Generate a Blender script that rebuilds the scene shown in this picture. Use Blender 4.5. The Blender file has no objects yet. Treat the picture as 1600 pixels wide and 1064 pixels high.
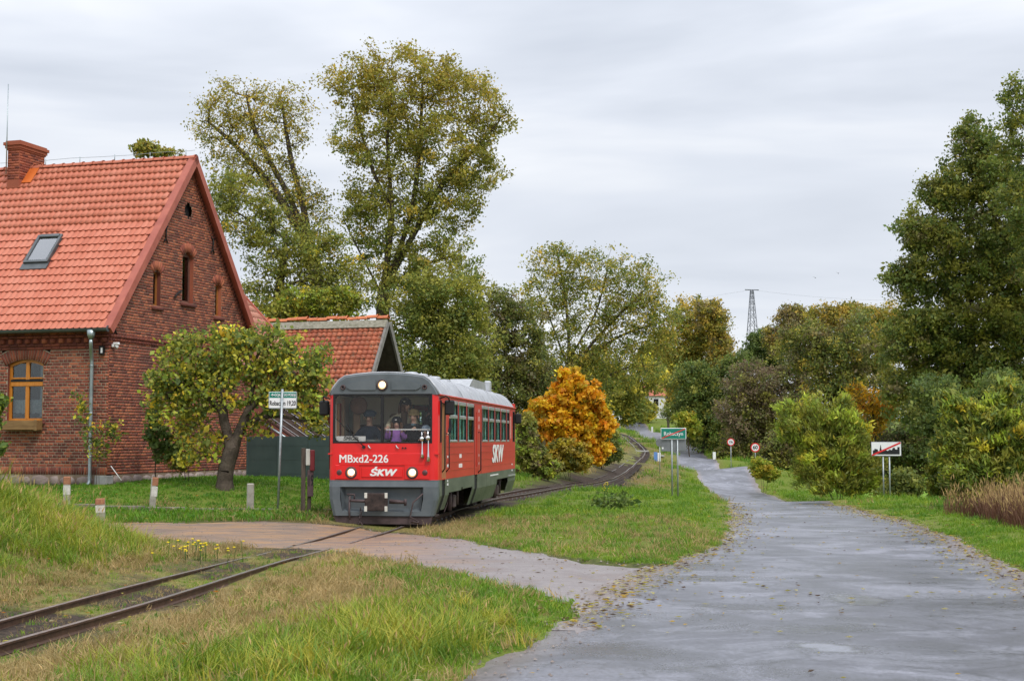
import bpy, math, random
import numpy as np
from mathutils import Vector, Matrix

rng = np.random.default_rng(7)
random.seed(7)
scene = bpy.context.scene
COL = scene.collection

# ------------------------------------------------------------------ camera, sky, sun, exposure
F = 2243.0; CX, CY = 800.0, 532.0; TH = math.atan((688 - 532) / F); CAMZ = 1.8
cam_d = bpy.data.cameras.new('camera'); cam = bpy.data.objects.new('camera', cam_d); COL.objects.link(cam)
cam_d.sensor_width = 36; cam_d.lens = 36 * F / 1600; cam_d.clip_start = .1; cam_d.clip_end = 6000
cam.location = (0, 0, CAMZ); cam.rotation_euler = (math.pi / 2 + TH, 0, 0)
scene.camera = cam

SUN_EL, SUN_AZ = math.radians(48), math.radians(150)
world = bpy.data.worlds.new('World'); scene.world = world; world.use_nodes = True
wn = world.node_tree.nodes; wl = world.node_tree.links; wn.clear()
w_out = wn.new('ShaderNodeOutputWorld'); w_bg = wn.new('ShaderNodeBackground')
w_sky = wn.new('ShaderNodeTexSky'); w_sky.sky_type = 'NISHITA'; w_sky.sun_disc = False
w_sky.sun_elevation = SUN_EL; w_sky.sun_rotation = SUN_AZ
w_tc = wn.new('ShaderNodeTexCoord'); w_map = wn.new('ShaderNodeMapping'); w_map.inputs['Scale'].default_value = (1.3, 1.3, 6.5)
w_map.inputs['Rotation'].default_value = (0, math.radians(-9), math.radians(15)); w_map.inputs['Location'].default_value = (.35, .1, .62)
w_n = wn.new('ShaderNodeTexNoise'); w_n.inputs['Scale'].default_value = 1.5; w_n.inputs['Detail'].default_value = 5; w_n.inputs['Roughness'].default_value = .5
w_n.inputs['Distortion'].default_value = .35
w_r = wn.new('ShaderNodeValToRGB')
e = w_r.color_ramp.elements
e[0].position = .36; e[0].color = (3.95, 4.25, 4.8, 1)
e[1].position = .64; e[1].color = (6.3, 6.42, 6.65, 1)
m_ = e.new(.5); m_.color = (4.95, 5.22, 5.75, 1)
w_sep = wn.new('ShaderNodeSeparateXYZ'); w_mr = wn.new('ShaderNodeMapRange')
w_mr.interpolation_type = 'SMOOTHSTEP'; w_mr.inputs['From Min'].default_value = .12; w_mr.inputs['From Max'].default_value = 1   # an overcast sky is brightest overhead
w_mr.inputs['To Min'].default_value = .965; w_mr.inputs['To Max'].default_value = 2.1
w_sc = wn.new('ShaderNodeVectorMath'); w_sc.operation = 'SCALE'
w_mix = wn.new('ShaderNodeMix'); w_mix.data_type = 'RGBA'; w_mix.inputs['Factor'].default_value = .96
wl.new(w_tc.outputs['Generated'], w_map.inputs['Vector']); wl.new(w_map.outputs[0], w_n.inputs['Vector'])
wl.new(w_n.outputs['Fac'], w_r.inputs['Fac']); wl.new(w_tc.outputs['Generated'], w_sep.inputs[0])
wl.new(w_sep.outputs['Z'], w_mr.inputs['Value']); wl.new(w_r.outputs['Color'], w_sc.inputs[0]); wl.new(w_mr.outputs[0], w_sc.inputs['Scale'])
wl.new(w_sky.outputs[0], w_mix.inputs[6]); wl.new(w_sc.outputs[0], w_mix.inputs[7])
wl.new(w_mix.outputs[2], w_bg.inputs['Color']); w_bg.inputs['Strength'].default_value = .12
wl.new(w_bg.outputs[0], w_out.inputs['Surface'])

sun_d = bpy.data.lights.new('sun', 'SUN'); sun = bpy.data.objects.new('sun', sun_d); COL.objects.link(sun)
sun_d.energy = 1.5; sun_d.angle = math.radians(14); sun_d.color = (1, .96, .9)
_sd = Vector((math.sin(SUN_AZ) * math.cos(SUN_EL), math.cos(SUN_AZ) * math.cos(SUN_EL), math.sin(SUN_EL)))
sun.rotation_euler = (-_sd).to_track_quat('-Z', 'Y').to_euler(); sun.location = (0, 0, 60)
vs = scene.view_settings
vs.view_transform = 'Standard'; vs.look = 'None'; vs.gamma = 1; vs.use_curve_mapping = False; vs.exposure = .42
scene.cycles.max_bounces = 8; scene.cycles.transparent_max_bounces = 12

# ------------------------------------------------------------------ helpers
def P(px, py, Y):
    """point of the place seen at photo pixel px,py when it stands Y metres ahead"""
    u = (px - CX) / F; v = (CY - py) / F
    c = math.cos(TH) - v * math.sin(TH)
    return np.array((Y * u / c, Y, CAMZ + Y * (math.sin(TH) + v * math.cos(TH)) / c))

def tag(o, label=None, cat=None, group=None, kind=None):
    if label: o['label'] = label
    if cat: o['category'] = cat
    if group: o['group'] = group
    if kind: o['kind'] = kind
    return o

def empty(name, loc=(0, 0, 0), rz=0, label=None, cat=None, group=None, kind=None):
    o = bpy.data.objects.new(name, None); COL.objects.link(o)
    o.location = tuple(float(c) for c in loc); o.rotation_euler = (0, 0, rz); o.empty_display_size = .2
    return tag(o, label, cat, group, kind)

def link(name, me, mat=None, parent=None, loc=None, rot=None):
    o = bpy.data.objects.new(name, me); COL.objects.link(o)
    if mat is not None:
        ms = mat if isinstance(mat, (list, tuple)) else [mat]
        if not me.materials:
            for m in ms: me.materials.append(m)
    if parent is not None: o.parent = parent
    if loc is not None: o.location = tuple(float(c) for c in loc)
    if rot is not None: o.rotation_euler = rot
    return o

def mesh_np(name, V, Fc, mat=None, parent=None, col=None, smooth=False, loc=None, attr='col'):
    """one mesh object from numpy arrays, faces all of one size; col is per vertex rgb"""
    V = np.asarray(V, dtype=np.float32); Fc = np.asarray(Fc, dtype=np.int32)
    me = bpy.data.meshes.new(name); k = Fc.shape[1]
    me.vertices.add(len(V)); me.vertices.foreach_set('co', V.ravel())
    me.loops.add(Fc.size); me.loops.foreach_set('vertex_index', Fc.ravel())
    me.polygons.add(len(Fc)); me.polygons.foreach_set('loop_start', np.arange(len(Fc), dtype=np.int32) * k)
    me.update(calc_edges=True)
    if smooth: me.polygons.foreach_set('use_smooth', np.ones(len(Fc), dtype=bool))
    if col is not None:
        a = me.color_attributes.new(attr, 'FLOAT_COLOR', 'POINT')
        c4 = np.ones((len(V), 4), dtype=np.float32); c4[:, :3] = col
        a.data.foreach_set('color', c4.ravel())
    return link(name, me, mat, parent, loc)

class MB:
    """collects shapes into one mesh"""
    def __init__(s): s.v = []; s.f = []; s.m = []; s.sm = []
    def add(s, vs_, fs, mi=0, sm=False):
        n = len(s.v); s.v.extend([tuple(float(c) for c in p) for p in vs_])
        for f in fs: s.f.append(tuple(i + n for i in f)); s.m.append(mi); s.sm.append(sm)
        return s
    def box(s, c, d, mi=0, rot=None, taper=1.0, bev=0):
        x, y, z = d[0] / 2, d[1] / 2, d[2] / 2
        if bev > 0:
            b = min(bev, x * .9, y * .9, z * .9)
            pts = []
            fs = []
            import itertools as it
            idx = {}
            for sx, sy, sz in it.product((-1, 1), repeat=3):
                for ax in range(3):
                    p = [sx * x, sy * y, sz * z]
                    for k in range(3):
                        if k != ax: p[k] -= (sx, sy, sz)[k] * b
                    idx[(sx, sy, sz, ax)] = len(pts); pts.append(p)
            for sx, sy, sz in it.product((-1, 1), repeat=3):
                t = [idx[(sx, sy, sz, a)] for a in range(3)]
                fs.append(t if sx * sy * sz > 0 else t[::-1])
            def q(ax, sg):
                a, b2 = [(1, 2), (2, 0), (0, 1)][ax]
                r = []
                for sa, sb in ((-1, -1), (1, -1), (1, 1), (-1, 1)):
                    sgn = [0, 0, 0]; sgn[ax] = sg; sgn[a] = sa; sgn[b2] = sb
                    r.append(idx[(*sgn, ax)])
                return r if sg > 0 else r[::-1]
            for ax in range(3):
                for sg in (-1, 1): fs.append(q(ax, sg))
            for ax in range(3):
                a, b2 = [(1, 2), (2, 0), (0, 1)][ax]
                for sa, sb in it.product((-1, 1), repeat=2):
                    def g(sv, which):
                        sgn = [0, 0, 0]; sgn[ax] = sv; sgn[a] = sa; sgn[b2] = sb
                        return idx[(*sgn, which)]
                    f = [g(-1, a), g(1, a), g(1, b2), g(-1, b2)]
                    fs.append(f if sa * sb < 0 else f[::-1])
            vs_ = pts
        else:
            vs_ = [(-x, -y, -z), (x, -y, -z), (x, y, -z), (-x, y, -z), (-x * taper, -y * taper, z), (x * taper, -y * taper, z), (x * taper, y * taper, z), (-x * taper, y * taper, z)]
            fs = [(3, 2, 1, 0), (4, 5, 6, 7), (0, 1, 5, 4), (1, 2, 6, 5), (2, 3, 7, 6), (3, 0, 4, 7)]
        if rot is not None:
            R = rot if isinstance(rot, Matrix) else Matrix.Rotation(rot, 3, 'Z')
            vs_ = [R @ Vector(p) for p in vs_]
        return s.add([(p[0] + c[0], p[1] + c[1], p[2] + c[2]) for p in vs_], fs, mi)
    def bx(s, x0, x1, y0, y1, z0, z1, mi=0, bev=0):
        return s.box(((x0 + x1) / 2, (y0 + y1) / 2, (z0 + z1) / 2), (abs(x1 - x0), abs(y1 - y0), abs(z1 - z0)), mi, bev=bev)
    def tube(s, pts, r, n=8, mi=0, caps=True, sm=True):
        pts = [Vector(tuple(float(c) for c in p)) for p in pts]
        rs = r if isinstance(r, (list, tuple)) else [r] * len(pts)
        vv = []; a = None
        for i, p in enumerate(pts):
            t = (pts[min(i + 1, len(pts) - 1)] - pts[max(i - 1, 0)])
            if t.length < 1e-9: t = Vector((0, 0, 1))
            t.normalize()
            if a is None:
                a = t.cross(Vector((0, 0, 1)) if abs(t.z) < .9 else Vector((1, 0, 0))).normalized()
            a = (a - t * a.dot(t)).normalized(); b = t.cross(a)
            for k in range(n):
                an = 2 * math.pi * k / n
                vv.append(p + (a * math.cos(an) + b * math.sin(an)) * rs[i])
        fs = []
        for i in range(len(pts) - 1):
            for k in range(n):
                k2 = (k + 1) % n
                fs.append((i * n + k, i * n + k2, (i + 1) * n + k2, (i + 1) * n + k))
        s.add(vv, fs, mi, sm)
        if caps:
            m = len(s.v) - len(vv)
            s.f.append(tuple(m + k for k in range(n))[::-1]); s.m.append(mi); s.sm.append(False)
            e0 = m + (len(pts) - 1) * n
            s.f.append(tuple(e0 + k for k in range(n))); s.m.append(mi); s.sm.append(False)
        return s
    def prism(s, poly, z0, z1, axis='z', mi=0):
        """polygon extruded; axis z: poly (x,y); axis y: poly (x,z), z0/z1 are y; axis x: poly (y,z)"""
        def mk(p, h):
            return (p[0], p[1], h) if axis == 'z' else ((p[0], h, p[1]) if axis == 'y' else (h, p[0], p[1]))
        n = len(poly); vv = [mk(p, z0) for p in poly] + [mk(p, z1) for p in poly]
        fs = [tuple(range(n))[::-1], tuple(range(n, 2 * n))] + [(i, (i + 1) % n, n + (i + 1) % n, n + i) for i in range(n)]
        return s.add(vv, fs, mi)
    def disc(s, c, r, t, axis='y', n=20, mi=0):
        pts = [(math.cos(2 * math.pi * k / n) * r, math.sin(2 * math.pi * k / n) * r) for k in range(n)]
        if axis == 'y': return s.prism([(c[0] + a, c[2] + b) for a, b in pts], c[1], c[1] + t, 'y', mi)
        if axis == 'x': return s.prism([(c[1] + a, c[2] + b) for a, b in pts], c[0], c[0] + t, 'x', mi)
        return s.prism([(c[0] + a, c[1] + b) for a, b in pts], c[2], c[2] + t, 'z', mi)
    def lathe(s, prof, c=(0, 0, 0), n=16, mi=0, axis='z', sm=True):
        vv = []
        for r, h in prof:
            for k in range(n):
                an = 2 * math.pi * k / n
                a, b = r * math.cos(an), r * math.sin(an)
                vv.append((c[0] + a, c[1] + b, c[2] + h) if axis == 'z' else ((c[0] + a, c[1] + h, c[2] + b) if axis == 'y' else (c[0] + h, c[1] + a, c[2] + b)))
        fs = [(i * n + k, i * n + (k + 1) % n, (i + 1) * n + (k + 1) % n, (i + 1) * n + k) for i in range(len(prof) - 1) for k in range(n)]
        return s.add(vv, fs, mi, sm)
    def build(s, name, mat=None, parent=None, loc=None, rot=None, fix=True):
        me = bpy.data.meshes.new(name); me.from_pydata(s.v, [], s.f)
        ms = mat if isinstance(mat, (list, tuple)) else [mat]
        for m in ms:
            if m is not None: me.materials.append(m)
        me.polygons.foreach_set('material_index', s.m); me.polygons.foreach_set('use_smooth', s.sm)
        if fix:
            import bmesh
            bm = bmesh.new(); bm.from_mesh(me); bmesh.ops.recalc_face_normals(bm, faces=bm.faces); bm.to_mesh(me); bm.free()
        me.update()
        return link(name, me, None, parent, loc, rot)

def copy_tree(o, parent=None):
    c = o.copy(); COL.objects.link(c); c.parent = parent
    for ch in list(o.children): copy_tree(ch, c)
    return c

def text(name, s, size, mat, parent, loc, rot=(math.pi / 2, 0, 0), bold=0.0, xs=1.0, shear=0, align='CENTER', ext=.002):
    cu = bpy.data.curves.new(name, 'FONT'); cu.body = s; cu.size = size; cu.align_x = align; cu.align_y = 'CENTER'
    cu.offset = 0; cu.extrude = ext; cu.shear = shear; cu.resolution_u = 3
    tmp = bpy.data.objects.new(name, cu); cu.materials.append(mat)
    me = bpy.data.meshes.new_from_object(tmp); me.name = name; bpy.data.objects.remove(tmp)
    if not me.materials: me.materials.append(mat)
    if bold > 0:
        n = len(me.vertices); co = np.empty(n * 3); me.vertices.foreach_get('co', co); co = co.reshape(-1, 3); V = []; Fs = []
        polys = [tuple(p.vertices) for p in me.polygons]
        for k, (dx, dy) in enumerate(((0, 0), (-1, -.6), (1, -.6), (-1, .6), (1, .6))):
            V += [(p[0] + dx * bold, p[1] + dy * bold, p[2] + k * .0004) for p in co]; Fs += [tuple(i + n * k for i in f) for f in polys]
        me = bpy.data.meshes.new(name); me.from_pydata(V, [], Fs); me.materials.append(mat)
    o = bpy.data.objects.new(name, me); COL.objects.link(o)
    o.parent = parent; o.location = loc; o.rotation_euler = rot; o.scale = (xs, 1, 1)
    return o

# ------------------------------------------------------------------ materials
def N(nt, t, **kw):
    n = nt.nodes.new(t)
    for k, v in kw.items():
        if k in n.inputs: n.inputs[k].default_value = v
        else: setattr(n, k, v)
    return n

def ramp(nt, stops, interp='LINEAR'):
    r = nt.nodes.new('ShaderNodeValToRGB'); r.color_ramp.interpolation = interp
    el = r.color_ramp.elements
    while len(el) > 1: el.remove(el[-1])
    el[0].position = stops[0][0]; el[0].color = (*stops[0][1], 1)
    for p, c in stops[1:]:
        q = el.new(p); q.color = (*c, 1)
    return r

def base_mat(name, rough=.6, spec=.5, metal=0):
    m = bpy.data.materials.new(name); m.use_nodes = True; nt = m.node_tree
    b = nt.nodes['Principled BSDF']; b.inputs['Roughness'].default_value = rough
    b.inputs['Specular IOR Level'].default_value = spec; b.inputs['Metallic'].default_value = metal
    return m, nt, b

def mix_rgb(nt, fac, a, b, mode='MIX'):
    n = nt.nodes.new('ShaderNodeMix'); n.data_type = 'RGBA'; n.blend_type = mode
    for sock, val in ((n.inputs['Factor'], fac), (n.inputs[6], a), (n.inputs[7], b)):
        if hasattr(val, 'links') or hasattr(val, 'is_output'): nt.links.new(val, sock)
        elif isinstance(val, (int, float)): sock.default_value = val
        else: sock.default_value = (*val, 1)
    return n.outputs[2]

def math_n(nt, op, a, b=0.0, clamp=False):
    n = nt.nodes.new('ShaderNodeMath'); n.operation = op; n.use_clamp = clamp
    for s_, v in ((n.inputs[0], a), (n.inputs[1], b)):
        if hasattr(v, 'is_output'): nt.links.new(v, s_)
        else: s_.default_value = v
    return n.outputs[0]

def noise(nt, scale, detail=4, rough=.55, dist=0, coord='obj', vscale=None):
    if coord == 'pos':
        g = nt.nodes.new('ShaderNodeNewGeometry').outputs['Position']
    else:
        g = nt.nodes.new('ShaderNodeTexCoord').outputs['Object']
    if vscale:
        mp = nt.nodes.new('ShaderNodeMapping'); mp.inputs['Scale'].default_value = vscale; nt.links.new(g, mp.inputs[0]); g = mp.outputs[0]
    n = N(nt, 'ShaderNodeTexNoise', Scale=scale, Detail=detail, Roughness=rough, Distortion=dist)
    nt.links.new(g, n.inputs['Vector'])
    return n.outputs['Fac']

def bump(nt, b, h, strength=.3, dist=.02):
    n = N(nt, 'ShaderNodeBump', Strength=strength, Distance=dist)
    nt.links.new(h, n.inputs['Height']); nt.links.new(n.outputs[0], b.inputs['Normal'])

def mottled(name, c1, c2, scale=6, rough=.6, spec=.4, metal=0, bmp=.15, rough2=None, detail=5, bd=.01, coat=0, vscale=None):
    m, nt, b = base_mat(name, rough, spec, metal)
    n = noise(nt, scale, detail, .6, vscale=vscale)
    r = ramp(nt, [(.3, c1), (.7, c2)]); nt.links.new(n, r.inputs[0]); nt.links.new(r.outputs[0], b.inputs['Base Color'])
    if bmp: bump(nt, b, noise(nt, scale * 6, 4, vscale=vscale), bmp, bd)
    if rough2 is not None:
        mr = N(nt, 'ShaderNodeMapRange'); mr.inputs['To Min'].default_value = rough; mr.inputs['To Max'].default_value = rough2
        nt.links.new(n, mr.inputs[0]); nt.links.new(mr.outputs[0], b.inputs['Roughness'])
    if coat: b.inputs['Coat Weight'].default_value = coat; b.inputs['Coat Roughness'].default_value = .12
    return m

def emit(name, c, s):
    m = bpy.data.materials.new(name); m.use_nodes = True; nt = m.node_tree; nt.nodes.clear()
    e_ = N(nt, 'ShaderNodeEmission', Strength=s); e_.inputs[0].default_value = (*c, 1)
    o = nt.nodes.new('ShaderNodeOutputMaterial'); nt.links.new(e_.outputs[0], o.inputs[0]); return m

def glass(name, tint=(.9, .93, .92), rough=.02, refl=1.0, ior=1.45):
    m = bpy.data.materials.new(name); m.use_nodes = True; nt = m.node_tree; nt.nodes.clear()
    t = N(nt, 'ShaderNodeBsdfTransparent'); t.inputs[0].default_value = (*tint, 1)
    g = N(nt, 'ShaderNodeBsdfGlossy', Roughness=rough); fr = N(nt, 'ShaderNodeFresnel', IOR=ior)
    mx = nt.nodes.new('ShaderNodeMixShader'); o = nt.nodes.new('ShaderNodeOutputMaterial')
    f = math_n(nt, 'MULTIPLY', fr.outputs[0], refl, True)
    nt.links.new(f, mx.inputs[0]); nt.links.new(t.outputs[0], mx.inputs[1]); nt.links.new(g.outputs[0], mx.inputs[2])
    nt.links.new(mx.outputs[0], o.inputs[0]); return m

def leaf_mat(name, trans=.35, rough=.55):
    m, nt, b = base_mat(name, rough, .35)
    a = nt.nodes.new('ShaderNodeVertexColor'); a.layer_name = 'col'
    nt.links.new(a.outputs[0], b.inputs['Base Color'])
    t = nt.nodes.new('ShaderNodeBsdfTranslucent'); nt.links.new(a.outputs[0], t.inputs[0])
    mx = nt.nodes.new('ShaderNodeMixShader'); mx.inputs[0].default_value = trans
    o = nt.nodes['Material Output']
    nt.links.new(b.outputs[0], mx.inputs[1]); nt.links.new(t.outputs[0], mx.inputs[2]); nt.links.new(mx.outputs[0], o.inputs[0])
    return m

def grass_mat(name, stops, pscale=.6):
    m, nt, b = base_mat(name, .55, .3)
    oi = nt.nodes.new('ShaderNodeObjectInfo')
    n = noise(nt, pscale, 3, .6, coord='pos')
    f = math_n(nt, 'ADD', math_n(nt, 'MULTIPLY', oi.outputs['Random'], .45), math_n(nt, 'MULTIPLY', n, .75))
    f = math_n(nt, 'SUBTRACT', f, .1)
    r = ramp(nt, stops); nt.links.new(f, r.inputs[0]); nt.links.new(r.outputs[0], b.inputs['Base Color'])
    t = nt.nodes.new('ShaderNodeBsdfTranslucent'); nt.links.new(r.outputs[0], t.inputs[0])
    mx = nt.nodes.new('ShaderNodeMixShader'); mx.inputs[0].default_value = .35
    o = nt.nodes['Material Output']
    nt.links.new(b.outputs[0], mx.inputs[1]); nt.links.new(t.outputs[0], mx.inputs[2]); nt.links.new(mx.outputs[0], o.inputs[0])
    return m

def brick_mat(name, stops, use_attr, rough=.85):
    m, nt, b = base_mat(name, rough, .25)
    if use_attr:
        a = nt.nodes.new('ShaderNodeVertexColor'); a.layer_name = 'col'
        s_ = nt.nodes.new('ShaderNodeSeparateColor'); nt.links.new(a.outputs[0], s_.inputs[0]); rnd = s_.outputs[0]
    else:
        rnd = nt.nodes.new('ShaderNodeObjectInfo').outputs['Random']
    big = noise(nt, .55, 3, .6, coord='pos')
    f = math_n(nt, 'ADD', math_n(nt, 'MULTIPLY', rnd, .62), math_n(nt, 'MULTIPLY', big, .7)); f = math_n(nt, 'SUBTRACT', f, .16)
    r = ramp(nt, stops); nt.links.new(f, r.inputs[0])
    fine = noise(nt, 26, 4, .65, coord='pos')
    c = mix_rgb(nt, math_n(nt, 'MULTIPLY', fine, .5), r.outputs[0], (.07, .035, .03))
    nt.links.new(c, b.inputs['Base Color']); bump(nt, b, fine, .5, .006)
    return m

# ------------------------------------------------------------------ geometry of the ground
def catmull(pts, step=1.0):
    pts = np.array(pts, float); out = []
    for i in range(len(pts) - 1):
        p0 = pts[max(i - 1, 0)]; p1 = pts[i]; p2 = pts[i + 1]; p3 = pts[min(i + 2, len(pts) - 1)]
        n = max(2, int(np.linalg.norm(p2 - p1) / step))
        for t in np.linspace(0, 1, n, endpoint=False):
            d = np.linalg.norm(p2 - p1)
            d0 = max(np.linalg.norm(p1 - p0), 1e-6); d2 = max(np.linalg.norm(p3 - p2), 1e-6)
            m1 = ((p2 - p0) / (d + d0)) * d if i > 0 else p2 - p1
            m2 = ((p3 - p1) / (d + d2)) * d if i < len(pts) - 2 else p2 - p1
            out.append((2 * t**3 - 3 * t**2 + 1) * p1 + (t**3 - 2 * t**2 + t) * m1 + (-2 * t**3 + 3 * t**2) * p2 + (t**3 - t**2) * m2)
    out.append(pts[-1]); return np.array(out)

TRACK = catmull([(-6.9, -3, 0), (-4.98, 12.5, 0), (-2.71, 30.55, 0), (-1.1, 43.3, 0), (.25, 50, 0), (2.07, 58, 0), (3.9, 67, -.05), (5.6, 80, -.1),
                 (8.1, 100, .15), (12.5, 140, .8), (14.2, 175, 2.03), (15.3, 200, 2.6), (14.5, 230, 3.3), (10, 265, 3.9)], .6)
# road edges: Y, left X, right X, height
ROAD = np.array([(-12, -4.6, 1.3, 0), (-4, -3.4, 2.6, 0), (4, -2.0, 4.2, 0), (10.7, -.53, 5.4, 0), (12.7, .05, 5.75, 0), (15.4, .72, 6.25, 0), (20, 1.9, 7.1, 0), (25, 3.45, 7.95, -.02), (30.6, 4.55, 8.85, -.07), (37, 5.6, 9.6, -.14),
                 (44, 6.5, 10.4, -.22), (52, 7.75, 11.75, -.55), (62, 9.3, 13.3, -1.05), (75, 10.9, 14.9, -1.52), (92, 12.8, 16.9, -1.81), (105, 13.8, 18.0, -1.6), (118, 14.7, 18.7, -1.45), (135, 15.6, 19.5, -1.15),
                 (150, 16.9, 20.6, -.34), (165, 17.6, 22.0, .45), (200, 18.4, 22.4, 1.6), (250, 20.3, 24.3, 3.2), (300, 21.8, 25.8, 4.4), (350, 20, 24, 5.2), (400, 12, 16, 5.8)])
DRIVE_POLY = np.array([(-26, 31.5), (-14, 31.2), (-7.9, 30.6), (-3.2, 30.1), (-1.35, 27.5), (0, 23.6), (.97, 21.9), (1.9, 21.1), (2.6, 21.3), (3.3, 22.6), (3.6, 22),
                       (3.6, 15), (1.0, 14.2), (.62, 15.7), (.23, 17), (-.5, 18.6), (-1.5, 21), (-2.7, 23.6), (-4.4, 24.9), (-6.5, 25.9), (-10, 27), (-14, 27.4), (-26, 27.8)])
_rl = np.interp
def road_lr(Y): return np.interp(Y, ROAD[:, 0], ROAD[:, 1]), np.interp(Y, ROAD[:, 0], ROAD[:, 2])

def vnoise(x, y, s=1.0, seed=0):
    a = seed * 1.7
    return (np.sin(x * s * 1.0 + 1.3 * np.sin(y * s * .7 + a) + a) + np.sin(y * s * 1.13 + 1.7 * np.sin(x * s * .61 - a) + 2.1 * a)
            + .5 * np.sin((x + y) * s * 2.1 + a * 3 + 1.1 * np.sin((x - y) * s * 1.7)) + .35 * np.sin((x * 1.9 - y * 2.3) * s * 1.9 + 2.7 * a)) / 2.85

def poly_sd(x, y, poly):
    """signed distance, negative inside"""
    x = np.asarray(x, float); y = np.asarray(y, float)
    d = np.full(x.shape, 1e9); ins = np.zeros(x.shape, bool); n = len(poly)
    for i in range(n):
        ax, ay = poly[i]; bx_, by = poly[(i + 1) % n]
        ex, ey = bx_ - ax, by - ay; wx, wy = x - ax, y - ay
        t = np.clip((wx * ex + wy * ey) / (ex * ex + ey * ey), 0, 1)
        d = np.minimum(d, (wx - ex * t)**2 + (wy - ey * t)**2)
        c = ((ay > y) != (by > y)) & (x < (bx_ - ax) * (y - ay) / ((by - ay) if by != ay else 1e-9) + ax)
        ins ^= c
    return np.where(ins, -1, 1) * np.sqrt(d)

def road_sd(x, y):
    l, r = road_lr(y); return np.maximum(l - x, x - r)
def track_d(x, y):
    X = np.interp(y, TRACK[:, 1], TRACK[:, 0]); return np.abs(x - X) * .98

_ctrl = []
for i_ in range(0, len(TRACK), 7):
    X_, Y_, z_ = TRACK[i_]
    if Y_ < 36 or 46 < Y_:
        dz = -.125 if Y_ < 21.5 else (-.035 if Y_ < 30.6 else -.12)
        _ctrl.append((X_, Y_, z_ + dz))
_ctrl += [(-2.0, 36, -.12), (-1.2, 42, -.12), (0, 46, -.12)]
for r_ in ROAD:
    c_ = (r_[1] + r_[2]) / 2
    _ctrl += [(r_[1], r_[0], r_[3]), (r_[2], r_[0], r_[3])]
_ctrl += [tuple(P(a, b, c)) for a, b, c in ((434, 801, 32.5), (240, 790, 33.5), (104, 787, 33.5), (168, 757, 38), (0, 757, 38.9), (350, 759, 37), (390, 748, 45), (515, 753, 42),
                                            (480, 803, 31.8), (1055, 779, 50), (1385, 779, 56), (1032, 729, 105), (1180, 727, 112), (1140, 724, 136))]
_ctrl += [(-8, 30, .03), (-14, 30, .1), (-3.2, 25, -.01), (-6, 27, 0), (-14, 34, .35), (-22, 34, .5), (-22, 40, .7), (-14, 50, .7), (-5, 50, .6), (-2.6, 38, .05), (-3, 46, .25),
          (-7.85, 22, .78), (-11, 22, 1.1), (-7.2, 23, .42), (-6.95, 24, .24), (-6.4, 24, .1), (-5.7, 16, 0), (-6.3, 19, .36), (-5.3, 20, .08), (-12, 16, .7), (-15, 24, .9), (-12, 27.5, .15), (-8, 27.3, .04), (-7.5, 17.5, .45), (-9, 14, .3), (-20, 18, 1.1),
          (-4.8, 22.5, 0), (-2, 14, .0), (-2.5, 18, -.03), (-3.2, 10, .02), (-1, 12, .02), (-.6, 15.5, .03), (-1.8, 20, 0), (-5, 5, 0), (-8, 8, .1),
          (0, 28, .0), (2, 32, .02), (3, 26, 0), (0, 36, -.05), (3, 45, -.05), (2.5, 52, -.02), (5.5, 60, -.35), (8, 75, -.7), (6.5, 85, -.2), (9.5, 92, -.7), (11, 118, -.3), (14.5, 140, .5), (17, 165, 1.0),
          (9.3, 26, .1), (10, 31, .06), (12, 35, .0), (9, 18, .15), (13, 22, .3), (8, 8, .1), (14, 8, .3), (13, 46, -.25), (17, 52, -.5), (19, 60, -1.1), (25, 66, -1.8), (24, 80, -2.2), (32, 90, -2.3), (20, 92, -1.7), (22, 105, -1.9), (23, 120, -1.5), (24, 136, -.9), (40, 130, -2.3), (60, 110, -2.2), (50, 160, -1.5), (22, 165, .6), (30, 200, 2.2),
          (30, 42, -.8), (45, 60, -1.9), (70, 60, -1.5), (30, 20, .3), (80, 20, 0),
          (0, 60, .45), (2.3, 68, .5), (-5, 62, .8), (3, 85, .8), (5, 110, 1.2), (8, 140, 1.7), (-10, 80, 1.2), (-20, 70, 1), (-40, 60, 1), (-60, 100, 2), (-20, 130, 2.2), (0, 180, 3), (-40, 220, 4.5),
          (26, 285, 6.3), (40, 260, 5), (60, 220, 3), (120, 200, 2), (100, 320, 7), (0, 320, 6), (-120, 200, 4), (-150, 40, 1), (150, 60, 0), (0, -60, 0), (-100, -60, 0), (100, -60, 0),
          (0, 900, 11), (500, 900, 11), (-500, 900, 11), (0, 3000, 14), (2500, 3000, 14), (-2500, 3000, 14), (2500, 0, 6), (-2500, 0, 6), (0, -2500, 0), (900, 300, 6), (-900, 300, 6)]
_C = np.array(_ctrl); _keep = []
for i_ in range(len(_C)):
    if all((_C[i_, 0] - _C[j, 0])**2 + (_C[i_, 1] - _C[j, 1])**2 > .3 for j in _keep): _keep.append(i_)
_C = _C[_keep]
def _phi(r2): return np.sqrt(r2 + 1.5**2)
_A = _phi((_C[:, None, 0] - _C[None, :, 0])**2 + (_C[:, None, 1] - _C[None, :, 1])**2)
_zm = 0.0
_W = np.linalg.solve(_A + np.eye(len(_C)) * -.02, _C[:, 2] - _zm)
def H0(x, y):
    x = np.atleast_1d(np.asarray(x, float)).ravel(); y = np.atleast_1d(np.asarray(y, float)).ravel(); out = np.empty(len(x))
    for i in range(0, len(x), 20000):
        s_ = slice(i, i + 20000)
        out[s_] = _phi((x[s_, None] - _C[None, :, 0])**2 + (y[s_, None] - _C[None, :, 1])**2) @ _W + _zm
    return out
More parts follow.
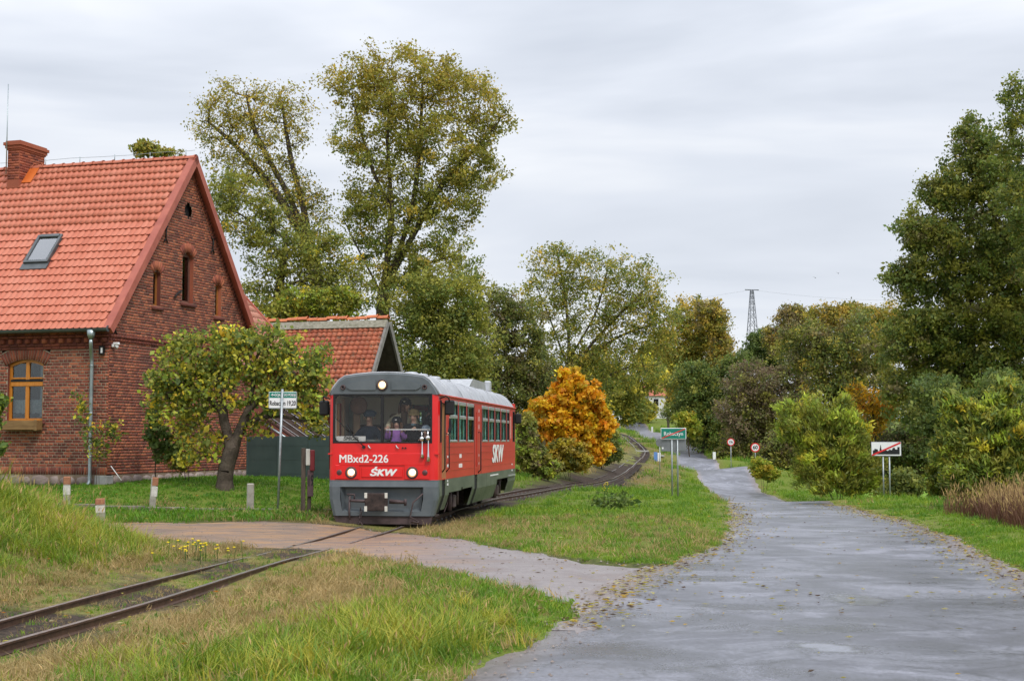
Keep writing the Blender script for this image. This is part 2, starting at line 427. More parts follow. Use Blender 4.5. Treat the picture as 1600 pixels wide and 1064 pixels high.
def H(x, y):
    """ground height with small bumps away from roads and track"""
    x = np.atleast_1d(np.asarray(x, float)); y = np.atleast_1d(np.asarray(y, float)); sh = x.shape
    x = x.ravel(); y = y.ravel()
    z = H0(x, y)
    k = np.clip(np.minimum(np.minimum(road_sd(x, y), poly_sd(x, y, DRIVE_POLY) if len(x) else 0), track_d(x, y) - 1) / 1.5, 0, 1)
    k = k * np.clip(1.4 - np.abs(y - 36) / 3, 0, 1) * .0 + k
    z = z + k * (.045 * vnoise(x, y, 1.4, 1) + .03 * vnoise(x, y, 3.3, 2)) * np.where((y > 32) & (y < 45) & (x < -3), .25, 1)
    return z.reshape(sh)
def Hs(x, y): return float(H(np.array([x]), np.array([y]))[0])
# ------------------------------------------------------------------ ground sheet, road, driveway
def axis(segs):
    out = [segs[0][0]]
    for a, b, st in segs:
        n = max(1, int(round((b - a) / st))); out += list(np.linspace(a, b, n + 1)[1:])
    return np.array(out)
def grow(a, b, st, k):
    out = []; x = a
    sgn = 1 if b > a else -1
    while abs(x - a) < abs(b - a):
        x += sgn * st; st *= k; out.append(x)
    return out
gx = list(axis([(-15, 13, .2), (13, 26, .25), (26, 60, 1.5)])); gx = grow(-15, -3000, .5, 1.25)[::-1] + gx + grow(60, 3000, 3, 1.25)
gy = list(axis([(6, 46, .22), (46, 70, .4), (70, 170, .8), (170, 220, 1.5)])); gy = grow(6, -2500, .5, 1.3)[::-1] + gy + grow(220, 4000, 3, 1.2)
gx = np.array(gx); gy = np.array(gy)
GX, GY = np.meshgrid(gx, gy)
fx, fy = GX.ravel(), GY.ravel()
gz = H(fx, fy)
rsd = road_sd(fx, fy) + .14 * vnoise(fx, fy, 2.3, 3) + .07 * vnoise(fx, fy, 7, 4)
dsd = poly_sd(fx, fy, DRIVE_POLY) + .16 * vnoise(fx, fy, 1.9, 5) + .08 * vnoise(fx, fy, 6, 6)
near = np.clip((fy + 30) / 20, 0, 1) * np.clip((400 - fy) / 10, 0, 1)
def carve(sd): return np.clip(-sd / .35, -.12, 1)
cell = np.where(fy > 70, .08, .0)
gz = gz - np.maximum(carve(rsd), carve(dsd) * (np.abs(fx) < 26)) * (.09 + cell) * near
nx = len(gx)
idx = np.arange(len(fx)).reshape(GX.shape)
Fc = np.stack([idx[:-1, :-1], idx[:-1, 1:], idx[1:, 1:], idx[1:, :-1]], -1).reshape(-1, 4)
# kinds of cover: red = dry straw, green = bare dark soil, blue = bright meadow
td = track_d(fx, fy)
def dry_mask(x, y):
    t = track_d(x, y)
    a = np.clip(1 - np.abs(t - 1.2) / 1.9, 0, 1) * np.clip((34 - y) / 3, 0, 1)
    b = np.clip(1 - np.hypot((x + 2.6) / 2.2, (y - 16.5) / 3.8), 0, 1) * 1.3
    c = np.clip(1 - np.abs(t - 1.5) / 2.5, 0, 1) * np.clip((y - 62) / 15, 0, 1) * .9
    d = np.clip(1 - np.abs(road_sd(x, y) - .1) / .5, 0, 1) * .35 * np.clip((y - 15) / 20, 0, 1)
    return np.clip(a + b + c + d + .35 * vnoise(x, y, 1.6, 8) * (a + b + .2), 0, 1)
def soil_mask(x, y):
    t = track_d(x, y)
    a = np.clip(1.1 - t / 1.3, 0, 1) * (vnoise(x, y, 1.7, 9) > .05)
    b = np.clip(1.25 - t / 1.5, 0, 1) * ((y > 31) & (y < 100))
    c = np.clip(1 - np.hypot((x + 6) / 1.6, (y - 15.2) / 1.2), 0, 1) * 1.5
    e_ = np.clip(1 - np.abs(poly_sd(x, y, DRIVE_POLY)) / .35, 0, 1) * .8
    h = np.clip(1 - np.abs(poly_sd(x, y, HOUSE_PLAN)) / .55, 0, 1) if HOUSE_PLAN is not None else 0
    return np.clip(a + b + c + e_ + h, 0, 1)
GD = np.array((.291, .957)); FD = np.array((-.957, .291)); HC = np.array((-10.7, 38.0))     # gable direction, facade direction, house corner
HOUSE_PLAN = np.array([HC, HC + FD * 13, HC + FD * 13 + GD * 8.06, HC + GD * 8.06])
mask = np.zeros((len(fx), 3), np.float32)
mask[:, 0] = dry_mask(fx, fy); mask[:, 1] = soil_mask(fx, fy)
mask[:, 2] = np.clip((road_sd(fx, fy) - 5.0) / 1.0, 0, 1) * np.clip((fx - 15) / 3, 0, 1) * np.clip((fy - 58) / 8, 0, 1) * np.clip((190 - fy) / 20, 0, 1)

m_ground, nt, b = base_mat('ground_cover', .9, .2)
va = nt.nodes.new('ShaderNodeVertexColor'); va.layer_name = 'col'; sp = nt.nodes.new('ShaderNodeSeparateColor'); nt.links.new(va.outputs[0], sp.inputs[0])
n1 = noise(nt, .5, 5, .65, coord='pos'); n2 = noise(nt, 14, 4, .7, coord='pos')
g1 = ramp(nt, [(.25, (.05, .085, .014)), (.5, (.12, .16, .02)), (.75, (.2, .21, .035))]); nt.links.new(n2, g1.inputs[0])
g2 = ramp(nt, [(.3, (.10, .075, .03)), (.6, (.24, .18, .075)), (.8, (.33, .26, .12))]); nt.links.new(n2, g2.inputs[0])
c = mix_rgb(nt, math_n(nt, 'MULTIPLY', sp.outputs[0], .85), g1.outputs[0], g2.outputs[0])
g3 = ramp(nt, [(.3, (.018, .013, .011)), (.7, (.075, .052, .038))]); nt.links.new(n2, g3.inputs[0])
c = mix_rgb(nt, sp.outputs[1], c, g3.outputs[0])
g4 = ramp(nt, [(.3, (.12, .22, .02)), (.7, (.17, .28, .03))]); nt.links.new(n1, g4.inputs[0])
c = mix_rgb(nt, sp.outputs[2], c, g4.outputs[0])
nt.links.new(c, b.inputs['Base Color']); bump(nt, b, n2, .6, .05)
ground = mesh_np('ground', np.stack([fx, fy, gz], -1), Fc, m_ground, col=mask, smooth=True)
tag(ground, 'grassy ground with dry patches beside the track and road', None, None, 'structure')

# wet asphalt road
m_road, nt, b = base_mat('wet_asphalt', .4, .5)
pv = noise(nt, .5, 5, .62, .9, coord='pos', vscale=(.7, 1.1, 1))          # broad worn areas
pv2 = noise(nt, 1.1, 6, .66, .5, coord='pos', vscale=(.55, 1.2, 1))
fine = noise(nt, 90, 3, .7, coord='pos'); mid = noise(nt, 9, 4, .7, coord='pos')
pc = noise(nt, .8, 6, .7, .7, coord='pos', vscale=(.8, .9, 1)); cr = ramp(nt, [(.38, (.03, .031, .038)), (.45, (.055, .056, .07)), (.5, (.075, .077, .096)), (.535, (.125, .128, .155)), (.62, (.17, .172, .205))]); nt.links.new(pc, cr.inputs[0])
agg = noise(nt, 38, 3, .8, coord='pos')
cc = mix_rgb(nt, math_n(nt, 'MULTIPLY', fine, .4), cr.outputs[0], (.2, .2, .235))
ag = ramp(nt, [(.36, (.4, .4, .4)), (.5, (1, 1, 1)), (.64, (1.5, 1.5, 1.5))]); nt.links.new(agg, ag.inputs[0]); cc = mix_rgb(nt, .8, cc, ag.outputs[0], 'MULTIPLY')
# reddish dirt washed over the shoulder
edge = nt.nodes.new('ShaderNodeVertexColor'); edge.layer_name = 'col'; es = nt.nodes.new('ShaderNodeSeparateColor'); nt.links.new(edge.outputs[0], es.inputs[0])
dirt = math_n(nt, 'MULTIPLY', es.outputs[0], math_n(nt, 'ADD', math_n(nt, 'MULTIPLY', mid, 1.1), .25), True)
cc = mix_rgb(nt, dirt, cc, (.24, .17, .135)); nt.links.new(cc, b.inputs['Base Color'])
wet = math_n(nt, 'ADD', math_n(nt, 'ADD', math_n(nt, 'MULTIPLY', pv, .55), math_n(nt, 'MULTIPLY', pv2, .38)), math_n(nt, 'MULTIPLY', es.outputs[1], .42))
vo = N(nt, 'ShaderNodeTexVoronoi', Scale=.42); vo.feature = 'DISTANCE_TO_EDGE'
gp = nt.nodes.new('ShaderNodeNewGeometry').outputs['Position']; wn2 = N(nt, 'ShaderNodeTexNoise', Scale=1.6, Detail=4); nt.links.new(gp, wn2.inputs['Vector'])
vm = nt.nodes.new('ShaderNodeVectorMath'); vm.operation = 'MULTIPLY_ADD'; nt.links.new(wn2.outputs['Color'], vm.inputs[0]); vm.inputs[1].default_value = (.9, .9, 0); nt.links.new(gp, vm.inputs[2]); nt.links.new(vm.outputs[0], vo.inputs['Vector'])
ck = ramp(nt, [(0, (.45, .45, .45)), (.012, (1, 1, 1))]); nt.links.new(vo.outputs['Distance'], ck.inputs[0]); cc = mix_rgb(nt, .75, cc, ck.outputs[0], 'MULTIPLY')
vp = N(nt, 'ShaderNodeTexVoronoi', Scale=.3); nt.links.new(vm.outputs[0], vp.inputs['Vector']); vb = nt.nodes.new('ShaderNodeSeparateColor'); nt.links.new(vp.outputs['Color'], vb.inputs[0])
vr = ramp(nt, [(.0, (.72, .72, .73)), (.45, (.95, .95, .95)), (1, (1.2, 1.19, 1.2))]); nt.links.new(vb.outputs[0], vr.inputs[0]); cc = mix_rgb(nt, 1.0, cc, vr.outputs[0], 'MULTIPLY')   # old repair patches
damp = ramp(nt, [(.45, (1, 1, 1)), (.56, (.74, .74, .76)), (.66, (.74, .74, .76)), (.74, (1.1, 1.1, 1.12))]); nt.links.new(wet, damp.inputs[0]); cc = mix_rgb(nt, 1.0, cc, damp.outputs[0], 'MULTIPLY'); nt.links.new(cc, b.inputs['Base Color'])  # damp asphalt darker; puddles lightened in colour to suggest reflected sky
rr = ramp(nt, [(.38, (.46, .46, .46)), (.5, (.34, .34, .34)), (.6, (.24, .24, .24)), (.70, (.15, .15, .15)), (.77, (.05, .05, .05))]); nt.links.new(wet, rr.inputs[0])
nt.links.new(math_n(nt, 'ADD', rr.outputs[0], math_n(nt, 'MULTIPLY', math_n(nt, 'SUBTRACT', agg, .5), .35), True), b.inputs['Roughness'])
dry_ = ramp(nt, [(.66, (1, 1, 1)), (.76, (.1, .1, .1))]); nt.links.new(wet, dry_.inputs[0])
bmp = nt.nodes.new('ShaderNodeBump'); bmp.inputs['Distance'].default_value = .006
hgt = math_n(nt, 'ADD', math_n(nt, 'MULTIPLY', fine, 1.0), math_n(nt, 'MULTIPLY', mid, .8))
nt.links.new(hgt, bmp.inputs['Height']); nt.links.new(math_n(nt, 'MULTIPLY', dry_.outputs[0], .4), bmp.inputs['Strength']); b.inputs['Specular IOR Level'].default_value = .95; nt.links.new(bmp.outputs[0], b.inputs['Normal'])

ys = np.array(list(axis([(-12, 6, .5), (6, 34, .14), (34, 60, .5), (60, 230, 1.5), (230, 400, 5)]))); ks = np.linspace(-.06, 1.06, 47)
V = []; colr = []
for Y in ys:
    l, r = road_lr(Y)
    for k in ks: V.append((l + (r - l) * k, Y))
V = np.array(V); z = H0(V[:, 0], V[:, 1]) - .012
kk = np.tile(ks, len(ys)); z += .03 * (1 - (2 * kk - 1)**2)
ee = np.clip(1 - np.minimum(kk * 1.6, (1 - kk) * 1.0) / .13, 0, 1) * .75 + .0
pud = np.zeros(len(V))
for (a_, b2_, hw_, hd_, k_) in ((1330, 930, 38, 9, 1), (1290, 1003, 60, 10, .9), (1160, 945, 85, 9, .55), (1240, 975, 120, 7, .6), (1130, 900, 110, 6, .45), (960, 1010, 90, 14, .4), (1180, 1040, 160, 10, .4)):
    yc = CAMZ * F / (b2_ - 688); xc_ = (a_ - CX) / F * yc; sx2 = hw_ / F * yc; sy2 = yc - CAMZ * F / (b2_ + hd_ - 688)
    dd_ = np.hypot((V[:, 0] - xc_) / sx2, (V[:, 1] - yc) / sy2) + .4 * vnoise(V[:, 0], V[:, 1], 3.4, 21) + .2 * vnoise(V[:, 0], V[:, 1], 9, 22)
    pud = np.maximum(pud, k_ * np.clip(1.35 - dd_, 0, 1))
colr = np.stack([ee, pud, ee], -1)
idx = np.arange(len(V)).reshape(len(ys), len(ks))
Fc = np.stack([idx[:-1, :-1], idx[:-1, 1:], idx[1:, 1:], idx[1:, :-1]], -1).reshape(-1, 4)
road = mesh_np('road', np.column_stack([V, z]), Fc, m_road, col=colr, smooth=True)
tag(road, 'wet patched asphalt country road with puddles', None, None, 'structure')

# driveway: wet asphalt turning to sandy earth at the rails
m_drive, nt, b = base_mat('driveway_earth', .5, .5)
geo = nt.nodes.new('ShaderNodeNewGeometry'); sx = nt.nodes.new('ShaderNodeSeparateXYZ'); nt.links.new(geo.outputs['Position'], sx.inputs[0])
n1 = noise(nt, .9, 5, .65, .4, coord='pos'); n2 = noise(nt, 12, 5, .7, coord='pos'); n3 = noise(nt, 2.2, 4, .6, 0, coord='pos', vscale=(.35, 1.6, 1))
ea = ramp(nt, [(.3, (.15, .105, .08)), (.45, (.26, .18, .135)), (.55, (.38, .225, .125)), (.62, (.46, .25, .10)), (.75, (.32, .235, .185))]); nt.links.new(n3, ea.inputs[0])
asp = ramp(nt, [(.3, (.2, .175, .175)), (.7, (.33, .29, .285))]); nt.links.new(n1, asp.inputs[0])
mrx = N(nt, 'ShaderNodeMapRange'); mrx.inputs['From Min'].default_value = -2.6; mrx.inputs['From Max'].default_value = -.2; nt.links.new(sx.outputs[0], mrx.inputs[0])
fac = math_n(nt, 'ADD', mrx.outputs[0], math_n(nt, 'MULTIPLY', math_n(nt, 'SUBTRACT', n1, .5), 1.2), True)
c = mix_rgb(nt, fac, ea.outputs[0], asp.outputs[0])
c = mix_rgb(nt, math_n(nt, 'MULTIPLY', n2, .6), c, (.09, .065, .055)); nt.links.new(c, b.inputs['Base Color'])
rg = ramp(nt, [(.3, (.62,) * 3), (.55, (.42,) * 3), (.7, (.3,) * 3)]); nt.links.new(n1, rg.inputs[0]); nt.links.new(rg.outputs[0], b.inputs['Roughness'])
bump(nt, b, n2, .9, .025)
xs_ = axis([(-26, -14, .6), (-14, 3.7, .22)]); ys_ = axis([(13, 33, .22)])
DX, DY = np.meshgrid(xs_, ys_); dz = H0(DX.ravel(), DY.ravel()).reshape(DX.shape) - .004 + .012 * vnoise(DX, DY, 2.4, 31) - np.where(DX > 1.0, .038, 0)
sdv = poly_sd(DX.ravel(), DY.ravel(), DRIVE_POLY).reshape(DX.shape)
idx = np.arange(DX.size).reshape(DX.shape)
Fc = np.stack([idx[:-1, :-1], idx[:-1, 1:], idx[1:, 1:], idx[1:, :-1]], -1).reshape(-1, 4)
inside = (sdv.ravel()[Fc].min(1) < .45)
Fc = Fc[inside]; used = np.unique(Fc); remap = -np.ones(DX.size, int); remap[used] = np.arange(len(used))
drive = mesh_np('driveway', np.stack([DX.ravel(), DY.ravel(), dz.ravel()], -1)[used], remap[Fc], m_drive, smooth=True)
tag(drive, 'damp sandy driveway crossing the rails to the road', None, None, 'structure')

# ------------------------------------------------------------------ railway track
m_rail = mottled('rusty_rail', (.055, .03, .02), (.12, .065, .042), 9, .55, .4, .3, .3)
m_railtop = mottled('worn_rail_head', (.2, .17, .15), (.42, .4, .39), 14, .32, .5, .7, .1)
m_sleeper = mottled('dark_sleeper', (.03, .023, .02), (.085, .062, .05), 7, .85, .2, 0, .5)
m_ballast = mottled('dark_ballast', (.022, .017, .015), (.085, .064, .052), 22, .9, .2, 0, 1.0, bd=.05)
m_steel = mottled('dull_steel', (.2, .2, .2), (.34, .34, .34), 12, .45, .5, .7, .1)
trk = empty('railway_track', (0, 0, 0), 0, 'narrow gauge railway track winding from the foreground past the railcar up the valley', 'railway track')
tang = np.gradient(TRACK, axis=0); tang /= np.linalg.norm(tang[:, :2], axis=1)[:, None]
nrm = np.stack([tang[:, 1], -tang[:, 0], np.zeros(len(tang))], -1)
prof = [(-.05, -.105), (.05, -.105), (.05, -.095), (.012, -.08), (.012, -.03), (.03, -.02), (.03, 0), (-.03, 0), (-.03, -.02), (-.012, -.03), (-.012, -.08), (-.05, -.095)]
for side in (-1, 1):
    wob = .012 * np.sin(TRACK[:, 1] * .8 + side) + .01 * np.sin(TRACK[:, 1] * .33)
    dzr = .012 * np.sin(TRACK[:, 1] * .55 + side * 2) + np.where((TRACK[:, 1] > 22.5) & (TRACK[:, 1] < 30.3), -.012, 0)
    cen = TRACK + nrm * (side * .405 + wob)[:, None]; cen[:, 2] += dzr
    n = len(prof); Vv = np.concatenate([(cen + nrm * p[0] + np.array((0, 0, p[1]))) [:, None, :] for p in prof], 1).reshape(-1, 3)
    fs = []; mi = []
    for i in range(len(cen) - 1):
        for k in range(n):
            fs.append((i * n + k, i * n + (k + 1) % n, (i + 1) * n + (k + 1) % n, (i + 1) * n + k)); mi.append(1 if k == 6 else 0)
    mb = MB(); mb.v = [tuple(map(float, p)) for p in Vv]; mb.f = fs; mb.m = mi; mb.sm = [False] * len(fs)
    mb.build('rail', [m_rail, m_railtop], trk)
sl_me = MB().box((0, 0, 0), (1.5, .2, .14), bev=.015).build('sleeper', m_sleeper, trk)
arc = np.concatenate([[0], np.cumsum(np.linalg.norm(np.diff(TRACK, axis=0), axis=1))])
first = True; bolts = MB(); s = 2.0; nsl = 0
while s < arc[-1] - 1:
    p = np.array([np.interp(s, arc, TRACK[:, k]) for k in range(3)]); t = np.array([np.interp(s, arc, tang[:, k]) for k in range(3)])
    s += .66
    if 22.3 < p[1] < 30.6: continue
    low = -.195 if p[1] < 31 else -.178
    if p[1] > 215: continue
    o = sl_me if first else sl_me.copy()
    if not first: COL.objects.link(o)
    first = False; nsl += 1
    jj = (nsl * 7919 % 13 - 6) / 6
    o.location = (float(p[0]), float(p[1]), float(p[2] + low + .004 * jj)); o.rotation_euler = (-math.asin(0), 0, math.atan2(-t[0], t[1]) + .02 * jj)
    if 31 < p[1] < 75:
        nn = np.array((t[1], -t[0], 0))
        for sd in (-.48, -.33, .33, .48):
            q = p + nn * sd; bolts.box((q[0], q[1], p[2] - .085), (.04, .04, .05))
o = bolts.build('rail_bolts', m_steel, trk); tag(o, kind='stuff')
# ballast bed behind the driveway
Bt = TRACK[(TRACK[:, 1] > 31) & (TRACK[:, 1] < 215)]; Bn = nrm[(TRACK[:, 1] > 31) & (TRACK[:, 1] < 215)]
offs = np.linspace(-1.25, 1.25, 15); V = []
for p, nn in zip(Bt, Bn):
    for of in offs * (1 if p[1] < 56 else .8 if p[1] < 80 else .68):
        q = p + nn * of; V.append((q[0], q[1], p[2] - .125 - max(0, abs(of) - .75) * .45 + rng.normal() * .012))
V = np.array(V); idx = np.arange(len(V)).reshape(len(Bt), len(offs))
Fc = np.stack([idx[:-1, :-1], idx[:-1, 1:], idx[1:, 1:], idx[1:, :-1]], -1).reshape(-1, 4)
o = mesh_np('ballast_bed', V, Fc, m_ballast, trk)
# ballast stones as real geometry
def stones(name, pts, size, mat, parent=None):
    base = np.array([(1, 0, -.2), (-.5, .85, 0), (-.6, -.75, -.1), (.1, .1, .8)]) ; n = len(pts)
    R = rng.uniform(0, 2 * math.pi, n); sc = size * rng.uniform(.5, 1.4, (n, 1)); ca, sa = np.cos(R), np.sin(R)
    B = base[None] * sc[:, :, None]
    X = B[..., 0] * ca[:, None] - B[..., 1] * sa[:, None]; Yv = B[..., 0] * sa[:, None] + B[..., 1] * ca[:, None]
    Vv = np.stack([X + pts[:, None, 0], Yv + pts[:, None, 1], B[..., 2] * .8 + pts[:, None, 2]], -1).reshape(-1, 3)
    f = np.array([(0, 1, 3), (1, 2, 3), (2, 0, 3)]); Fq = (f[None] + (np.arange(n) * 4)[:, None, None]).reshape(-1, 3)
    return mesh_np(name, Vv, Fq, mat, parent)
k_ = rng.integers(0, len(Bt) - 1, 9000); k_ = k_[Bt[k_, 1] < 85]
of = rng.uniform(-1.2, 1.2, len(k_)); q = Bt[k_] + Bn[k_] * of[:, None] + np.stack([rng.uniform(-.3, .3, len(k_)) * .1, rng.uniform(-.3, .3, len(k_)), 0 * of], -1)
q[:, 2] += -.125 - np.maximum(0, np.abs(of) - .75) * .45
o = stones('ballast_stones', q, .035, mottled('ballast_stone', (.03, .024, .02), (.15, .12, .10), 3, .9, .2, bmp=0), trk); tag(o, kind='stuff')
n = 5200; yy = rng.uniform(7, 23, n); of = rng.normal(size=n) * .75; xx = np.interp(yy, TRACK[:, 1], TRACK[:, 0]) + of; k = (soil_mask(xx, yy) > .25) & (np.abs(np.abs(of) - .405) > .05)
xx, yy = xx[k], yy[k]; o = stones('track_gravel', np.stack([xx, yy, H(xx, yy) + .004], -1), .018, bpy.data.materials['ballast_stone'], trk); tag(o, kind='stuff')
# concrete crossing planks far up the line
for (a, yy, w) in ((1000, 707, 1.6), (1028, 708, 1.2)):
    c = P(a, yy, 138); c[2] = Hs(c[0], c[1]) + .08
    o = MB().box((0, 0, 0), (w, .5, .14), bev=.02).build('concrete_slab', mottled('pale_concrete', (.3, .3, .28), (.45, .44, .41), 6, .8), None, c)
    tag(o, 'pale concrete crossing slab ' + ('between the distant rails' if a == 1000 else 'just right of the distant rails'), 'slab')
# ------------------------------------------------------------------ brick house
BR = [(.0, (.10, .033, .027)), (.3, (.19, .055, .038)), (.5, (.30, .082, .05)), (.68, (.42, .12, .062)), (.85, (.52, .165, .08)), (1, (.26, .12, .09))]
m_brick = brick_mat('brick', BR, False); m_brickwork = brick_mat('brickwork', BR, True)
m_mortar = mottled('lime_mortar', (.25, .2, .145), (.44, .37, .27), 8, .95, .2, 0, .5)
m_gmortar = mottled('grimy_mortar', (.17, .12, .09), (.31, .24, .17), 5, .95, .2, 0, .5)
m_stone = mottled('field_stone', (.16, .12, .105), (.36, .29, .26), 2.5, .8, .3, 0, .6, bd=.03)
m_wood_o = mottled('orange_stained_wood', (.40, .135, .012), (.58, .22, .025), 5, .4, .5, 0, .15, vscale=(6, 6, .5))
m_wood_b = mottled('weathered_box_wood', (.16, .09, .035), (.28, .17, .07), 4, .7, .3, 0, .3, vscale=(.6, 5, 5))
m_zinc = mottled('zinc', (.26, .31, .32), (.40, .46, .47), 5, .38, .5, .75, .08)
m_gutter = mottled('dark_zinc_gutter', (.075, .09, .10), (.13, .15, .165), 3, .4, .5, .5, .08)
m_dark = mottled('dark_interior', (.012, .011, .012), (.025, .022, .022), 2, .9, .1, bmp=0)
m_glass = glass('window_glass', (.75, .8, .8), .02, 1.6)
m_curtain = mottled('lace_curtain', (.42, .44, .48), (.7, .72, .76), 18, .9, .1, bmp=.3)
m_iron = mottled('black_iron', (.012, .011, .012), (.03, .027, .025), 9, .6, .4, .3, .2)
m_white = mottled('white_plastic', (.68, .68, .68), (.8, .8, .8), 5, .4, .5, bmp=0)

def roof_tile_mat(name, stops, attr, moss=0):
    m, nt, b = base_mat(name, .6, .35)
    if attr:
        a = nt.nodes.new('ShaderNodeVertexColor'); a.layer_name = 'col'; s_ = nt.nodes.new('ShaderNodeSeparateColor'); nt.links.new(a.outputs[0], s_.inputs[0]); rnd = s_.outputs[0]
    else: rnd = nt.nodes.new('ShaderNodeObjectInfo').outputs['Random']
    big = noise(nt, 1.1, 3, .6, coord='pos')
    f = math_n(nt, 'ADD', math_n(nt, 'MULTIPLY', rnd, .25), math_n(nt, 'MULTIPLY', big, .8))
    r = ramp(nt, stops); nt.links.new(f, r.inputs[0]); c = r.outputs[0]
    fine = noise(nt, 30, 4, .7, coord='pos')
    c = mix_rgb(nt, math_n(nt, 'MULTIPLY', fine, .25), c, (.22, .08, .05))
    if moss:
        mo = noise(nt, 4.2, 5, .75, coord='pos'); mr = ramp(nt, [(.5, (0, 0, 0)), (.62, (1, 1, 1))]); nt.links.new(mo, mr.inputs[0])
        c = mix_rgb(nt, math_n(nt, 'MULTIPLY', mr.outputs[0], moss), c, (.055, .05, .03))
    nt.links.new(c, b.inputs['Base Color']); bump(nt, b, fine, .25, .005); return m
RT = [(.2, (.43, .115, .062)), (.45, (.53, .155, .088)), (.7, (.58, .195, .12)), (.95, (.5, .2, .14))]
m_tile = roof_tile_mat('clay_tile', RT, False); m_tiles = roof_tile_mat('clay_tiling', RT, True)
m_verge = mottled('verge_board_paint', (.30, .07, .045), (.40, .11, .07), 3, .5, .4, bmp=.05)

HZ = .6; HR = math.atan2(-.291, .957)
house = empty('brick_house', (HC[0], HC[1], HZ), HR, 'two storey red brick house with orange tiled roof and skylight beside the driveway', 'house')
CO = .0795
FR3 = [None]
def brick_piece(V, F4, Cc, to3, a0, a1, z0, z1, pr, rnd):
    j = .0075
    a0 += j; a1 -= j; z0 += j; z1 -= j
    if to3 is FR3[0] and -.01 < a1 < 0: a1 = .013
    if a1 - a0 < .02 or z1 - z0 < .01: return
    n = len(V); dz = rng.uniform(-.002, .003)
    for d, e_ in ((-.012, 0), (pr + dz, .003)):
        for a, z in ((a0 + e_, z0 + e_), (a1 - e_, z0 + e_), (a1 - e_, z1 - e_), (a0 + e_, z1 - e_)): V.append(to3(a, z, d))
    F4.append((n + 4, n + 5, n + 6, n + 7))
    for k in range(4): F4.append((n + k, n + (k + 1) % 4, n + 4 + (k + 1) % 4, n + 4 + k))
    Cc.extend([(rnd, rnd, rnd)] * 8)
def brick_wall(root, to3, spans, z0, z1, want=None, mat_m=m_mortar, pr=.007):
    """courses of bricks within spans(z); want(a,z) picks full stretchers that become single brick objects"""
    V = []; F4 = []; Cc = []; singles = []; back = MB(); k = 0; z = z0
    while z < z1 - 1e-6:
        zt = min(z + CO, z1)
        L = .262 if k % 2 == 0 else .131
        off = 0 if k % 2 == 0 else -.065
        if k % 4 == 2: off = .131
        for a0, a1 in spans((z + zt) / 2):
            p0, p1, p2, p3 = to3(a0, z, -.002), to3(a1, z, -.002), to3(a1, zt, -.002), to3(a0, zt, -.002)
            back.add([p0, p1, p2, p3], [(0, 1, 2, 3)])
            i = math.floor((a0 - off) / L)
            while off + i * L < a1:
                b0 = off + i * L; b1 = b0 + L; i += 1
                c0, c1 = max(b0, a0), min(b1, a1)
                if c1 - c0 < .03: continue
                full = abs((c1 - c0) - .262) < 1e-6 and zt - z > CO - 1e-4
                if full and want and want((c0 + c1) / 2, (z + zt) / 2): singles.append(((c0 + c1) / 2, (z + zt) / 2))
                else: brick_piece(V, F4, Cc, to3, c0, c1, z, zt, pr, rng.random())
        z = zt; k += 1
    back.build('wall', mat_m, root, fix=False)
    o = mesh_np('brickwork', V, F4, m_brickwork, root, col=np.array(Cc)); tag(o, kind='stuff')
    return singles

def cut(sp, a0, a1):
    out = []
    for s0, s1 in sp:
        if a1 <= s0 or a0 >= s1: out.append((s0, s1)); continue
        if a0 > s0: out.append((s0, a0))
        if a1 < s1: out.append((a1, s1))
    return out
def arch_half(z, hw, zs, rise):
    """half width of a segmental arch opening at height z"""
    if z <= zs: return hw
    R = (hw * hw + rise * rise) / (2 * rise); c = zs + rise - R; q = R * R - (z - c)**2
    return math.sqrt(q) if q > 0 and z < zs + rise else 0
EAVE = 4.0; RIDGE = 9.5; RY = 4.03; OVY = -.3; OVZ = 4.16; SL = (RIDGE - OVZ) / (RY - OVY); SA = math.atan(SL)
WIN = [(-2.55, .56, 1.72, 3.25, .13), (-6.6, .56, 1.72, 3.25, .13), (-10.4, .56, 1.72, 3.25, .13)]
def front_spans(z):
    sp = [(-13, 0)]
    for c, hw, zb, zs, ri in WIN:
        if zb < z < zs + ri:
            h = arch_half(z, hw, zs, ri); sp = cut(sp, c - h, c + h)
        if zs - .05 < z < zs + ri + .32:
            sp = cut(sp, c - hw - .12 - (z - zs) * .25, c + hw + .12 + (z - zs) * .25)
    return sp
fr3 = lambda a, z, d: (a, -d, z)
FR3[0] = fr3
sg = brick_wall(house, fr3, front_spans, .5, 3.63, lambda a, z: -3.7 < a < -.14)
sg.sort(key=lambda q: (q[0] < -3.3, abs(q[0] + 1.2) * .2))
bm_ = MB()
j = .0075
x0, x1, y0, y1 = -.131 + j, .131 - j, -CO / 2 + j, CO / 2 - j
bm_.add([(x0, .012, y0), (x1, .012, y0), (x1, .012, y1), (x0, .012, y1), (x0 + .003, -.008, y0 + .003), (x1 - .003, -.008, y0 + .003), (x1 - .003, -.008, y1 - .003), (x0 + .003, -.008, y1 - .003)],
        [(4, 5, 6, 7), (0, 1, 5, 4), (1, 2, 6, 5), (2, 3, 7, 6), (3, 0, 4, 7)])
rest = []
for i, (a, z) in enumerate(sg):
    if i >= 300: rest.append((a, z)); continue
    if i == 0: br = bm_.build('brick', m_brick, house, (a, 0, z)); brm = br.data
    else: link('brick', brm, None, house, (a, 0, z))
V = []; F4 = []; Cc = []
for a, z in rest: brick_piece(V, F4, Cc, fr3, a - .131, a + .131, z - CO / 2, z + CO / 2, .007, rng.random())
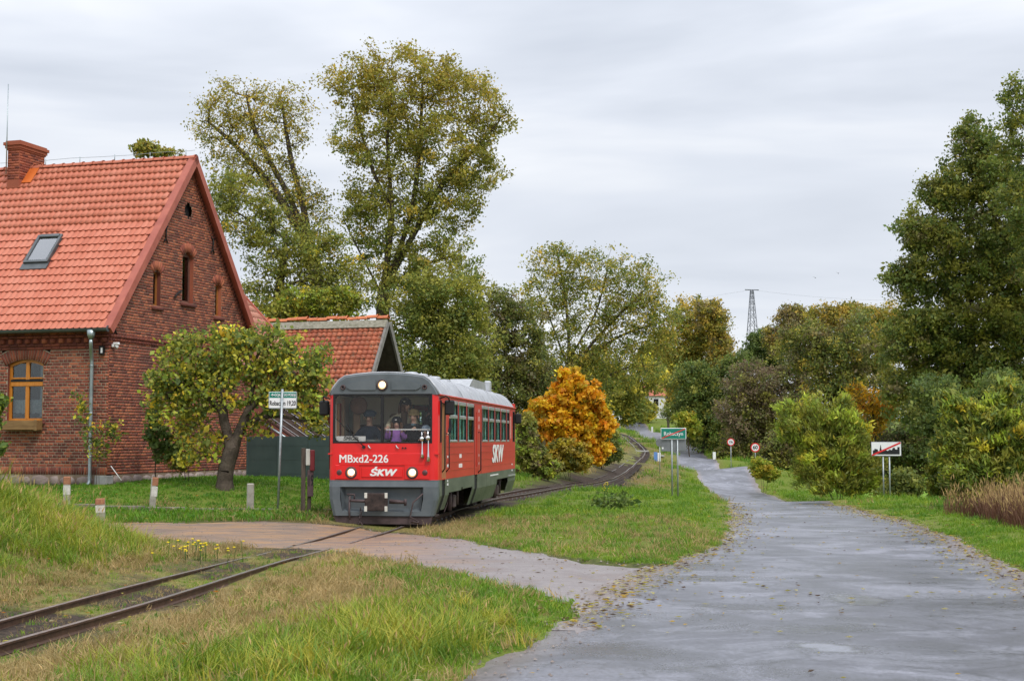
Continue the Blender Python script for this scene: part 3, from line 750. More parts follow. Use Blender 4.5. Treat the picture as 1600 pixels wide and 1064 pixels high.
# soldier course, corner quoin, cornice
a = -13.0
while a < -.01: brick_piece(V, F4, Cc, fr3, a, a + .078, .29, .5, .012, rng.random()); a += .078
a = 0.0
for row, (za, zb, pr) in enumerate(((3.63, 3.71, .03), (3.71, 3.79, .06), (3.79, 3.93, .05), (3.93, 4.01, .12), (4.01, 4.12, .15))):
    a = -13.0
    while a < -.02:
        if row != 2: brick_piece(V, F4, Cc, fr3, a, min(a + .262, 0), za, zb, pr, rng.random() * .6); a += .262
        else: brick_piece(V, F4, Cc, fr3, a, a + .131, za, zb, .12, rng.random() * .7 + .2); a += .262
for c, hw, zb, zs, ri in WIN:      # voussoirs
    R = (hw * hw + ri * ri) / (2 * ri); cz = zs + ri - R; am = math.asin((hw + .14) / (R + .12))
    nv = 18
    for k in range(nv):
        a0 = -am + 2 * am * k / nv + .0075; a1 = -am + 2 * am * (k + 1) / nv - .0075; rnd = rng.random() * .6 + .3; n = len(V)
        for d in (-.012, .012):
            for rr_, an in ((R + .005, a0), (R + .005, a1), (R + .33, a1), (R + .33, a0)): V.append(fr3(c + rr_ * math.sin(an), cz + rr_ * math.cos(an), d))
        F4.append((n + 4, n + 5, n + 6, n + 7)); F4 += [(n + q, n + (q + 1) % 4, n + 4 + (q + 1) % 4, n + 4 + q) for q in range(4)]; Cc += [(rnd,) * 3] * 8
    brick_piece(V, F4, Cc, fr3, c - hw - .1, c + hw + .1, zb - .1, zb, .05, .1)
o = mesh_np('trim_bricks', V, F4, m_brickwork, house, col=np.array(Cc)); tag(o, kind='stuff')
bk = MB(); bk.add([fr3(-13, .0, -.003), fr3(0, .0, -.003), fr3(0, .51, -.003), fr3(-13, .51, -.003)], [(0, 1, 2, 3)])
MB().bx(-13, .0, -.02, .3, 3.63, 4.45).build('cornice_core', m_brick, house)
for c, hw, zb, zs, ri in WIN: bk.add([fr3(c - hw - .25, zs - .05, -.004), fr3(c + hw + .25, zs - .05, -.004), fr3(c + hw + .25, zs + .5, -.004), fr3(c - hw - .25, zs + .5, -.004)], []) 
bk.build('wall_base', m_mortar, house, fix=False)
for c, hw, zb, zs, ri in WIN:      # arch backing with the opening left free
    A = MB(); R = (hw * hw + ri * ri) / (2 * ri); cz = zs + ri - R; nn = 12; am = math.asin((hw + .14) / (R + .12)); vv = []
    for k in range(nn + 1):
        an = -am + 2 * am * k / nn
        vv += [fr3(c + R * math.sin(an), cz + R * math.cos(an), -.003), fr3(c + (R + .36) * math.sin(an), cz + (R + .36) * math.cos(an), -.003)]
    A.add(vv, [(2 * k, 2 * k + 1, 2 * k + 3, 2 * k + 2) for k in range(nn)]); A.build('arch_backing', m_mortar, house, fix=False)
# field stone footing, each stone a part
def footing(x_to3, L, n0, vis):
    a = 0.0; st = 0
    while a < L:
        w = rng.uniform(.28, .6); h = rng.uniform(.22, .31)
        pts = []; nseg = 9
        mbx = MB(); vv = []
        for ring, (sc_, d) in enumerate(((1.0, -.02), (.93, .03), (.6, .055))):
            for k in range(nseg):
                an = 2 * math.pi * k / nseg; q = (abs(math.cos(an))**4 + abs(math.sin(an))**4)**-.25
                jit = 1 + .06 * math.sin(5 * an + st * 2.1)
                vv.append(x_to3(a + w / 2 + math.cos(an) * q * (w / 2 - .012) * sc_ * jit, .14 + math.sin(an) * q * h / 2 * sc_ * jit - .01, d))
        fs = [(r * nseg + k, r * nseg + (k + 1) % nseg, (r + 1) * nseg + (k + 1) % nseg, (r + 1) * nseg + k) for r in range(2) for k in range(nseg)] + [tuple(2 * nseg + k for k in range(nseg))]
        mbx.add(vv, fs, 0, True).build('stone', m_stone, house); a += w + .02; st += 1
footing(lambda a, z, d: (-a - .35, -d, z), 4.5, 0, True)
footing(lambda a, z, d: (d, a + .3, z), 7.5, 0, True)
MB().bx(-.33, .03, -.04, .3, -.05, .27, bev=.01).build('corner_stone', mottled('cement_block', (.28, .28, .27), (.4, .4, .38), 6, .9), house)
MB().bx(-13, -.34, -.0, .2, -.4, .29).bx(-.3, -.002, .3, 8.05, -.4, .29).build('footing', m_gmortar, house)

# gable wall
ga3 = lambda a, z, d: (d, a, z)
GW = [(2.37, .2, 4.97, 5.86, .12), (4.08, .32, 5.22, 6.55, .16), (5.93, .2, 4.97, 5.86, .12)]
def gable_spans(z):
    zz = OVZ + SL * .3
    a0 = max(0, (z - zz) / SL + .0); a1 = 8.06 - a0
    if a1 <= a0: return []
    sp = [(a0, a1)]
    for c, hw, zb, zs, ri in GW:
        if zb < z < zs + ri:
            h = arch_half(z, hw, zs, ri); sp = cut(sp, c - h, c + h)
    d = z - 7.93
    if abs(d) < .21:
        h = math.sqrt(.21**2 - d * d); sp = cut(sp, 4.05 - h, 4.05 + h)
    return sp
brick_wall(house, ga3, gable_spans, .29, 9.4, None, m_gmortar)
V = []; F4 = []; Cc = []
for za, zb, pr in ((3.84, 3.93, .03), (3.93, 4.03, .055)):
    a = 0.0
    while a < 8.0: brick_piece(V, F4, Cc, ga3, a, a + .131, za, zb, pr, rng.random() * .6); a += .131
for c, hw, zb, zs, ri in GW:
    R = (hw * hw + ri * ri) / (2 * ri); cz = zs + ri - R; am = math.asin(min(.95, (hw + .06) / (R + .1))); nv = max(5, int(2 * am * (R + .12) / .08))
    for k in range(nv):
        a0 = -am + 2 * am * k / nv + .006; a1 = -am + 2 * am * (k + 1) / nv - .006; rnd = rng.random() * .6 + .3; n = len(V)
        for d in (-.012, .016):
            for rr_, an in ((R + .004, a0), (R + .004, a1), (R + .27, a1), (R + .27, a0)): V.append(ga3(c + rr_ * math.sin(an), cz + rr_ * math.cos(an), d))
        F4.append((n + 4, n + 5, n + 6, n + 7)); F4 += [(n + q, n + (q + 1) % 4, n + 4 + (q + 1) % 4, n + 4 + q) for q in range(4)]; Cc += [(rnd,) * 3] * 8
    brick_piece(V, F4, Cc, ga3, c - hw - .09, c + hw + .09, zb - .13, zb - .01, .07, .02)
sl_len = math.hypot(4.05, SL * 4.05)
for side in (-1, 1):               # raking courses under the verge
    for q, (off, pr) in enumerate(((.18, .035), (.10, .06))):
        for k in range(int(sl_len / .131)):
            s0, s1 = k * .131, (k + 1) * .131; n = len(V); rnd = rng.random() * .5
            for d in (-.01, pr):
                for s_, w in ((s0 + .006, off - .075), (s1 - .006, off - .075), (s1 - .006, off), (s0 + .006, off)):
                    a = s_ * math.cos(SA) + w * math.sin(SA); z = OVZ + SL * .3 + s_ * math.sin(SA) - w * math.cos(SA)
                    if side > 0: a = 8.06 - a
                    V.append(ga3(a, z, d))
            F4.append((n + 4, n + 5, n + 6, n + 7)); F4 += [(n + t, n + (t + 1) % 4, n + 4 + (t + 1) % 4, n + 4 + t) for t in range(4)]; Cc += [(rnd,) * 3] * 8
o = mesh_np('gable_trim_bricks', V, F4, m_brickwork, house, col=np.array(Cc)); tag(o, kind='stuff')

# windows
def arch_poly(c, hw, zb, zs, ri, ins=0, n=8):
    hw -= ins; ri2 = max(ri - ins * .3, .02); R = (hw * hw + ri2 * ri2) / (2 * ri2); cz = zs + ri - ins - R; am = math.asin(hw / R)
    return [(c - hw, zb + ins), (c + hw, zb + ins)] + [(c + R * math.sin(am - 2 * am * k / n), cz + R * math.cos(am - 2 * am * k / n)) for k in range(n + 1)]
for wi, (c, hw, zb, zs, ri) in enumerate(WIN):
    w = MB(); po = arch_poly(c, hw, zb, zs, ri); pin = arch_poly(c, hw, zb, zs, ri, .075); n = len(po)
    vv = [(a, .09, z) for a, z in po] + [(a, .09, z) for a, z in pin] + [(a, .15, z) for a, z in pin] + [(a, .15, z) for a, z in po]
    fs = [(k, (k + 1) % n, n + (k + 1) % n, n + k) for k in range(n)] + [(n + k, n + (k + 1) % n, 2 * n + (k + 1) % n, 2 * n + k) for k in range(n)]
    w.add(vv, fs)
    w.bx(c - .055, c + .055, .085, .15, zb + .05, zs + ri - .06, bev=.008)
    w.bx(c - hw + .05, c + hw - .05, .07, .15, 2.66, 2.78, bev=.008); w.bx(c - hw + .06, c + hw - .06, .09, .15, 2.86, 2.9)
    fr = w.build('window', m_wood_o, house)
    MB().bx(c - hw + .05, c + hw - .05, .06, .1, 2.79, 2.84).build('drip_bar', m_iron, fr)
    for sx_ in (-1, 1):
        q0, q1 = sorted((c + sx_ * .05, c + sx_ * (hw - .07)))
        MB().prism([(q0, zb + .07), (q1, zb + .07), (q1, 2.67), (q0, 2.67)], .125, .13, 'y').build('pane', m_glass, fr)
        MB().prism([(q0, 2.88), (q1, 2.88), (q1, zs + (.0 if sx_ > 0 else .0) + .02), (q0, zs + .05)], .125, .13, 'y').build('pane', m_glass, fr)
    rv = MB(); rv.add([(a, 0, z) for a, z in po] + [(a, .16, z) for a, z in po], [(k, (k + 1) % n, n + (k + 1) % n, n + k) for k in range(n)]); rv.build('reveal', m_brick, house)
    cu = MB(); 
    for (xa, xb, za, zb2) in ((c + .3, c + hw, zb + .12, zs), (c - hw, c + hw, zb + .2, zb + .58)):
        nn = 24; vv = []
        for k in range(nn + 1):
            x = xa + (xb - xa) * k / nn; yy = .25 + .02 * math.sin(k * 2.2)
            lo = za + (.03 * abs(math.sin(k * .9)) if zb2 - za < .5 else 0); vv += [(x, yy, lo), (x, yy, zb2)]
        cu.add(vv, [(2 * k, 2 * k + 2, 2 * k + 3, 2 * k + 1) for k in range(nn)], 0, True)
    cu.build('lace_curtain', m_curtain, fr, fix=False)
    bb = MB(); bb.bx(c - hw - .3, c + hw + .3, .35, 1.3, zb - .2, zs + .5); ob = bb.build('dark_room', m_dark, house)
fb = MB(); c = WIN[0][0]
fb.bx(c - .6, c + .6, -.34, -.31, 1.48, 1.73, bev=.008).bx(c - .6, c + .6, -.08, -.05, 1.48, 1.73).bx(c - .6, c - .57, -.31, -.08, 1.48, 1.73).bx(c + .57, c + .6, -.31, -.08, 1.48, 1.73).bx(c - .56, c + .56, -.3, -.09, 1.5, 1.6)
fb.bx(c - .63, c - .54, -.355, -.33, 1.46, 1.75, bev=.006).bx(c + .54, c + .63, -.355, -.33, 1.46, 1.75, bev=.006)
fbx = fb.build('flower_box', m_wood_b, None); fbx.location = house.location; fbx.rotation_euler = house.rotation_euler
tag(fbx, 'weathered wooden flower box under the orange framed window', 'flower box')
for c, hw, zb, zs, ri in GW:
    po = arch_poly(c, hw, zb, zs, ri, 0, 6); n = len(po)
    rv = MB(); rv.add([(0, a, z) for a, z in po] + [(-.2, a, z) for a, z in po], [(k, (k + 1) % n, n + (k + 1) % n, n + k) for k in range(n)]); rv.build('reveal', m_brick, house)
    w = MB(); w.bx(-.17, -.12, c - hw + .0, c - hw + .06, zb, zs + ri * .4).bx(-.17, -.12, c + hw - .06, c + hw, zb, zs + ri * .4).bx(-.17, -.12, c - hw + .06, c + hw - .06, zb, zb + .06).bx(-.17, -.12, c - hw + .06, c + hw - .06, zs + ri * .2, zs + ri * .7)
    fr = w.build('window', mottled('dark_orange_frame', (.26, .09, .02), (.36, .14, .03), 5, .5) if hw < .3 else mottled('brown_frame', (.12, .05, .035), (.2, .085, .06), 5, .5), house)
    MB().prism([(c - hw + .05, zb + .05), (c + hw - .05, zb + .05), (c + hw - .05, zs + ri * .4), (c - hw + .05, zs + ri * .4)], -.15, -.145, 'x').build('pane', m_glass, fr)
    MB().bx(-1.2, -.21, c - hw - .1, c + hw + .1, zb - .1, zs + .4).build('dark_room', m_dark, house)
MB().bx(-.26, -.24, 4.08 - .3, 4.08 + .0, 5.2, 6.4).build('curtain', m_curtain, house)
MB().bx(-.18, -.12, 3.8, 4.3, 7.7, 8.2).build('vent_recess', m_dark, house)
for a_, z_ in ((2.76, 7.06), (5.49, 7.1), (3.5, 5.42), (.25, 4.25)):       # iron wall anchors
    w = MB()
    if z_ == 5.42: w.tube([(.02, a_ + .2, z_ + .12), (.03, a_ + .02, z_ + .05), (.05, a_ - .25, z_ - .12)], .025, 5)
    else:
        w.tube([(.03, a_, z_ - .18), (.045, a_, z_ + .18)], .022, 5); w.tube([(.03, a_ - .1, z_ - .24), (.03, a_, z_ - .1), (.03, a_ + .1, z_ - .24)], .02, 5); w.tube([(.03, a_ - .08, z_ + .26), (.03, a_, z_ + .12), (.03, a_ + .1, z_ + .24)], .02, 5)
    w.build('wall_anchor', m_iron, house)
MB().bx(-13.0, -12.9, 0, 8.06, -.3, 4.4).bx(-12.9, 0, 7.96, 8.06, -.3, 4.4).build('rear_walls', m_brick, house)

# roof
def roof_pt(x, s_, w=0.0):    # s_ metres up the slope from the eave edge, w metres off the plane
    return (x, OVY + s_ * math.cos(SA) - w * math.sin(SA), OVZ + s_ * math.sin(SA) + w * math.cos(SA))
SLEN = math.hypot(RY - OVY, RIDGE - OVZ)
rf = MB()
for sgn in (1, -1):
    def rp(x, s_, w):
        p = roof_pt(x, s_, w); return p if sgn > 0 else (p[0], 2 * RY - p[1], p[2])
    rf.add([rp(-13.3, 0, -.08), rp(.18, 0, -.08), rp(.18, SLEN, -.08), rp(-13.3, SLEN, -.08), rp(-13.3, 0, 0), rp(.18, 0, 0), rp(.18, SLEN, 0), rp(-13.3, SLEN, 0)],
           [(0, 1, 2, 3), (4, 5, 6, 7), (0, 1, 5, 4), (1, 2, 6, 5), (2, 3, 7, 6), (3, 0, 4, 7)], 0)
roof = rf.build('roof', m_verge, house)
vg = MB()
for sgn in (1, -1):
    pts = []
    for (xx, ww) in ((.17, -.16), (.27, -.16), (.27, .045), (.06, .06), (.06, .03), (.17, .0)):
        for s_ in (-.05, SLEN + .03):
            p = roof_pt(xx, s_, ww); pts.append(p if sgn > 0 else (p[0], 2 * RY - p[1], p[2]))
    n = 6; vg.add(pts, [(2 * k, 2 * ((k + 1) % n), 2 * ((k + 1) % n) + 1, 2 * k + 1) for k in range(n)] + [tuple(2 * k for k in range(n)), tuple(2 * k + 1 for k in range(n))])
vg.build('verge', m_verge, roof)
ROWS = 23; EXP = SLEN / ROWS; TW = .185
def tile_mesh_pts():
    nu, nv = 5, 2; v = []
    for j_ in range(nv + 1):
        for i_ in range(nu):
            u = -TW / 2 + .003 + (TW - .006) * i_ / (nu - 1); q = (i_ / (nu - 1)) * 2 - 1
            low = -.05 * math.cos(q * math.pi / 2)
            y = (low if j_ == 0 else 0) + (EXP + .03) * j_ / nv
            w = .042 * (1 - j_ / nv) + .008 + .01 * math.cos(q * math.pi)
            v.append((u, y, w))
    nb = len(v)
    for i_ in range(nu): p = v[i_]; v.append((p[0], p[1] + .012, p[2] - .036))
    f = [(j_ * nu + i_, j_ * nu + i_ + 1, (j_ + 1) * nu + i_ + 1, (j_ + 1) * nu + i_) for j_ in range(nv) for i_ in range(nu - 1)]
    f += [(nb + i_, nb + i_ + 1, i_ + 1, i_) for i_ in range(nu - 1)]
    return v, f
tv, tf = tile_mesh_pts(); tv = np.array(tv); tfa = np.array(tf)
tile_me = None; bulkV = []; bulkF = []; bulkC = []; nt_ = 0
skx0, skx1, sks0, sks1 = -3.21 - .4 , -3.21 + .4, (1.92) / math.cos(SA) - .65, (1.92) / math.cos(SA) + .62
cs, sn = math.cos(SA), math.sin(SA)
for r in range(ROWS):
    x = .06 - TW / 2 - (TW / 2 if r % 2 else 0)
    while x > -13.2:
        s0 = r * EXP; xl = -(3.5 + 3.1 * s0 / SLEN)
        inside_sky = skx0 - TW * .2 < x < skx1 + TW * .2 and sks0 - EXP < s0 < sks1 - .1
        if not inside_sky:
            p = roof_pt(x, s0, 0)
            if x > xl and nt_ < 300:
                if tile_me is None:
                    o = MB().add(tv.tolist(), tf).build('tile', m_tile, house, p, (SA, 0, 0)); tile_me = o.data
                else: link('tile', tile_me, None, house, p, (SA, 0, rng.normal() * .004))
                nt_ += 1
            else:
                a = np.stack([tv[:, 0] + p[0], p[1] + tv[:, 1] * cs - tv[:, 2] * sn, p[2] + tv[:, 1] * sn + tv[:, 2] * cs], -1)
                bulkF.append(tfa + len(bulkV) * len(tv)); bulkV.append(a); bulkC.append(np.full((len(tv), 3), rng.random()))
        x -= TW
o = mesh_np('roof_tiles', np.concatenate(bulkV), np.concatenate(bulkF), m_tiles, house, col=np.concatenate(bulkC)); tag(o, kind='stuff')
x = .25; rt = None
while x > -13.2:
    if rt is None:
        mb = MB(); vv = []
        for k, (xx, rr_) in enumerate(((0, .135), (-.04, .135), (-.06, .115), (-.36, .105))):
            for q in range(9):
                an = math.pi * q / 8; vv.append((xx, math.cos(an) * rr_, math.sin(an) * rr_ * .9))
        mb.add(vv, [(k * 9 + q, k * 9 + q + 1, (k + 1) * 9 + q + 1, (k + 1) * 9 + q) for k in range(3) for q in range(8)], 0, True)
        rt = mb.build('ridge_tile', m_tile, roof, (x, RY, RIDGE - .03)); rtm = rt.data
    else: link('ridge_tile', rtm, None, roof, (x, RY, RIDGE - .03 + rng.normal() * .003))
    x -= .345
w = MB(); w.tube([(.2, RY, RIDGE + .22)] + [(-k * 1.0, RY, RIDGE + .21 + .015 * math.sin(k * 2)) for k in range(13)], .006, 4); w.build('lightning_wire', m_zinc, roof)
for k in range(8): MB().tube([(-.1 - k * 1.2, RY, RIDGE + .07), (-.1 - k * 1.2, RY, RIDGE + .25)], .012, 4).build('wire_holder', m_zinc, roof)
# skylight
sk = MB()
def sbox(mb, xa, xb, sa, sb, wa, wb, mi=0):
    pts = [roof_pt(x_, s_, w_) for w_ in (wa, wb) for (x_, s_) in ((xa, sa), (xb, sa), (xb, sb), (xa, sb))]
    mb.add(pts, [(3, 2, 1, 0), (4, 5, 6, 7), (0, 1, 5, 4), (1, 2, 6, 5), (2, 3, 7, 6), (3, 0, 4, 7)], mi)
m_skf = mottled('grey_metal_frame', (.07, .08, .085), (.12, .13, .135), 4, .4, .5, .4, .05)
sbox(sk, skx0, skx0 + .08, sks0 + .15, sks1, 0, .11); sbox(sk, skx1 - .08, skx1, sks0 + .15, sks1, 0, .11); sbox(sk, skx0 + .08, skx1 - .08, sks0 + .15, sks0 + .23, 0, .11); sbox(sk, skx0 + .08, skx1 - .08, sks1 - .1, sks1, 0, .13)
sbox(sk, skx0 - .03, skx1 + .03, sks0 - .08, sks0 + .15, .03, .055)
skw = sk.build('skylight', m_skf, house)
g = MB(); sbox(g, skx0 + .08, skx1 - .08, sks0 + .23, sks1 - .1, .07, .08); g.build('pane', glass('skylight_glass', (.8, .8, .85), .05, 6), skw)
g = MB(); sbox(g, skx0 + .08, skx1 - .08, sks0 + .23, sks1 - .1, .0, .01); g.build('sky_reflection', mottled('pale_sky_reflection', (.62, .6, .66), (.7, .68, .73), 2, .8), skw)  # pale lilac sheet under the glass paints in the reflected sky
# chimney
ch = MB(); ch.bx(-5.8, -5.38, RY - .62, RY + .62, 8.4, 9.95).bx(-5.86, -5.32, RY - .68, RY + .68, 10.0, 10.09).bx(-5.9, -5.28, RY - .72, RY + .72, 10.09, 10.18).bx(-5.85, -5.33, RY - .67, RY + .67, 10.18, 10.23).bx(-5.83, -5.35, RY - .65, RY + .65, 9.95, 10.0)
chim = ch.build('chimney', m_brick, house)
V = []; F4 = []; Cc = []
for k in range(11):
    z = 9.05 + k * CO
    for (t3, a0, a1) in ((lambda a, z_, d: (a, RY - .62 - d, z_), -5.8, -5.38), (lambda a, z_, d: (-5.38 + d, a, z_), RY - .62, RY + .62)):
        a = a0 - (.13 if k % 2 else 0)
        while a < a1: brick_piece(V, F4, Cc, t3, max(a, a0), min(a + .262, a1), z, z + CO, .008, rng.random()); a += .262
o = mesh_np('chimney_bricks', V, F4, m_brickwork, chim, col=np.array(Cc)); tag(o, kind='stuff')
fl = MB(); pts = [roof_pt(a, s_, .05) for a, s_ in ((-5.9, SLEN - .75), (-5.05, SLEN - .75), (-5.05, SLEN), (-5.9, SLEN))]; pts2 = [roof_pt(a, s_, .065) for a, s_ in ((-5.9, SLEN - .75), (-5.05, SLEN - .75), (-5.05, SLEN), (-5.9, SLEN))]
fl.add(pts + pts2, [(0, 1, 2, 3), (4, 5, 6, 7), (0, 1, 5, 4), (1, 2, 6, 5), (2, 3, 7, 6), (3, 0, 4, 7)]); fl.build('flashing', mottled('orange_flashing', (.5, .1, .015), (.6, .15, .03), 3, .5), chim)
MB().tube([(-5.75, RY - .75, 9.2), (-5.75, RY - .75, 11.95)], [.018, .01], 6).build('lightning_rod', m_zinc, house)
# gutter and downpipe
gt = MB(); prof_g = [(-.085 * math.cos(math.pi * k / 8), -.085 * math.sin(math.pi * k / 8)) for k in range(9)]; prof_g = [(-.1, .01)] + prof_g + [(.075, -.01)] + [(-.075 * math.cos(math.pi * k / 8), -.075 * math.sin(math.pi * k / 8)) for k in range(8, -1, -1)]
gt.prism([(OVY - .07 + a, OVZ - .02 + b_) for a, b_ in prof_g], -13.3, .2, 'x'); gt.disc((.2, OVY - .07, OVZ - .03), .085, .01, 'x')
gt.build('gutter', m_gutter, house)
dp = MB(); dx_ = -.42
dp.tube([(dx_ + .12, OVY - .07, OVZ - .06), (dx_ + .12, OVY - .07, OVZ - .2), (dx_ + .12, OVY - .07, OVZ - .3)], [.115, .1, .06], 12)
dp.tube([(dx_ + .12, OVY - .07, OVZ - .3), (dx_ + .12, OVY - .07, OVZ - .4), (dx_ + .06, OVY + .04, OVZ - .6), (dx_, OVY + .16, OVZ - .75), (dx_, OVY + .18, OVZ - .9), (dx_, OVY + .18, .18), (dx_, OVY + .16, .08), (dx_, OVY + .08, .02)], .05, 12)
for z_ in (3.15, 1.9, .75): dp.tube([(dx_, OVY + .18, z_), (dx_, OVY + .18, z_ + .04)], .06, 12)
dp.build('downpipe', m_zinc, house)
# little camera and lamp box at the corner
sc_ = empty('security_camera', house.matrix_basis @ Vector((.03, .12, 3.7)), HR, 'small white security camera on the brick house corner', 'security camera')
MB().bx(0, .06, -.04, .1, -.03, .05, bev=.01).bx(.03, .2, -.03, .06, .03, .1, bev=.015).build('housing', m_white, sc_)
MB().lathe([(.001, -.09), (.04, -.08), (.055, -.04), (.055, 0)], (.12, .02, .02), 12).build('dome', m_white, sc_); MB().disc((.12, -.04, -.035), .02, .01, 'y', 10).build('lens', m_iron, sc_)
wl_ = empty('wall_lamp', house.matrix_basis @ Vector((-.17, -.01, 3.58)), HR, 'small dark lamp box with pale glass on brick wall beside downpipe', 'lamp')
MB().bx(-.07, .07, -.09, 0, -.12, .12, bev=.01).build('case', m_iron, wl_); MB().bx(0, .05, -.1, -.088, -.07, .07).build('pane', m_white, wl_)

# rear wing of the house: roof falling towards the yard
m_tile2 = roof_tile_mat('pale_clay_tiles', [(.2, (.36, .13, .085)), (.5, (.47, .20, .14)), (.8, (.56, .28, .2))], True, .25)
wing = empty('rear_wing', (HC[0] + GD[0] * 8.06, HC[1] + GD[1] * 8.06, .6), HR, 'rear brick wing with pale sloping tile roof behind the big gable', 'building')
MB().bx(-5, -.05, .05, 4.3, -.4, 3.5).build('wall', m_brick, wing)
def slope_tiles(name, o3, nu, nv, tw, ex, amp, mat, parent, hump=1):
    """pantiles: o3(u, v, w) maps width, up-slope and height to the parent's space"""
    per = 6; V = []; Fq = []; C_ = []
    for j_ in range(nv):
        for i_ in range(nu):
            n = len(V); rnd = rng.random(); jx = rng.normal() * .004
            for vv in range(2):
                for q in range(per):
                    u = i_ * tw + tw * q / (per - 1) + jx; w = amp * (math.sin(q / (per - 1) * 2 * math.pi) * .5 + .5) + (.035 if vv == 0 else 0.005) + rng.normal() * .001
                    V.append(o3(u, j_ * ex + (ex + .02) * vv, w)); C_.append((rnd,) * 3)
            for q in range(per):
                u = i_ * tw + tw * q / (per - 1) + jx; w = amp * (math.sin(q / (per - 1) * 2 * math.pi) * .5 + .5) + .012
                V.append(o3(u, j_ * ex, w)); C_.append((rnd * .3,) * 3)
            for q in range(per - 1):
                Fq.append((n + q, n + q + 1, n + per + q + 1, n + per + q)); Fq.append((n + 2 * per + q, n + 2 * per + q + 1, n + q + 1, n + q))
    o = mesh_np(name, V, Fq, mat, parent, col=np.array(C_)); return tag(o, kind='stuff')
wa = math.radians(46)
def w3(u, v, w): return (.25 - v * math.cos(wa) + w * math.sin(wa), u - .9, 3.45 + v * math.sin(wa) + w * math.cos(wa))
slope_tiles('roof_tiles', w3, 23, 13, .22, .34, .05, m_tile2, wing)
r_ = MB(); r_.add([w3(0, 0, -.06), w3(5.1, 0, -.06), w3(5.1, 4.45, -.06), w3(0, 4.45, -.06), w3(0, 0, 0), w3(5.1, 0, 0), w3(5.1, 4.45, 0), w3(0, 4.45, 0)], [(0, 1, 2, 3), (4, 5, 6, 7), (0, 1, 5, 4), (1, 2, 6, 5), (2, 3, 7, 6), (3, 0, 4, 7)])
wr = r_.build('roof', m_verge, wing)
r_ = MB(); r_.add([w3(5.06, -.03, -.1), w3(5.17, -.03, -.1), w3(5.17, 4.5, -.1), w3(5.06, 4.5, -.1), w3(5.06, -.03, .08), w3(5.17, -.03, .08), w3(5.17, 4.5, .08), w3(5.06, 4.5, .08)], [(0, 1, 2, 3), (4, 5, 6, 7), (0, 1, 5, 4), (1, 2, 6, 5), (2, 3, 7, 6), (3, 0, 4, 7)])
r_.build('verge', m_verge, wr)

# barn
barn = empty('old_barn', (-4.52, 52, .6), HR, 'old brick barn with mossy red pantile roof and dark open gable', 'barn')
m_tile3 = roof_tile_mat('mossy_pantile', [(.2, (.28, .07, .04)), (.5, (.47, .13, .062)), (.8, (.62, .22, .11))], True, .8)
ba = math.atan2(3.14, 2.2); bl = math.hypot(3.14, 2.2)
def b3(u, v, w): return (-8.6 + u, -2.3 + v * math.cos(ba) - w * math.sin(ba), 2.32 + v * math.sin(ba) + w * math.cos(ba))
slope_tiles('roof_tiles', b3, 43, 17, .2, .213, .045, m_tile3, barn)
r_ = MB()
for sg_ in (1, -1):
    pp = [b3(0, 0, -.07), b3(8.6, 0, -.07), b3(8.6, bl + .1, -.07), b3(0, bl + .1, -.07), b3(0, 0, 0), b3(8.6, 0, 0), b3(8.6, bl + .1, 0), b3(0, bl + .1, 0)]
    if sg_ < 0: pp = [(p[0], -p[1], p[2]) for p in pp]
    r_.add(pp, [(0, 1, 2, 3), (4, 5, 6, 7), (0, 1, 5, 4), (1, 2, 6, 5), (2, 3, 7, 6), (3, 0, 4, 7)])
brf = r_.build('roof', mottled('old_roof_boards', (.05, .04, .035), (.1, .085, .07), 4, .9), barn)
m_cem = mottled('lichen_mortar', (.16, .155, .11), (.34, .32, .26), 9, .9, .2, 0, .5)
r_ = MB(); pp = [b3(-.0, bl - .28, .03), b3(8.65, bl - .28, .03), b3(8.65, bl + .05, .03), b3(-.0, bl + .05, .03), b3(0, bl - .28, .1), b3(8.65, bl - .28, .1), b3(8.65, bl + .05, .1), b3(0, bl + .05, .1)]
r_.add(pp, [(0, 1, 2, 3), (4, 5, 6, 7), (0, 1, 5, 4), (1, 2, 6, 5), (2, 3, 7, 6), (3, 0, 4, 7)]); r_.build('mortar_band', m_cem, brf)
r_ = MB()
for sg_ in (1, -1):
    pp = [b3(8.6, -.05, -.12), b3(8.68, -.05, -.12), b3(8.68, bl, -.12), b3(8.6, bl, -.12), b3(8.6, -.05, .08), b3(8.68, -.05, .08), b3(8.68, bl, .08), b3(8.6, bl, .08)]
    if sg_ < 0: pp = [(p[0], -p[1], p[2]) for p in pp]
    r_.add(pp, [(0, 1, 2, 3), (4, 5, 6, 7), (0, 1, 5, 4), (1, 2, 6, 5), (2, 3, 7, 6), (3, 0, 4, 7)])
r_.build('verge_board', mottled('grey_weathered_board', (.14, .13, .12), (.25, .24, .22), 5, .85), brf)
m_rt = roof_tile_mat('orange_ridge', [(.2, (.42, .11, .05)), (.5, (.66, .2, .075)), (.8, (.78, .28, .12))], False, .3)
for k in range(22):
    o = link('ridge_tile', rtm.copy() if k == 0 else brm2, None, brf, (.05 - k * .4, 0, 5.62 + .03 * math.sin(k * 1.7)), (0, 0, 0))
    if k == 0: brm2 = o.data; brm2.materials.clear(); brm2.materials.append(m_rt)
    o.scale = (1.15, 1.1, 1.1)
MB().bx(-8.5, -.3, -2.1, -1.85, -.4, 2.7).bx(-8.5, -.35, 1.85, 2.1, -.4, 2.7).bx(-8.5, -8.3, -1.85, 1.85, -.4, 2.7).bx(-.55, -.3, -1.85, 1.85, -.4, 2.2).build('wall', m_brick, barn)
MB().prism([(-1.9, 2.2), (1.9, 2.2), (1.9, 2.7), (0, 5.35), (-1.9, 2.7)], -.9, -.8, 'x').build('gable_void', mottled('blue_black_void', (.008, .009, .015), (.02, .02, .03), 4, .8), barn)  # flat blue-black sheet, painted as the darkness inside the open gable
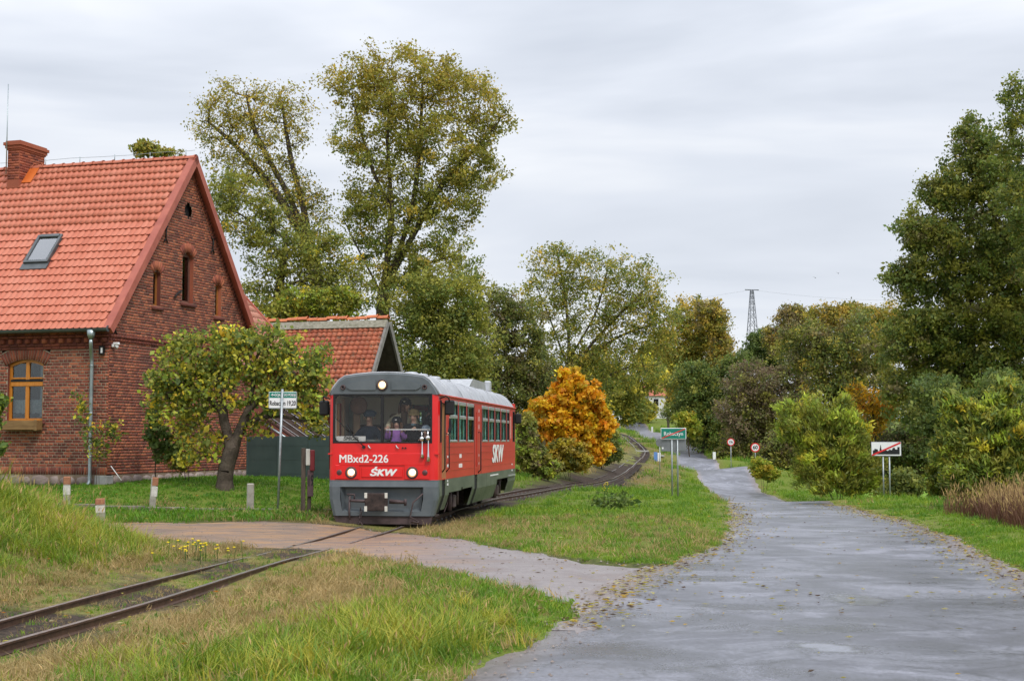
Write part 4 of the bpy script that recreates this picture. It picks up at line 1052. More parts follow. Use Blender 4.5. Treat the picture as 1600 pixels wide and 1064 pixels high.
MB().prism([(-1.9, 2.2), (-.9, 2.2), (-1.0, 3.9)], -.6, -.35, 'x').build('gable_brick', m_brick, barn)
MB().prism([(-2.45 - .08 * math.cos(a), 2.35 - .08 * math.sin(a)) for a in np.linspace(0, math.pi, 7)], -8.6, .05, 'x').build('gutter', m_iron, barn)
wb = []
V = []; F4 = []; Cc = []
for k in range(34):
    z = .0 + k * .08; a = -8.5 - (.13 if k % 2 else 0)
    while a < -.3: brick_piece(V, F4, Cc, lambda a, z_, d: (a, -2.1 - d, z_), max(a, -8.5), min(a + .262, -.3), z, z + .08, .008, rng.random() * .7); a += .262
o = mesh_np('barn_brickwork', V, F4, m_brickwork, barn, col=np.array(Cc)); tag(o, kind='stuff')

# lean-to frame with pale battens in front of the barn
lt = empty('lean_to_roof', (P(470, 640, 46)[0], 46, .6), HR, 'low dark lean-to roof with pale sloping battens behind the green fence', 'lean-to')
la = math.radians(32)
def l3(u, v, w): return (-.9 + u, -.6 + v * math.cos(la) * .35 , 1.9 + w - u * .62 + v * .28)
m_leanp = mottled('brown_sheet', (.035, .024, .02), (.075, .052, .042), 5, .95, .1)
r_ = MB(); pp = [l3(0, 0, 0), l3(2.4, 0, 0), l3(2.4, 3, 0), l3(0, 3, 0), l3(0, 0, .03), l3(2.4, 0, .03), l3(2.4, 3, .03), l3(0, 3, .03)]
r_.add(pp, [(0, 1, 2, 3), (4, 5, 6, 7), (0, 1, 5, 4), (1, 2, 6, 5), (2, 3, 7, 6), (3, 0, 4, 7)]); r_.build('roof_sheet', m_leanp, lt)
m_batten = mottled('pale_batten', (.34, .34, .36), (.5, .5, .52), 4, .6)
for k in range(6):
    v = .15 + k * .52; MB().tube([l3(.0, v, .06), l3(2.4, v, .06)], .012, 5).build('slat', m_batten, lt)
MB().tube([l3(-.2, -.12, .05), l3(2.5, -.12, .02)], .06, 8).build('edge_pipe', mottled('brown_pipe', (.09, .05, .045), (.15, .09, .08), 4, .4), lt)
MB().tube([l3(-.4, -.4, -.1), l3(1.4, -.4, -.02)], .045, 6).build('brace', m_zinc, lt)
for u in (.1, 2.2): MB().tube([l3(u, -.1, 0), (l3(u, -.1, 0)[0], l3(u, -.1, 0)[1], -.1)], .05, 6).build('post', m_leanp, lt)

# grey-green sheet fence
m_fence = mottled('grey_green_sheet', (.045, .075, .073), (.07, .105, .1), 1.5, .5, .4, bmp=.05)
fa, fb_ = np.array([-8.1, 44.1]), np.array([-3.0, 41.4]); fd = (fb_ - fa) / np.linalg.norm(fb_ - fa); frz = math.atan2(fd[1], fd[0])
fence = empty('sheet_fence', (fa[0], fa[1], .55), frz, 'smooth dark grey-green sheet fence between house and railcar', 'fence')
fl_ = np.linalg.norm(fb_ - fa); npn = 5
for k in range(npn):
    w_ = fl_ / npn; x = k * w_
    zb = .0 - .02 * k
    p_ = MB().bx(x + .012, x + w_ - .012, -.012, .012, zb - .1, 1.37, bev=.004)
    for q in range(3): p_.bx(x + .02, x + w_ - .02, -.016, -.0125, .25 + q * .42, .262 + q * .42)
    p_.build('panel', m_fence, fence)
    MB().bx(x - .02, x + .02, -.03, .03, -.3, 1.39).build('post', m_fence, fence)
# ------------------------------------------------------------------ railcar
m_red = mottled('bright_red_paint', (.62, .006, .008), (.74, .012, .014), 2.0, .3, .5, bmp=.03, coat=.5, detail=3)
m_redside = mottled('weathered_red_paint', (.47, .024, .016), (.58, .042, .026), 1.3, .45, .4, bmp=.04, coat=.1, vscale=(1, .5, 2))
m_grey = mottled('grey_mask_paint', (.075, .09, .1), (.12, .135, .145), 2.5, .42, .5, bmp=.04, coat=.2)
m_green = mottled('faded_green_skirt', (.07, .085, .06), (.135, .15, .11), 1.6, .5, .4, bmp=.06, vscale=(1, .6, 2))
m_silver = mottled('silver_roof_paint', (.26, .27, .29), (.5, .51, .54), 2.4, .32, .5, .25, .06, detail=6, rough2=.5)
m_rubber = mottled('black_rubber', (.012, .012, .013), (.022, .022, .024), 6, .6, .3, bmp=0)
m_alu = mottled('aluminium_frame', (.45, .46, .47), (.62, .62, .63), 5, .35, .5, .7, .04)
m_under = mottled('grimy_underframe', (.022, .017, .016), (.075, .052, .045), 9, .75, .3, .2, .4)
m_brown = mottled('brown_plough', (.045, .028, .028), (.095, .062, .062), 5, .6, .4, 0, .3)
m_white_t = mottled('white_lettering', (.74, .73, .71), (.8, .79, .77), 4, .5, .3, bmp=0)
m_beige = mottled('cab_lining', (.72, .66, .54), (.8, .74, .62), 2, .6, .3, bmp=.02)
m_cabdark = mottled('cab_dark', (.03, .025, .024), (.06, .05, .045), 3, .8, bmp=0)
m_lamp = emit('headlamp_glow', (1, .66, .3), 1.1)
m_lampc = emit('headlamp_core', (1, .88, .62), 2.2)
m_redlens = mottled('dull_tail_lens', (.06, .025, .025), (.12, .04, .04), 8, .3, .5, bmp=0)
m_fglass = glass('cab_glass', (.985, .985, .98), .015, .6)
m_sglass = glass('green_tinted_glass', (.8, .95, .92), .02, .3)
m_chrome = mottled('chrome', (.7, .7, .7), (.8, .8, .8), 3, .12, .5, 1, 0)
rc = empty('railcar', (-2.73, 30.55, 0), -math.atan(.126), 'bright red narrow gauge railcar with grey front mask and two passenger windows groups on the rails', 'railcar')
rc['label'] = 'bright red narrow gauge railcar with lit headlamps rolling towards the driveway crossing'
rc.rotation_euler = (0, 0, -math.atan(.126)); L = 13.2; W = 1.19
rcM = Matrix.Translation((-2.73, 30.55, 0)) @ Matrix.Rotation(-math.atan(.126), 4, 'Z')

def quadgrid(mb, cols, rows, to3, skip=lambda i, j: False, mi=0):
    vv = [to3(c, r) for r in rows for c in cols]; n = len(cols)
    mb.add(vv, [(j * n + i, j * n + i + 1, (j + 1) * n + i + 1, (j + 1) * n + i) for j in range(len(rows) - 1) for i in range(n - 1) if not skip(i, j)], mi)
def wall_holes(name, x, holes, y0, y1, z0, z1, mat, parent, t=.04):
    ys_ = sorted({y0, y1} | {h[0] for h in holes} | {h[1] for h in holes}); zs_ = sorted({z0, z1} | {h[2] for h in holes} | {h[3] for h in holes})
    def sk(i, j):
        cy, cz = (ys_[i] + ys_[i + 1]) / 2, (zs_[j] + zs_[j + 1]) / 2
        return any(h[0] < cy < h[1] and h[2] < cz < h[3] for h in holes)
    mb = MB(); s_ = 1 if x > 0 else -1
    quadgrid(mb, ys_, zs_, lambda a, b_: (x, a, b_), sk); quadgrid(mb, ys_, zs_, lambda a, b_: (x - s_ * t, a, b_), sk)
    for h in holes:
        c = [(h[0], h[2]), (h[1], h[2]), (h[1], h[3]), (h[0], h[3])]
        mb.add([(x, a, b_) for a, b_ in c] + [(x - s_ * t, a, b_) for a, b_ in c], [(k, (k + 1) % 4, 4 + (k + 1) % 4, 4 + k) for k in range(4)])
    return mb.build(name, mat, parent, fix=False)
SW = [(1.33, 2.43), (2.6, 3.67), (3.86, 4.86), (6.28, 7.3), (7.5, 8.52), (8.73, 9.72), (9.95, 10.95), (11.17, 11.72)]
for sd in (1, -1):
    holes = [(a, b_, 1.78, 2.66) for a, b_ in SW] + [(.16, .34, 1.76, 2.66), (12.55, 13.0, 1.76, 2.66), (5.3, 5.42, 1.15, 2.5), (.42, .85, .98, 2.6)]
    wall_holes('side_wall', sd * W, holes, .14, L - .1, .96, 2.77, m_redside, rc)
    for a, b_ in SW:
        w = MB(); x_ = sd * (W + .012); X0, X1 = sorted((sd * (W - .03), x_))
        w.bx(X0, X1, a, a + .05, 1.78, 2.66).bx(X0, X1, b_ - .05, b_, 1.78, 2.66)
        wn_ = w.build('window', m_rubber, rc)
        w = MB(); w.bx(X0, X1 , a - .02, b_ + .02, 2.6, 2.69, bev=.01).bx(X0, X1, a, b_, 2.29, 2.37, bev=.01).bx(X0, X1, a, b_, 1.76, 1.81, bev=.01).bx(X0, X1, a + .05, a + .075, 1.81, 2.6).build('window_rail', m_alu, wn_)
        MB().bx(sd * (W - .015) - .003, sd * (W - .015) + .003, a + .05, b_ - .05, 1.81, 2.6).build('pane', m_sglass, wn_)
        cuv = MB(); nn = 22; vv = []
        for k in range(nn + 1):
            y_ = a + (b_ - a) * k / nn; xx = sd * (W - .12 + .012 * math.sin(k * 2.1)); vv += [(xx, y_, 1.75), (xx, y_, 2.62)]
        cuv.add(vv, [(2 * k, 2 * k + 2, 2 * k + 3, 2 * k + 1) for k in range(nn)], 0, True); cuv.build('curtain', mottled('grey_green_daylight', (.42, .55, .52), (.62, .74, .7), 5, .9, bmp=0), wn_, fix=False)  # pale cloth filling each pane, added to imitate daylight through the car
    for (a, b_) in ((.16, .34), (12.55, 13.0)):
        cw = MB(); xx0, xx1 = sorted((sd * (W - .03), sd * (W + .008))); cw.bx(xx0, xx1, a, a + .03, 1.76, 2.66).bx(xx0, xx1, b_ - .03, b_, 1.76, 2.66).bx(xx0, xx1, a, b_, 1.76, 1.79).bx(xx0, xx1, a, b_, 2.63, 2.66)
        o = cw.build('cab_window', m_rubber, rc); MB().bx(sd * (W - .012) - .003, sd * (W - .012) + .003, a + .03, b_ - .03, 1.79, 2.63).build('pane', m_sglass, o)
    # folding doors
    dr = MB(); a0, a1 = sorted((sd * (W - .12), sd * (W - .09)))
    for q0 in (.42, .64): dr.bx(a0, a1, q0, q0 + .21, .97, 1.45).bx(a0, a1, q0, q0 + .21, 2.47, 2.6).bx(a0, a1, q0, q0 + .03, 1.45, 2.47).bx(a0, a1, q0 + .18, q0 + .21, 1.45, 2.47)
    door = dr.build('door', m_redside, rc); [MB().bx((a0 + a1) / 2 - .003, (a0 + a1) / 2 + .003, q0 + .03, q0 + .18, 1.45, 2.47).build('door_window', m_sglass, door) for q0 in (.42, .64)]
    MB().bx(*sorted((sd * (W - .13), sd * (W + .004))), .4, .43, .98, 2.6).bx(*sorted((sd * (W - .13), sd * (W + .004))), .84, .87, .98, 2.6).build('door_jamb', mottled('ochre_jamb', (.3, .16, .07), (.4, .22, .1), 3, .6), rc)
    MB().bx(*sorted((sd * (W - .05), sd * (W - .04))), 5.3, 5.42, 1.15, 2.5).build('door_slot', m_rubber, rc)
    db = MB(); 
    for a in (5.0, 6.1): db.bx(*sorted((sd * W, sd * (W + .006))), a, a + .015, .96, 2.66)
    db.build('door_seam', m_rubber, rc)
    hr = MB(); X_ = sd * (W + .07)
    hr.tube([(sd * W, 5.62, 2.0), (X_, 5.62, 2.0), (X_, 5.62, 1.08), (sd * W, 5.62, 1.0)], .016, 6)
    hr.tube([(sd * W, .38, 2.6), (X_, .38, 2.58), (X_, .38, 1.2), (sd * W, .42, 1.12)], .016, 6); hr.tube([(sd * W, .92, 1.95), (X_, .92, 1.93), (X_, .92, 1.2), (sd * W, .92, 1.12)], .014, 6)
    hr.build('handrail', m_rubber, rc)
    rb = MB()
    for z_ in (1.66, 1.5, 1.32, 1.14):
        for a, b_ in ((1.0, 4.9), (6.2, 12.4)): rb.bx(*sorted((sd * W, sd * (W + .009))), a, b_, z_, z_ + .012)
    rb.build('side_rib', m_redside, rc)
    MB().bx(*sorted((sd * (W - .01), sd * (W + .035))), .05, L - .05, 2.745, 2.785, bev=.01).build('rain_gutter', m_redside, rc)
    # skirts: profile tucks in towards the ground
    def skirt(a, b_, zb, mat, name='skirt', pr=0):
        mb = MB(); zl = [.965, .62, zb] if zb < .6 else [.965, zb]
        def xx(z): return sd * ((W + pr) - max(0, .62 - z) * .33)
        n = len(zl); vv = [(xx(z), y, z) for z in zl for y in (a, b_)] + [(xx(z) - sd * .02, y, z) for z in zl for y in (a, b_)]
        fs = [(2 * k, 2 * k + 1, 2 * k + 3, 2 * k + 2) for k in range(n - 1)] + [(2 * n + 2 * k, 2 * n + 2 * k + 1, 2 * n + 2 * k + 3, 2 * n + 2 * k + 2) for k in range(n - 1)]
        fs += [(2 * k, 2 * k + 2, 2 * n + 2 * k + 2, 2 * n + 2 * k) for k in range(n - 1)] + [(2 * k + 1, 2 * k + 3, 2 * n + 2 * k + 3, 2 * n + 2 * k + 1) for k in range(n - 1)] + [(2 * n - 2, 2 * n - 1, 4 * n - 1, 4 * n - 2)]
        mb.add(vv, fs); return mb.build(name, mat, rc)
    skirt(.14, .41, .21, m_green); skirt(.41, .86, .25, m_rubber, 'step_panel', -.03); skirt(.86, 1.3, .3, m_green); skirt(1.3, 3.0, .66, m_green); skirt(3.0, 3.25, .72, m_green); skirt(3.25, 4.72, .68, m_green)
    skirt(4.72, 5.02, .24, m_green); skirt(5.02, 5.5, .24, m_rubber, 'step_panel', -.03)
    for a in (5.5, 6.3, 7.1, 7.9): skirt(a + .01, a + .79, .255, m_green)
    skirt(8.7, 9.05, .28, m_green); skirt(9.05, 11.5, .74, m_green); skirt(11.5, 12.3, .3, m_green); skirt(12.31, L - .08, .3, m_green)
    MB().bx(*sorted((sd * (W + .0), sd * (W + .04))), 11.5, 12.9, .76, .8).build('step', m_alu, rc)
    mk = MB()
    for (y_, z_, w_, h_) in ((1.15, 1.42, .14, .05), (1.15, 1.22, .2, .06), (2.9, 1.4, .35, .09), (2.9, 1.18, .5, .09), (5.75, 2.5, .05, .08), (5.75, 2.28, .06, .12), (5.75, 2.08, .06, .12), (5.75, 1.4, .05, .06), (5.75, 1.2, .05, .06), (1.15, .9, .14, .04), (1.15, .82, .2, .05), (12.4, 1.08, .25, .04), (12.4, .9, .2, .05), (8.6, .86, 1.6, .035)):
        for q in range(max(1, int(w_ / .06))): mk.bx(*sorted((sd * W, sd * (W + .006))), y_ - w_ / 2 + q * .06, y_ - w_ / 2 + q * .06 + .038, z_, z_ + h_)
    mk.build('small_stencil_marks', m_white_t, rc)
    MB().bx(*sorted((sd * W, sd * (W + .006))), 11.95, 12.15, 1.85, 2.5).build('route_strip', mottled('pale_pink_strip', (.5, .2, .16), (.6, .4, .34), 6, .5), rc)
    o = text('lettering', 'SKW', .66, m_white_t, rc, (sd * (W + .012), 9.15, 1.42), (math.pi / 2, 0, sd * math.pi / 2), bold=.022, xs=1.5, shear=.18)
    mr = MB(); mr.box((sd * 1.37, .3, 2.5), (.22, .07, .32), bev=.03); mr.tube([(sd * W, .1, 2.68), (sd * 1.33, .06, 2.74), (sd * 1.37, .2, 2.7), (sd * 1.37, .3, 2.6)], .015, 5); mr.build('mirror', m_rubber, rc)
    mr = MB(); mr.box((sd * 1.3, L - .2, 2.45), (.2, .07, .3), bev=.03); mr.tube([(sd * W, L - .1, 2.65), (sd * 1.3, L - .15, 2.66), (sd * 1.3, L - .2, 2.55)], .015, 5); mr.build('mirror', m_rubber, rc)
# front shell
plan = [(-W, .15), (-1.175, .06), (-1.13, .015), (-1.07, 0), (-.04, 0), (0.0, 0), (1.03, 0), (1.10, .015), (1.165, .06), (W, .15)]
m1 = MB(); quadgrid(m1, plan, [.96, 1.76, 2.775], lambda p, z: (p[0], p[1], z), lambda i, j: j == 1 and 3 <= i <= 5)
front = m1.build('front_panel', m_red, rc, fix=False)
outline = [(-W, 2.77), (-1.11, 2.93), (-.99, 3.08), (-.86, 3.165), (-.6, 3.205), (-.3, 3.232), (0, 3.24), (.3, 3.232), (.6, 3.205), (.86, 3.165), (.99, 3.08), (1.11, 2.93), (W, 2.77)]
m1 = MB(); n = len(outline)
o2 = [(x * .965, 2.77 + (z - 2.77) * .93) for x, z in outline]
vv = [(x, .12, z) for x, z in outline] + [(x * .99, .035, 2.77 + (z - 2.77) * .985) for x, z in outline] + [(x, 0, z) for x, z in o2]
vv += [(0, 0, 2.77)]
fs = [(k, k + 1, n + k + 1, n + k) for k in range(n - 1)] + [(n + k, n + k + 1, 2 * n + k + 1, 2 * n + k) for k in range(n - 1)] + [(2 * n + k, 2 * n + k + 1, 3 * n) for k in range(n - 1)]
m1.add(vv, fs, 0, False); fas = m1.build('roof_front_mask', m_grey, rc)
for s_ in (-1, 1):
    mk = MB()
    po = [(s_ * .17, 2.87), (s_ * .70, 2.87), (s_ * .80, 2.92), (s_ * .78, 2.99), (s_ * .6, 3.05), (s_ * .17, 3.09)]
    mk.prism(po, -.03, .001, 'y'); mk.build('mask_relief', m_grey, fas)

for s_ in (-1, 1):
    h = MB(); h.lathe([(.001, -.01), (.025, -.01), (.03, -.04), (.052, -.04), (.058, 0)], (s_ * .885, 0, 2.93), 14, 0, 'y'); h.build('horn', m_brown, fas)
    MB().disc((s_ * .885, -.013, 2.93), .022, .002, 'y', 10).build('horn_bore', m_rubber, fas)
def lamp(x, z, r, par):
    a = MB().lathe([(r + .035, .01), (r + .04, -.03), (r + .02, -.05), (r, -.045), (r, -.01)], (x, 0, z), 20, 0, 'y').build('headlamp', m_brown, par)
    MB().disc((x, -.02, z), r, .004, 'y', 20).build('lens', m_lamp, a); MB().lathe([(.001, -.035), (r * .5, -.032), (r * .78, -.022)], (x + r * .05, 0, z + r * .12), 14, 0, 'y').build('reflector', m_lampc, a)
lamp(-.03, 2.975, .085, rc); lamp(-.69, 1.12, .088, rc); lamp(.63, 1.12, .088, rc)
for x in (-.95, .9): MB().lathe([(.001, -.03), (.05, -.028), (.065, -.015), (.07, 0)], (x, 0, 1.12), 14, 0, 'y').build('tail_lamp', m_redlens, rc)
# window surround, divider and glass
fw = MB(); fw.bx(-1.10, -1.05, -.012, .03, 1.74, 2.79, bev=.008).bx(1.01, 1.05, -.012, .03, 1.74, 2.79, bev=.008).bx(-1.05, 1.01, -.012, .03, 2.755, 2.79, bev=.008).bx(-1.05, 1.01, -.012, .03, 1.74, 1.775, bev=.008).bx(-.06, .005, -.02, .03, 1.775, 2.755, bev=.008)
for (x, z, s1, s2) in ((-1.05, 1.775, 1, 1), (1.01, 1.775, -1, 1), (-1.05, 2.755, 1, -1), (1.01, 2.755, -1, -1)): fw.prism([(x, z), (x + s1 * .09, z), (x + s1 * .03, z + s2 * .03), (x, z + s2 * .09)], -.01, .02, 'y')
wsr = fw.build('windscreen', m_rubber, rc)
MB().bx(-1.05, -.06, .0, .006, 1.775, 2.755).build('pane', m_fglass, wsr); MB().bx(.005, 1.01, .0, .006, 1.775, 2.755).build('pane', m_fglass, wsr)
wp = MB(); wp.tube([(-.42, -.05, 1.68), (-.75, -.035, 1.98)], .012, 5).tube([(-.7, -.028, 1.93), (-1.02, -.02, 2.26)], .009, 5).tube([(-.66, -.025, 1.95), (-.8, -.018, 2.12)], .012, 4).disc((-.42, -.05, 1.66), .035, .05, 'y', 10); wp.build('wiper', m_rubber, rc)
wp = MB()
for x in (-.32, .28): wp.tube([(x, -.03, 1.70), (x + .02, -.03, 1.65), (x + .06, -.04, 1.63)], .014, 5)
wp.build('wash_nozzle', m_alu, rc)
mk = MB().disc((.42, -.02, 1.64), .02, .02, 'y', 8).disc((.48, -.02, 1.64), .02, .02, 'y', 8); mk.build('socket', m_rubber, rc)
rel = MB(); rel.bx(-.94, .9, -.022, 0, 1.27, 1.53, bev=.018); rel.bx(-1.04, -.52, -.02, 0, .98, 1.28, bev=.018).bx(.46, .99, -.02, 0, .98, 1.28, bev=.018).bx(-.47, .42, -.018, 0, 1.02, 1.22, bev=.012)
rel.build('relief_panel', m_red, front)
text('number_lettering', 'MBxd2-226', .235, m_white_t, rc, (-.42, -.026, 1.405), bold=.004, xs=.98)
text('company_lettering', '\u015aKW', .195, m_white_t, rc, (-.02, -.024, 1.115), bold=.009, xs=1.2, shear=.28)
ml = MB(); ml.bx(-W - .01, -1.1, .0, .05, 1.5, 1.53).bx(1.1, W + .01, .0, .05, 1.5, 1.53).build('marker_bracket', m_red, front)
# lower mask
zz = [.21, .55, .96]
def lx(p, z): k = 1 - max(0, .6 - z) * .2; return (p[0] * k, p[1] * 1.0 - (.02 if z < .9 else 0), z)
cols = [(-W, .15), (-1.175, .05), (-1.1, .0), (-.93, 0), (.87, 0), (1.1, 0), (1.17, .05), (W, .15)]
m1 = MB(); quadgrid(m1, cols, [.21, .3, .55, .82, .93, .965], lx, lambda i, j: i == 3 and 1 <= j <= 2)
rcx = [(-.93, .3), (.87, .3), (.87, .82), (-.93, .82)]; rin = [(-.85, .36), (.79, .36), (.79, .77), (-.85, .77)]
m1.add([lx((x, 0), z) for x, z in rcx] + [(x, .16, z) for x, z in rin], [(k, (k + 1) % 4, 4 + (k + 1) % 4, 4 + k) for k in range(4)] + [(4, 5, 6, 7)])
m1.build('bumper_mask', m_grey, rc, fix=False)
MB().prism([(-1.07, .2), (1.06, .2), (1.02, .035), (-1.0, .035)], .02, .08, 'y').build('snow_plough', m_brown, rc)
MB().bx(-1.1, 1.1, .1, .6, .19, .23).build('bumper_floor', m_under, rc)
cp = MB(); cp.bx(-.33, .16, -.3, -.24, .32, .7, bev=.02).tube([(-.085, -.24, .52), (-.085, .2, .52)], .07, 10)
coup = cp.build('buffer_plate', m_under, rc)
mk = MB()
for x in (-.335, .10):
    for z in (.315, .595): mk.bx(x, x + .06, -.307, -.298, z, z + .11, bev=.003)
mk.build('white_corner_marks', mottled('cream_paint', (.5, .48, .42), (.65, .63, .56), 9, .6), coup)
ar = MB(); ar.tube([(-.33, -.1, .52), (-.6, -.08, .53), (-.7, -.02, .53)], .032, 8).tube([(.16, -.1, .52), (.5, -.08, .5)], [.05, .035], 8).tube([(.5, -.1, .43), (.5, -.1, .57)], .03, 8).tube([(-.72, 0, .62), (-.72, -.04, .3), (-.7, -.06, .12)], .022, 6).tube([(.86, -.02, .68), (.66, -.06, .5), (.6, -.08, .2), (.78, -.1, .1)], .018, 6)
ar.tube([(-.78, 0, .66), (-.62, 0, .66), (-.62, 0, .56)], .02, 6).tube([(.62, -.05, .1), (.8, -.1, .08)], .03, 6)
ar.build('coupling_arms', m_brown, rc)
chn = MB()
for k in range(7):
    z = .36 - k * .048; cx_ = -.46 + .02 * math.sin(k); pts = [(cx_ + (.022 * math.cos(a) if k % 2 else 0), -.12 + (0 if k % 2 else .022 * math.cos(a)), z + .034 * math.sin(a)) for a in np.linspace(0, 2 * math.pi, 9)]
    chn.tube(pts, .008, 5, caps=False)
pts = [(-.46 + .04 * math.cos(a), -.12, .02 + .055 * math.sin(a)) for a in np.linspace(0, 2 * math.pi, 11)]; chn.tube(pts, .014, 5, caps=False)
chn.build('coupling_chain', m_brown, rc)
# silver trumpets hung below the windscreen
tr = MB()
for x, dz_, ln in ((.84, 0, .36), (.97, .02, .46)):
    tr.tube([(x, -.06, 1.98 + dz_), (x, -.06, 1.82 + dz_)], .013, 7); tr.lathe([(.001, .05), (.05, .02), (.05, -.03), (.018, -.06)], (x, -.06, 1.84 + dz_), 10)
    tr.lathe([(.012, 0), (.014, -ln * .4), (.022, -ln * .75), (.05, -ln), (.042, -ln)], (x + .01, -.06, 1.80 + dz_), 12)
tr.build('air_horn', m_chrome, rc)
# roof
rf_ = MB(); ysr = [.0, .1, L - 1.0, L - .55, L - .2, L]
sq = [1, 1, 1, .97, .85, .6]
vv = []
for y_, q in zip([.1, .11, L - 1.0, L - .55, L - .2, L - .03], sq): vv += [(x * (1 if q > .9 else .985), y_, 2.77 + (z - 2.77) * q) for x, z in outline]
n = len(outline); fs = [(j_ * n + k, j_ * n + k + 1, (j_ + 1) * n + k + 1, (j_ + 1) * n + k) for j_ in range(5) for k in range(n - 1)] + [tuple(5 * n + k for k in range(n))]
rf_.add(vv, fs, 0, True); roofc = rf_.build('roof', m_silver, rc, fix=False)
sm_ = MB()
for y_ in (1.5, 3.3, 5.1, 6.9, 8.7, 10.5): 
    pts = [(x, y_, z + .006) for x, z in outline]; sm_.tube(pts, .012, 4, caps=False)
sm_.build('roof_seam', m_silver, roofc)
for y_, x in ((.7, .45), (1.6, .5), (2.9, .55), (4.6, .5), (6.0, .3)): MB().lathe([(.16, 0), (.17, .05), (.12, .08), (.001, .09)], (x, y_, 3.2), 12).build('roof_vent', m_silver, roofc)
MB().prism([(6.9, 3.18), (10.1, 3.18), (9.8, 3.42), (7.6, 3.42)], .15, .75, 'x').build('air_unit', m_alu, roofc)
MB().box((.75, 10.4, 3.33), (.18, .25, .3), bev=.03).box((.75, 10.4, 3.15), (.06, .06, .15)).build('roof_box', m_alu, roofc)
MB().tube([(x * 1.0, .05, z + .004) for x, z in outline], .022, 6).build('roof_lip', m_silver, roofc)
# rear, floor, inside
MB().bx(-W, W, L - .1, L - .05, .96, 2.9).build('rear_wall', m_redside, rc)
MB().bx(-W + .1, W - .1, L - .1, L - .05, .3, .958).build('rear_apron', m_green, rc)
MB().bx(-1.15, 1.15, .16, L - .12, .86, .92).build('floor', m_beige, rc)
MB().bx(-1.12, 1.12, 2.0, L - .12, 2.78, 2.8).bx(-1.145, -1.13, 1.95, L - .12, .92, 1.74).bx(1.13, 1.145, 1.95, L - .12, .92, 1.74).build('saloon_lining', m_beige, rc)
MB().bx(-1.0, 1.0, .7, L - .4, .62, .86).bx(-.9, .9, 5.2, 8.6, .25, .62).build('underframe', m_under, rc)
MB().bx(-1.14, .0, 1.9, 1.94, .92, 2.77).bx(.0, .22, 1.9, 1.94, .92, 2.77).bx(.22, .62, 1.9, 1.94, 2.6, 2.77).bx(-1.145, -1.12, .35, 1.9, .92, 2.77).bx(-1.1, 1.1, .2, 1.9, 2.8, 2.84).build('cab_partition', m_beige, rc)
MB().bx(.62, 1.14, 1.9, 1.94, .92, 2.77).bx(.24, .28, 1.88, 1.96, .92, 2.6).bx(.6, .64, 1.88, 1.96, .92, 2.6).build('cab_door', m_cabdark, rc)
MB().bx(-.95, -.35, 1.3, 1.5, 1.2, 2.15, bev=.05).bx(-.95, -.35, .9, 1.4, 1.1, 1.25, bev=.04).build('driver_seat', m_cabdark, rc)
MB().bx(-1.12, .0, .06, .5, .92, 1.72, bev=.04).bx(-.95, .0, .12, .5, 1.72, 1.82, bev=.03).build('control_desk', mottled('desk_grey', (.1, .11, .1), (.16, .17, .16), 4, .5, bmp=0), rc)
MB().lathe([(.001, -.04), (.17, -.03), (.2, 0), (.17, .03), (.001, .04)], (-.72, .75, 2.56), 18, 0, 'y').build('sun_visor', mottled('brown_visor', (.12, .07, .05), (.2, .12, .08), 4, .7, bmp=0), rc)
MB().bx(-1.04, -.98, .5, .55, 1.75, 2.7).bx(-.88, -.72, .9, .95, 1.85, 2.6, bev=.02).bx(-.2, -.05, 1.5, 1.86, 1.2, 2.4, bev=.05).build('cab_fittings', mottled('tan_fittings', (.2, .13, .07), (.3, .2, .12), 4, .6, bmp=0), rc)
MB().bx(.03, 1.0, .10, .13, 2.02, 2.045).build('guard_bar', m_white_t, rc)
for y_ in np.arange(3, 12, 1.3):
    o = MB().bx(-1.05, -.2, y_, y_ + .12, 1.0, 1.95, bev=.04).bx(.35, 1.05, y_, y_ + .12, 1.0, 1.95, bev=.04).build('passenger_seat', mottled('seat_cloth', (.05, .12, .12), (.08, .18, .17), 6, .9), rc)
# bogies
for yb in (2.9, 10.3):
    bgm = MB()
    for sd in (-1, 1): bgm.bx(*sorted((sd * .55, sd * .68)), yb - 1.25, yb + 1.25, .38, .56, bev=.03).box((sd * .72, yb, .48), (.16, .34, .4), bev=.04).box((sd * .68, yb - .75, .36), (.16, .24, .26), bev=.03).box((sd * .68, yb + .75, .36), (.16, .24, .26), bev=.03)
    bg = bgm.build('bogie', m_under, rc)
    for q in (-.75, .75):
        wh = MB()
        for sd in (-1, 1): wh.lathe([(.001, -.03), (.1, -.05), (.26, -.02), (.31, -.05), (.34, -.05), (.34, .03), (.37, .04), (.37, .06), (.001, .05)] if sd < 0 else [(.001, .03), (.1, .05), (.26, .02), (.31, .05), (.34, .05), (.34, -.03), (.37, -.04), (.37, -.06), (.001, -.05)], (sd * .42, yb + q, .34), 20, 0, 'x')
        wh.tube([(-.42, yb + q, .34), (.42, yb + q, .34)], .06, 8); wh.build('wheelset', m_under, bg)
    for sd in (-1, 1):
        for q in (-.3, .3):
            sp_ = MB(); pts = [(sd * .74 + .06 * math.cos(a), yb + q + .06 * math.sin(a), .42 + .25 * a / 25) for a in np.linspace(0, 25, 40)]; sp_.tube(pts, .012, 4); sp_.build('spring', m_brown, bg)
    MB().tube([(1.0, yb - .4, .75), (1.0, yb - .42, .2)], .06, 8).build('damper', m_brown, bg); MB().tube([(1.02, yb + .5, .75), (1.02, yb + .52, .3)], .04, 8).build('damper', m_brown, bg); MB().box((.95, yb + .1, .4), (.2, .3, .3), bev=.03).build('axle_box', m_brown, bg); MB().tube([(1.05, yb - 1.4, .7), (1.08, yb - 1.15, .4), (1.05, yb - 1.4, .22)], .01, 5).build('brake_hose', m_brown, bg)
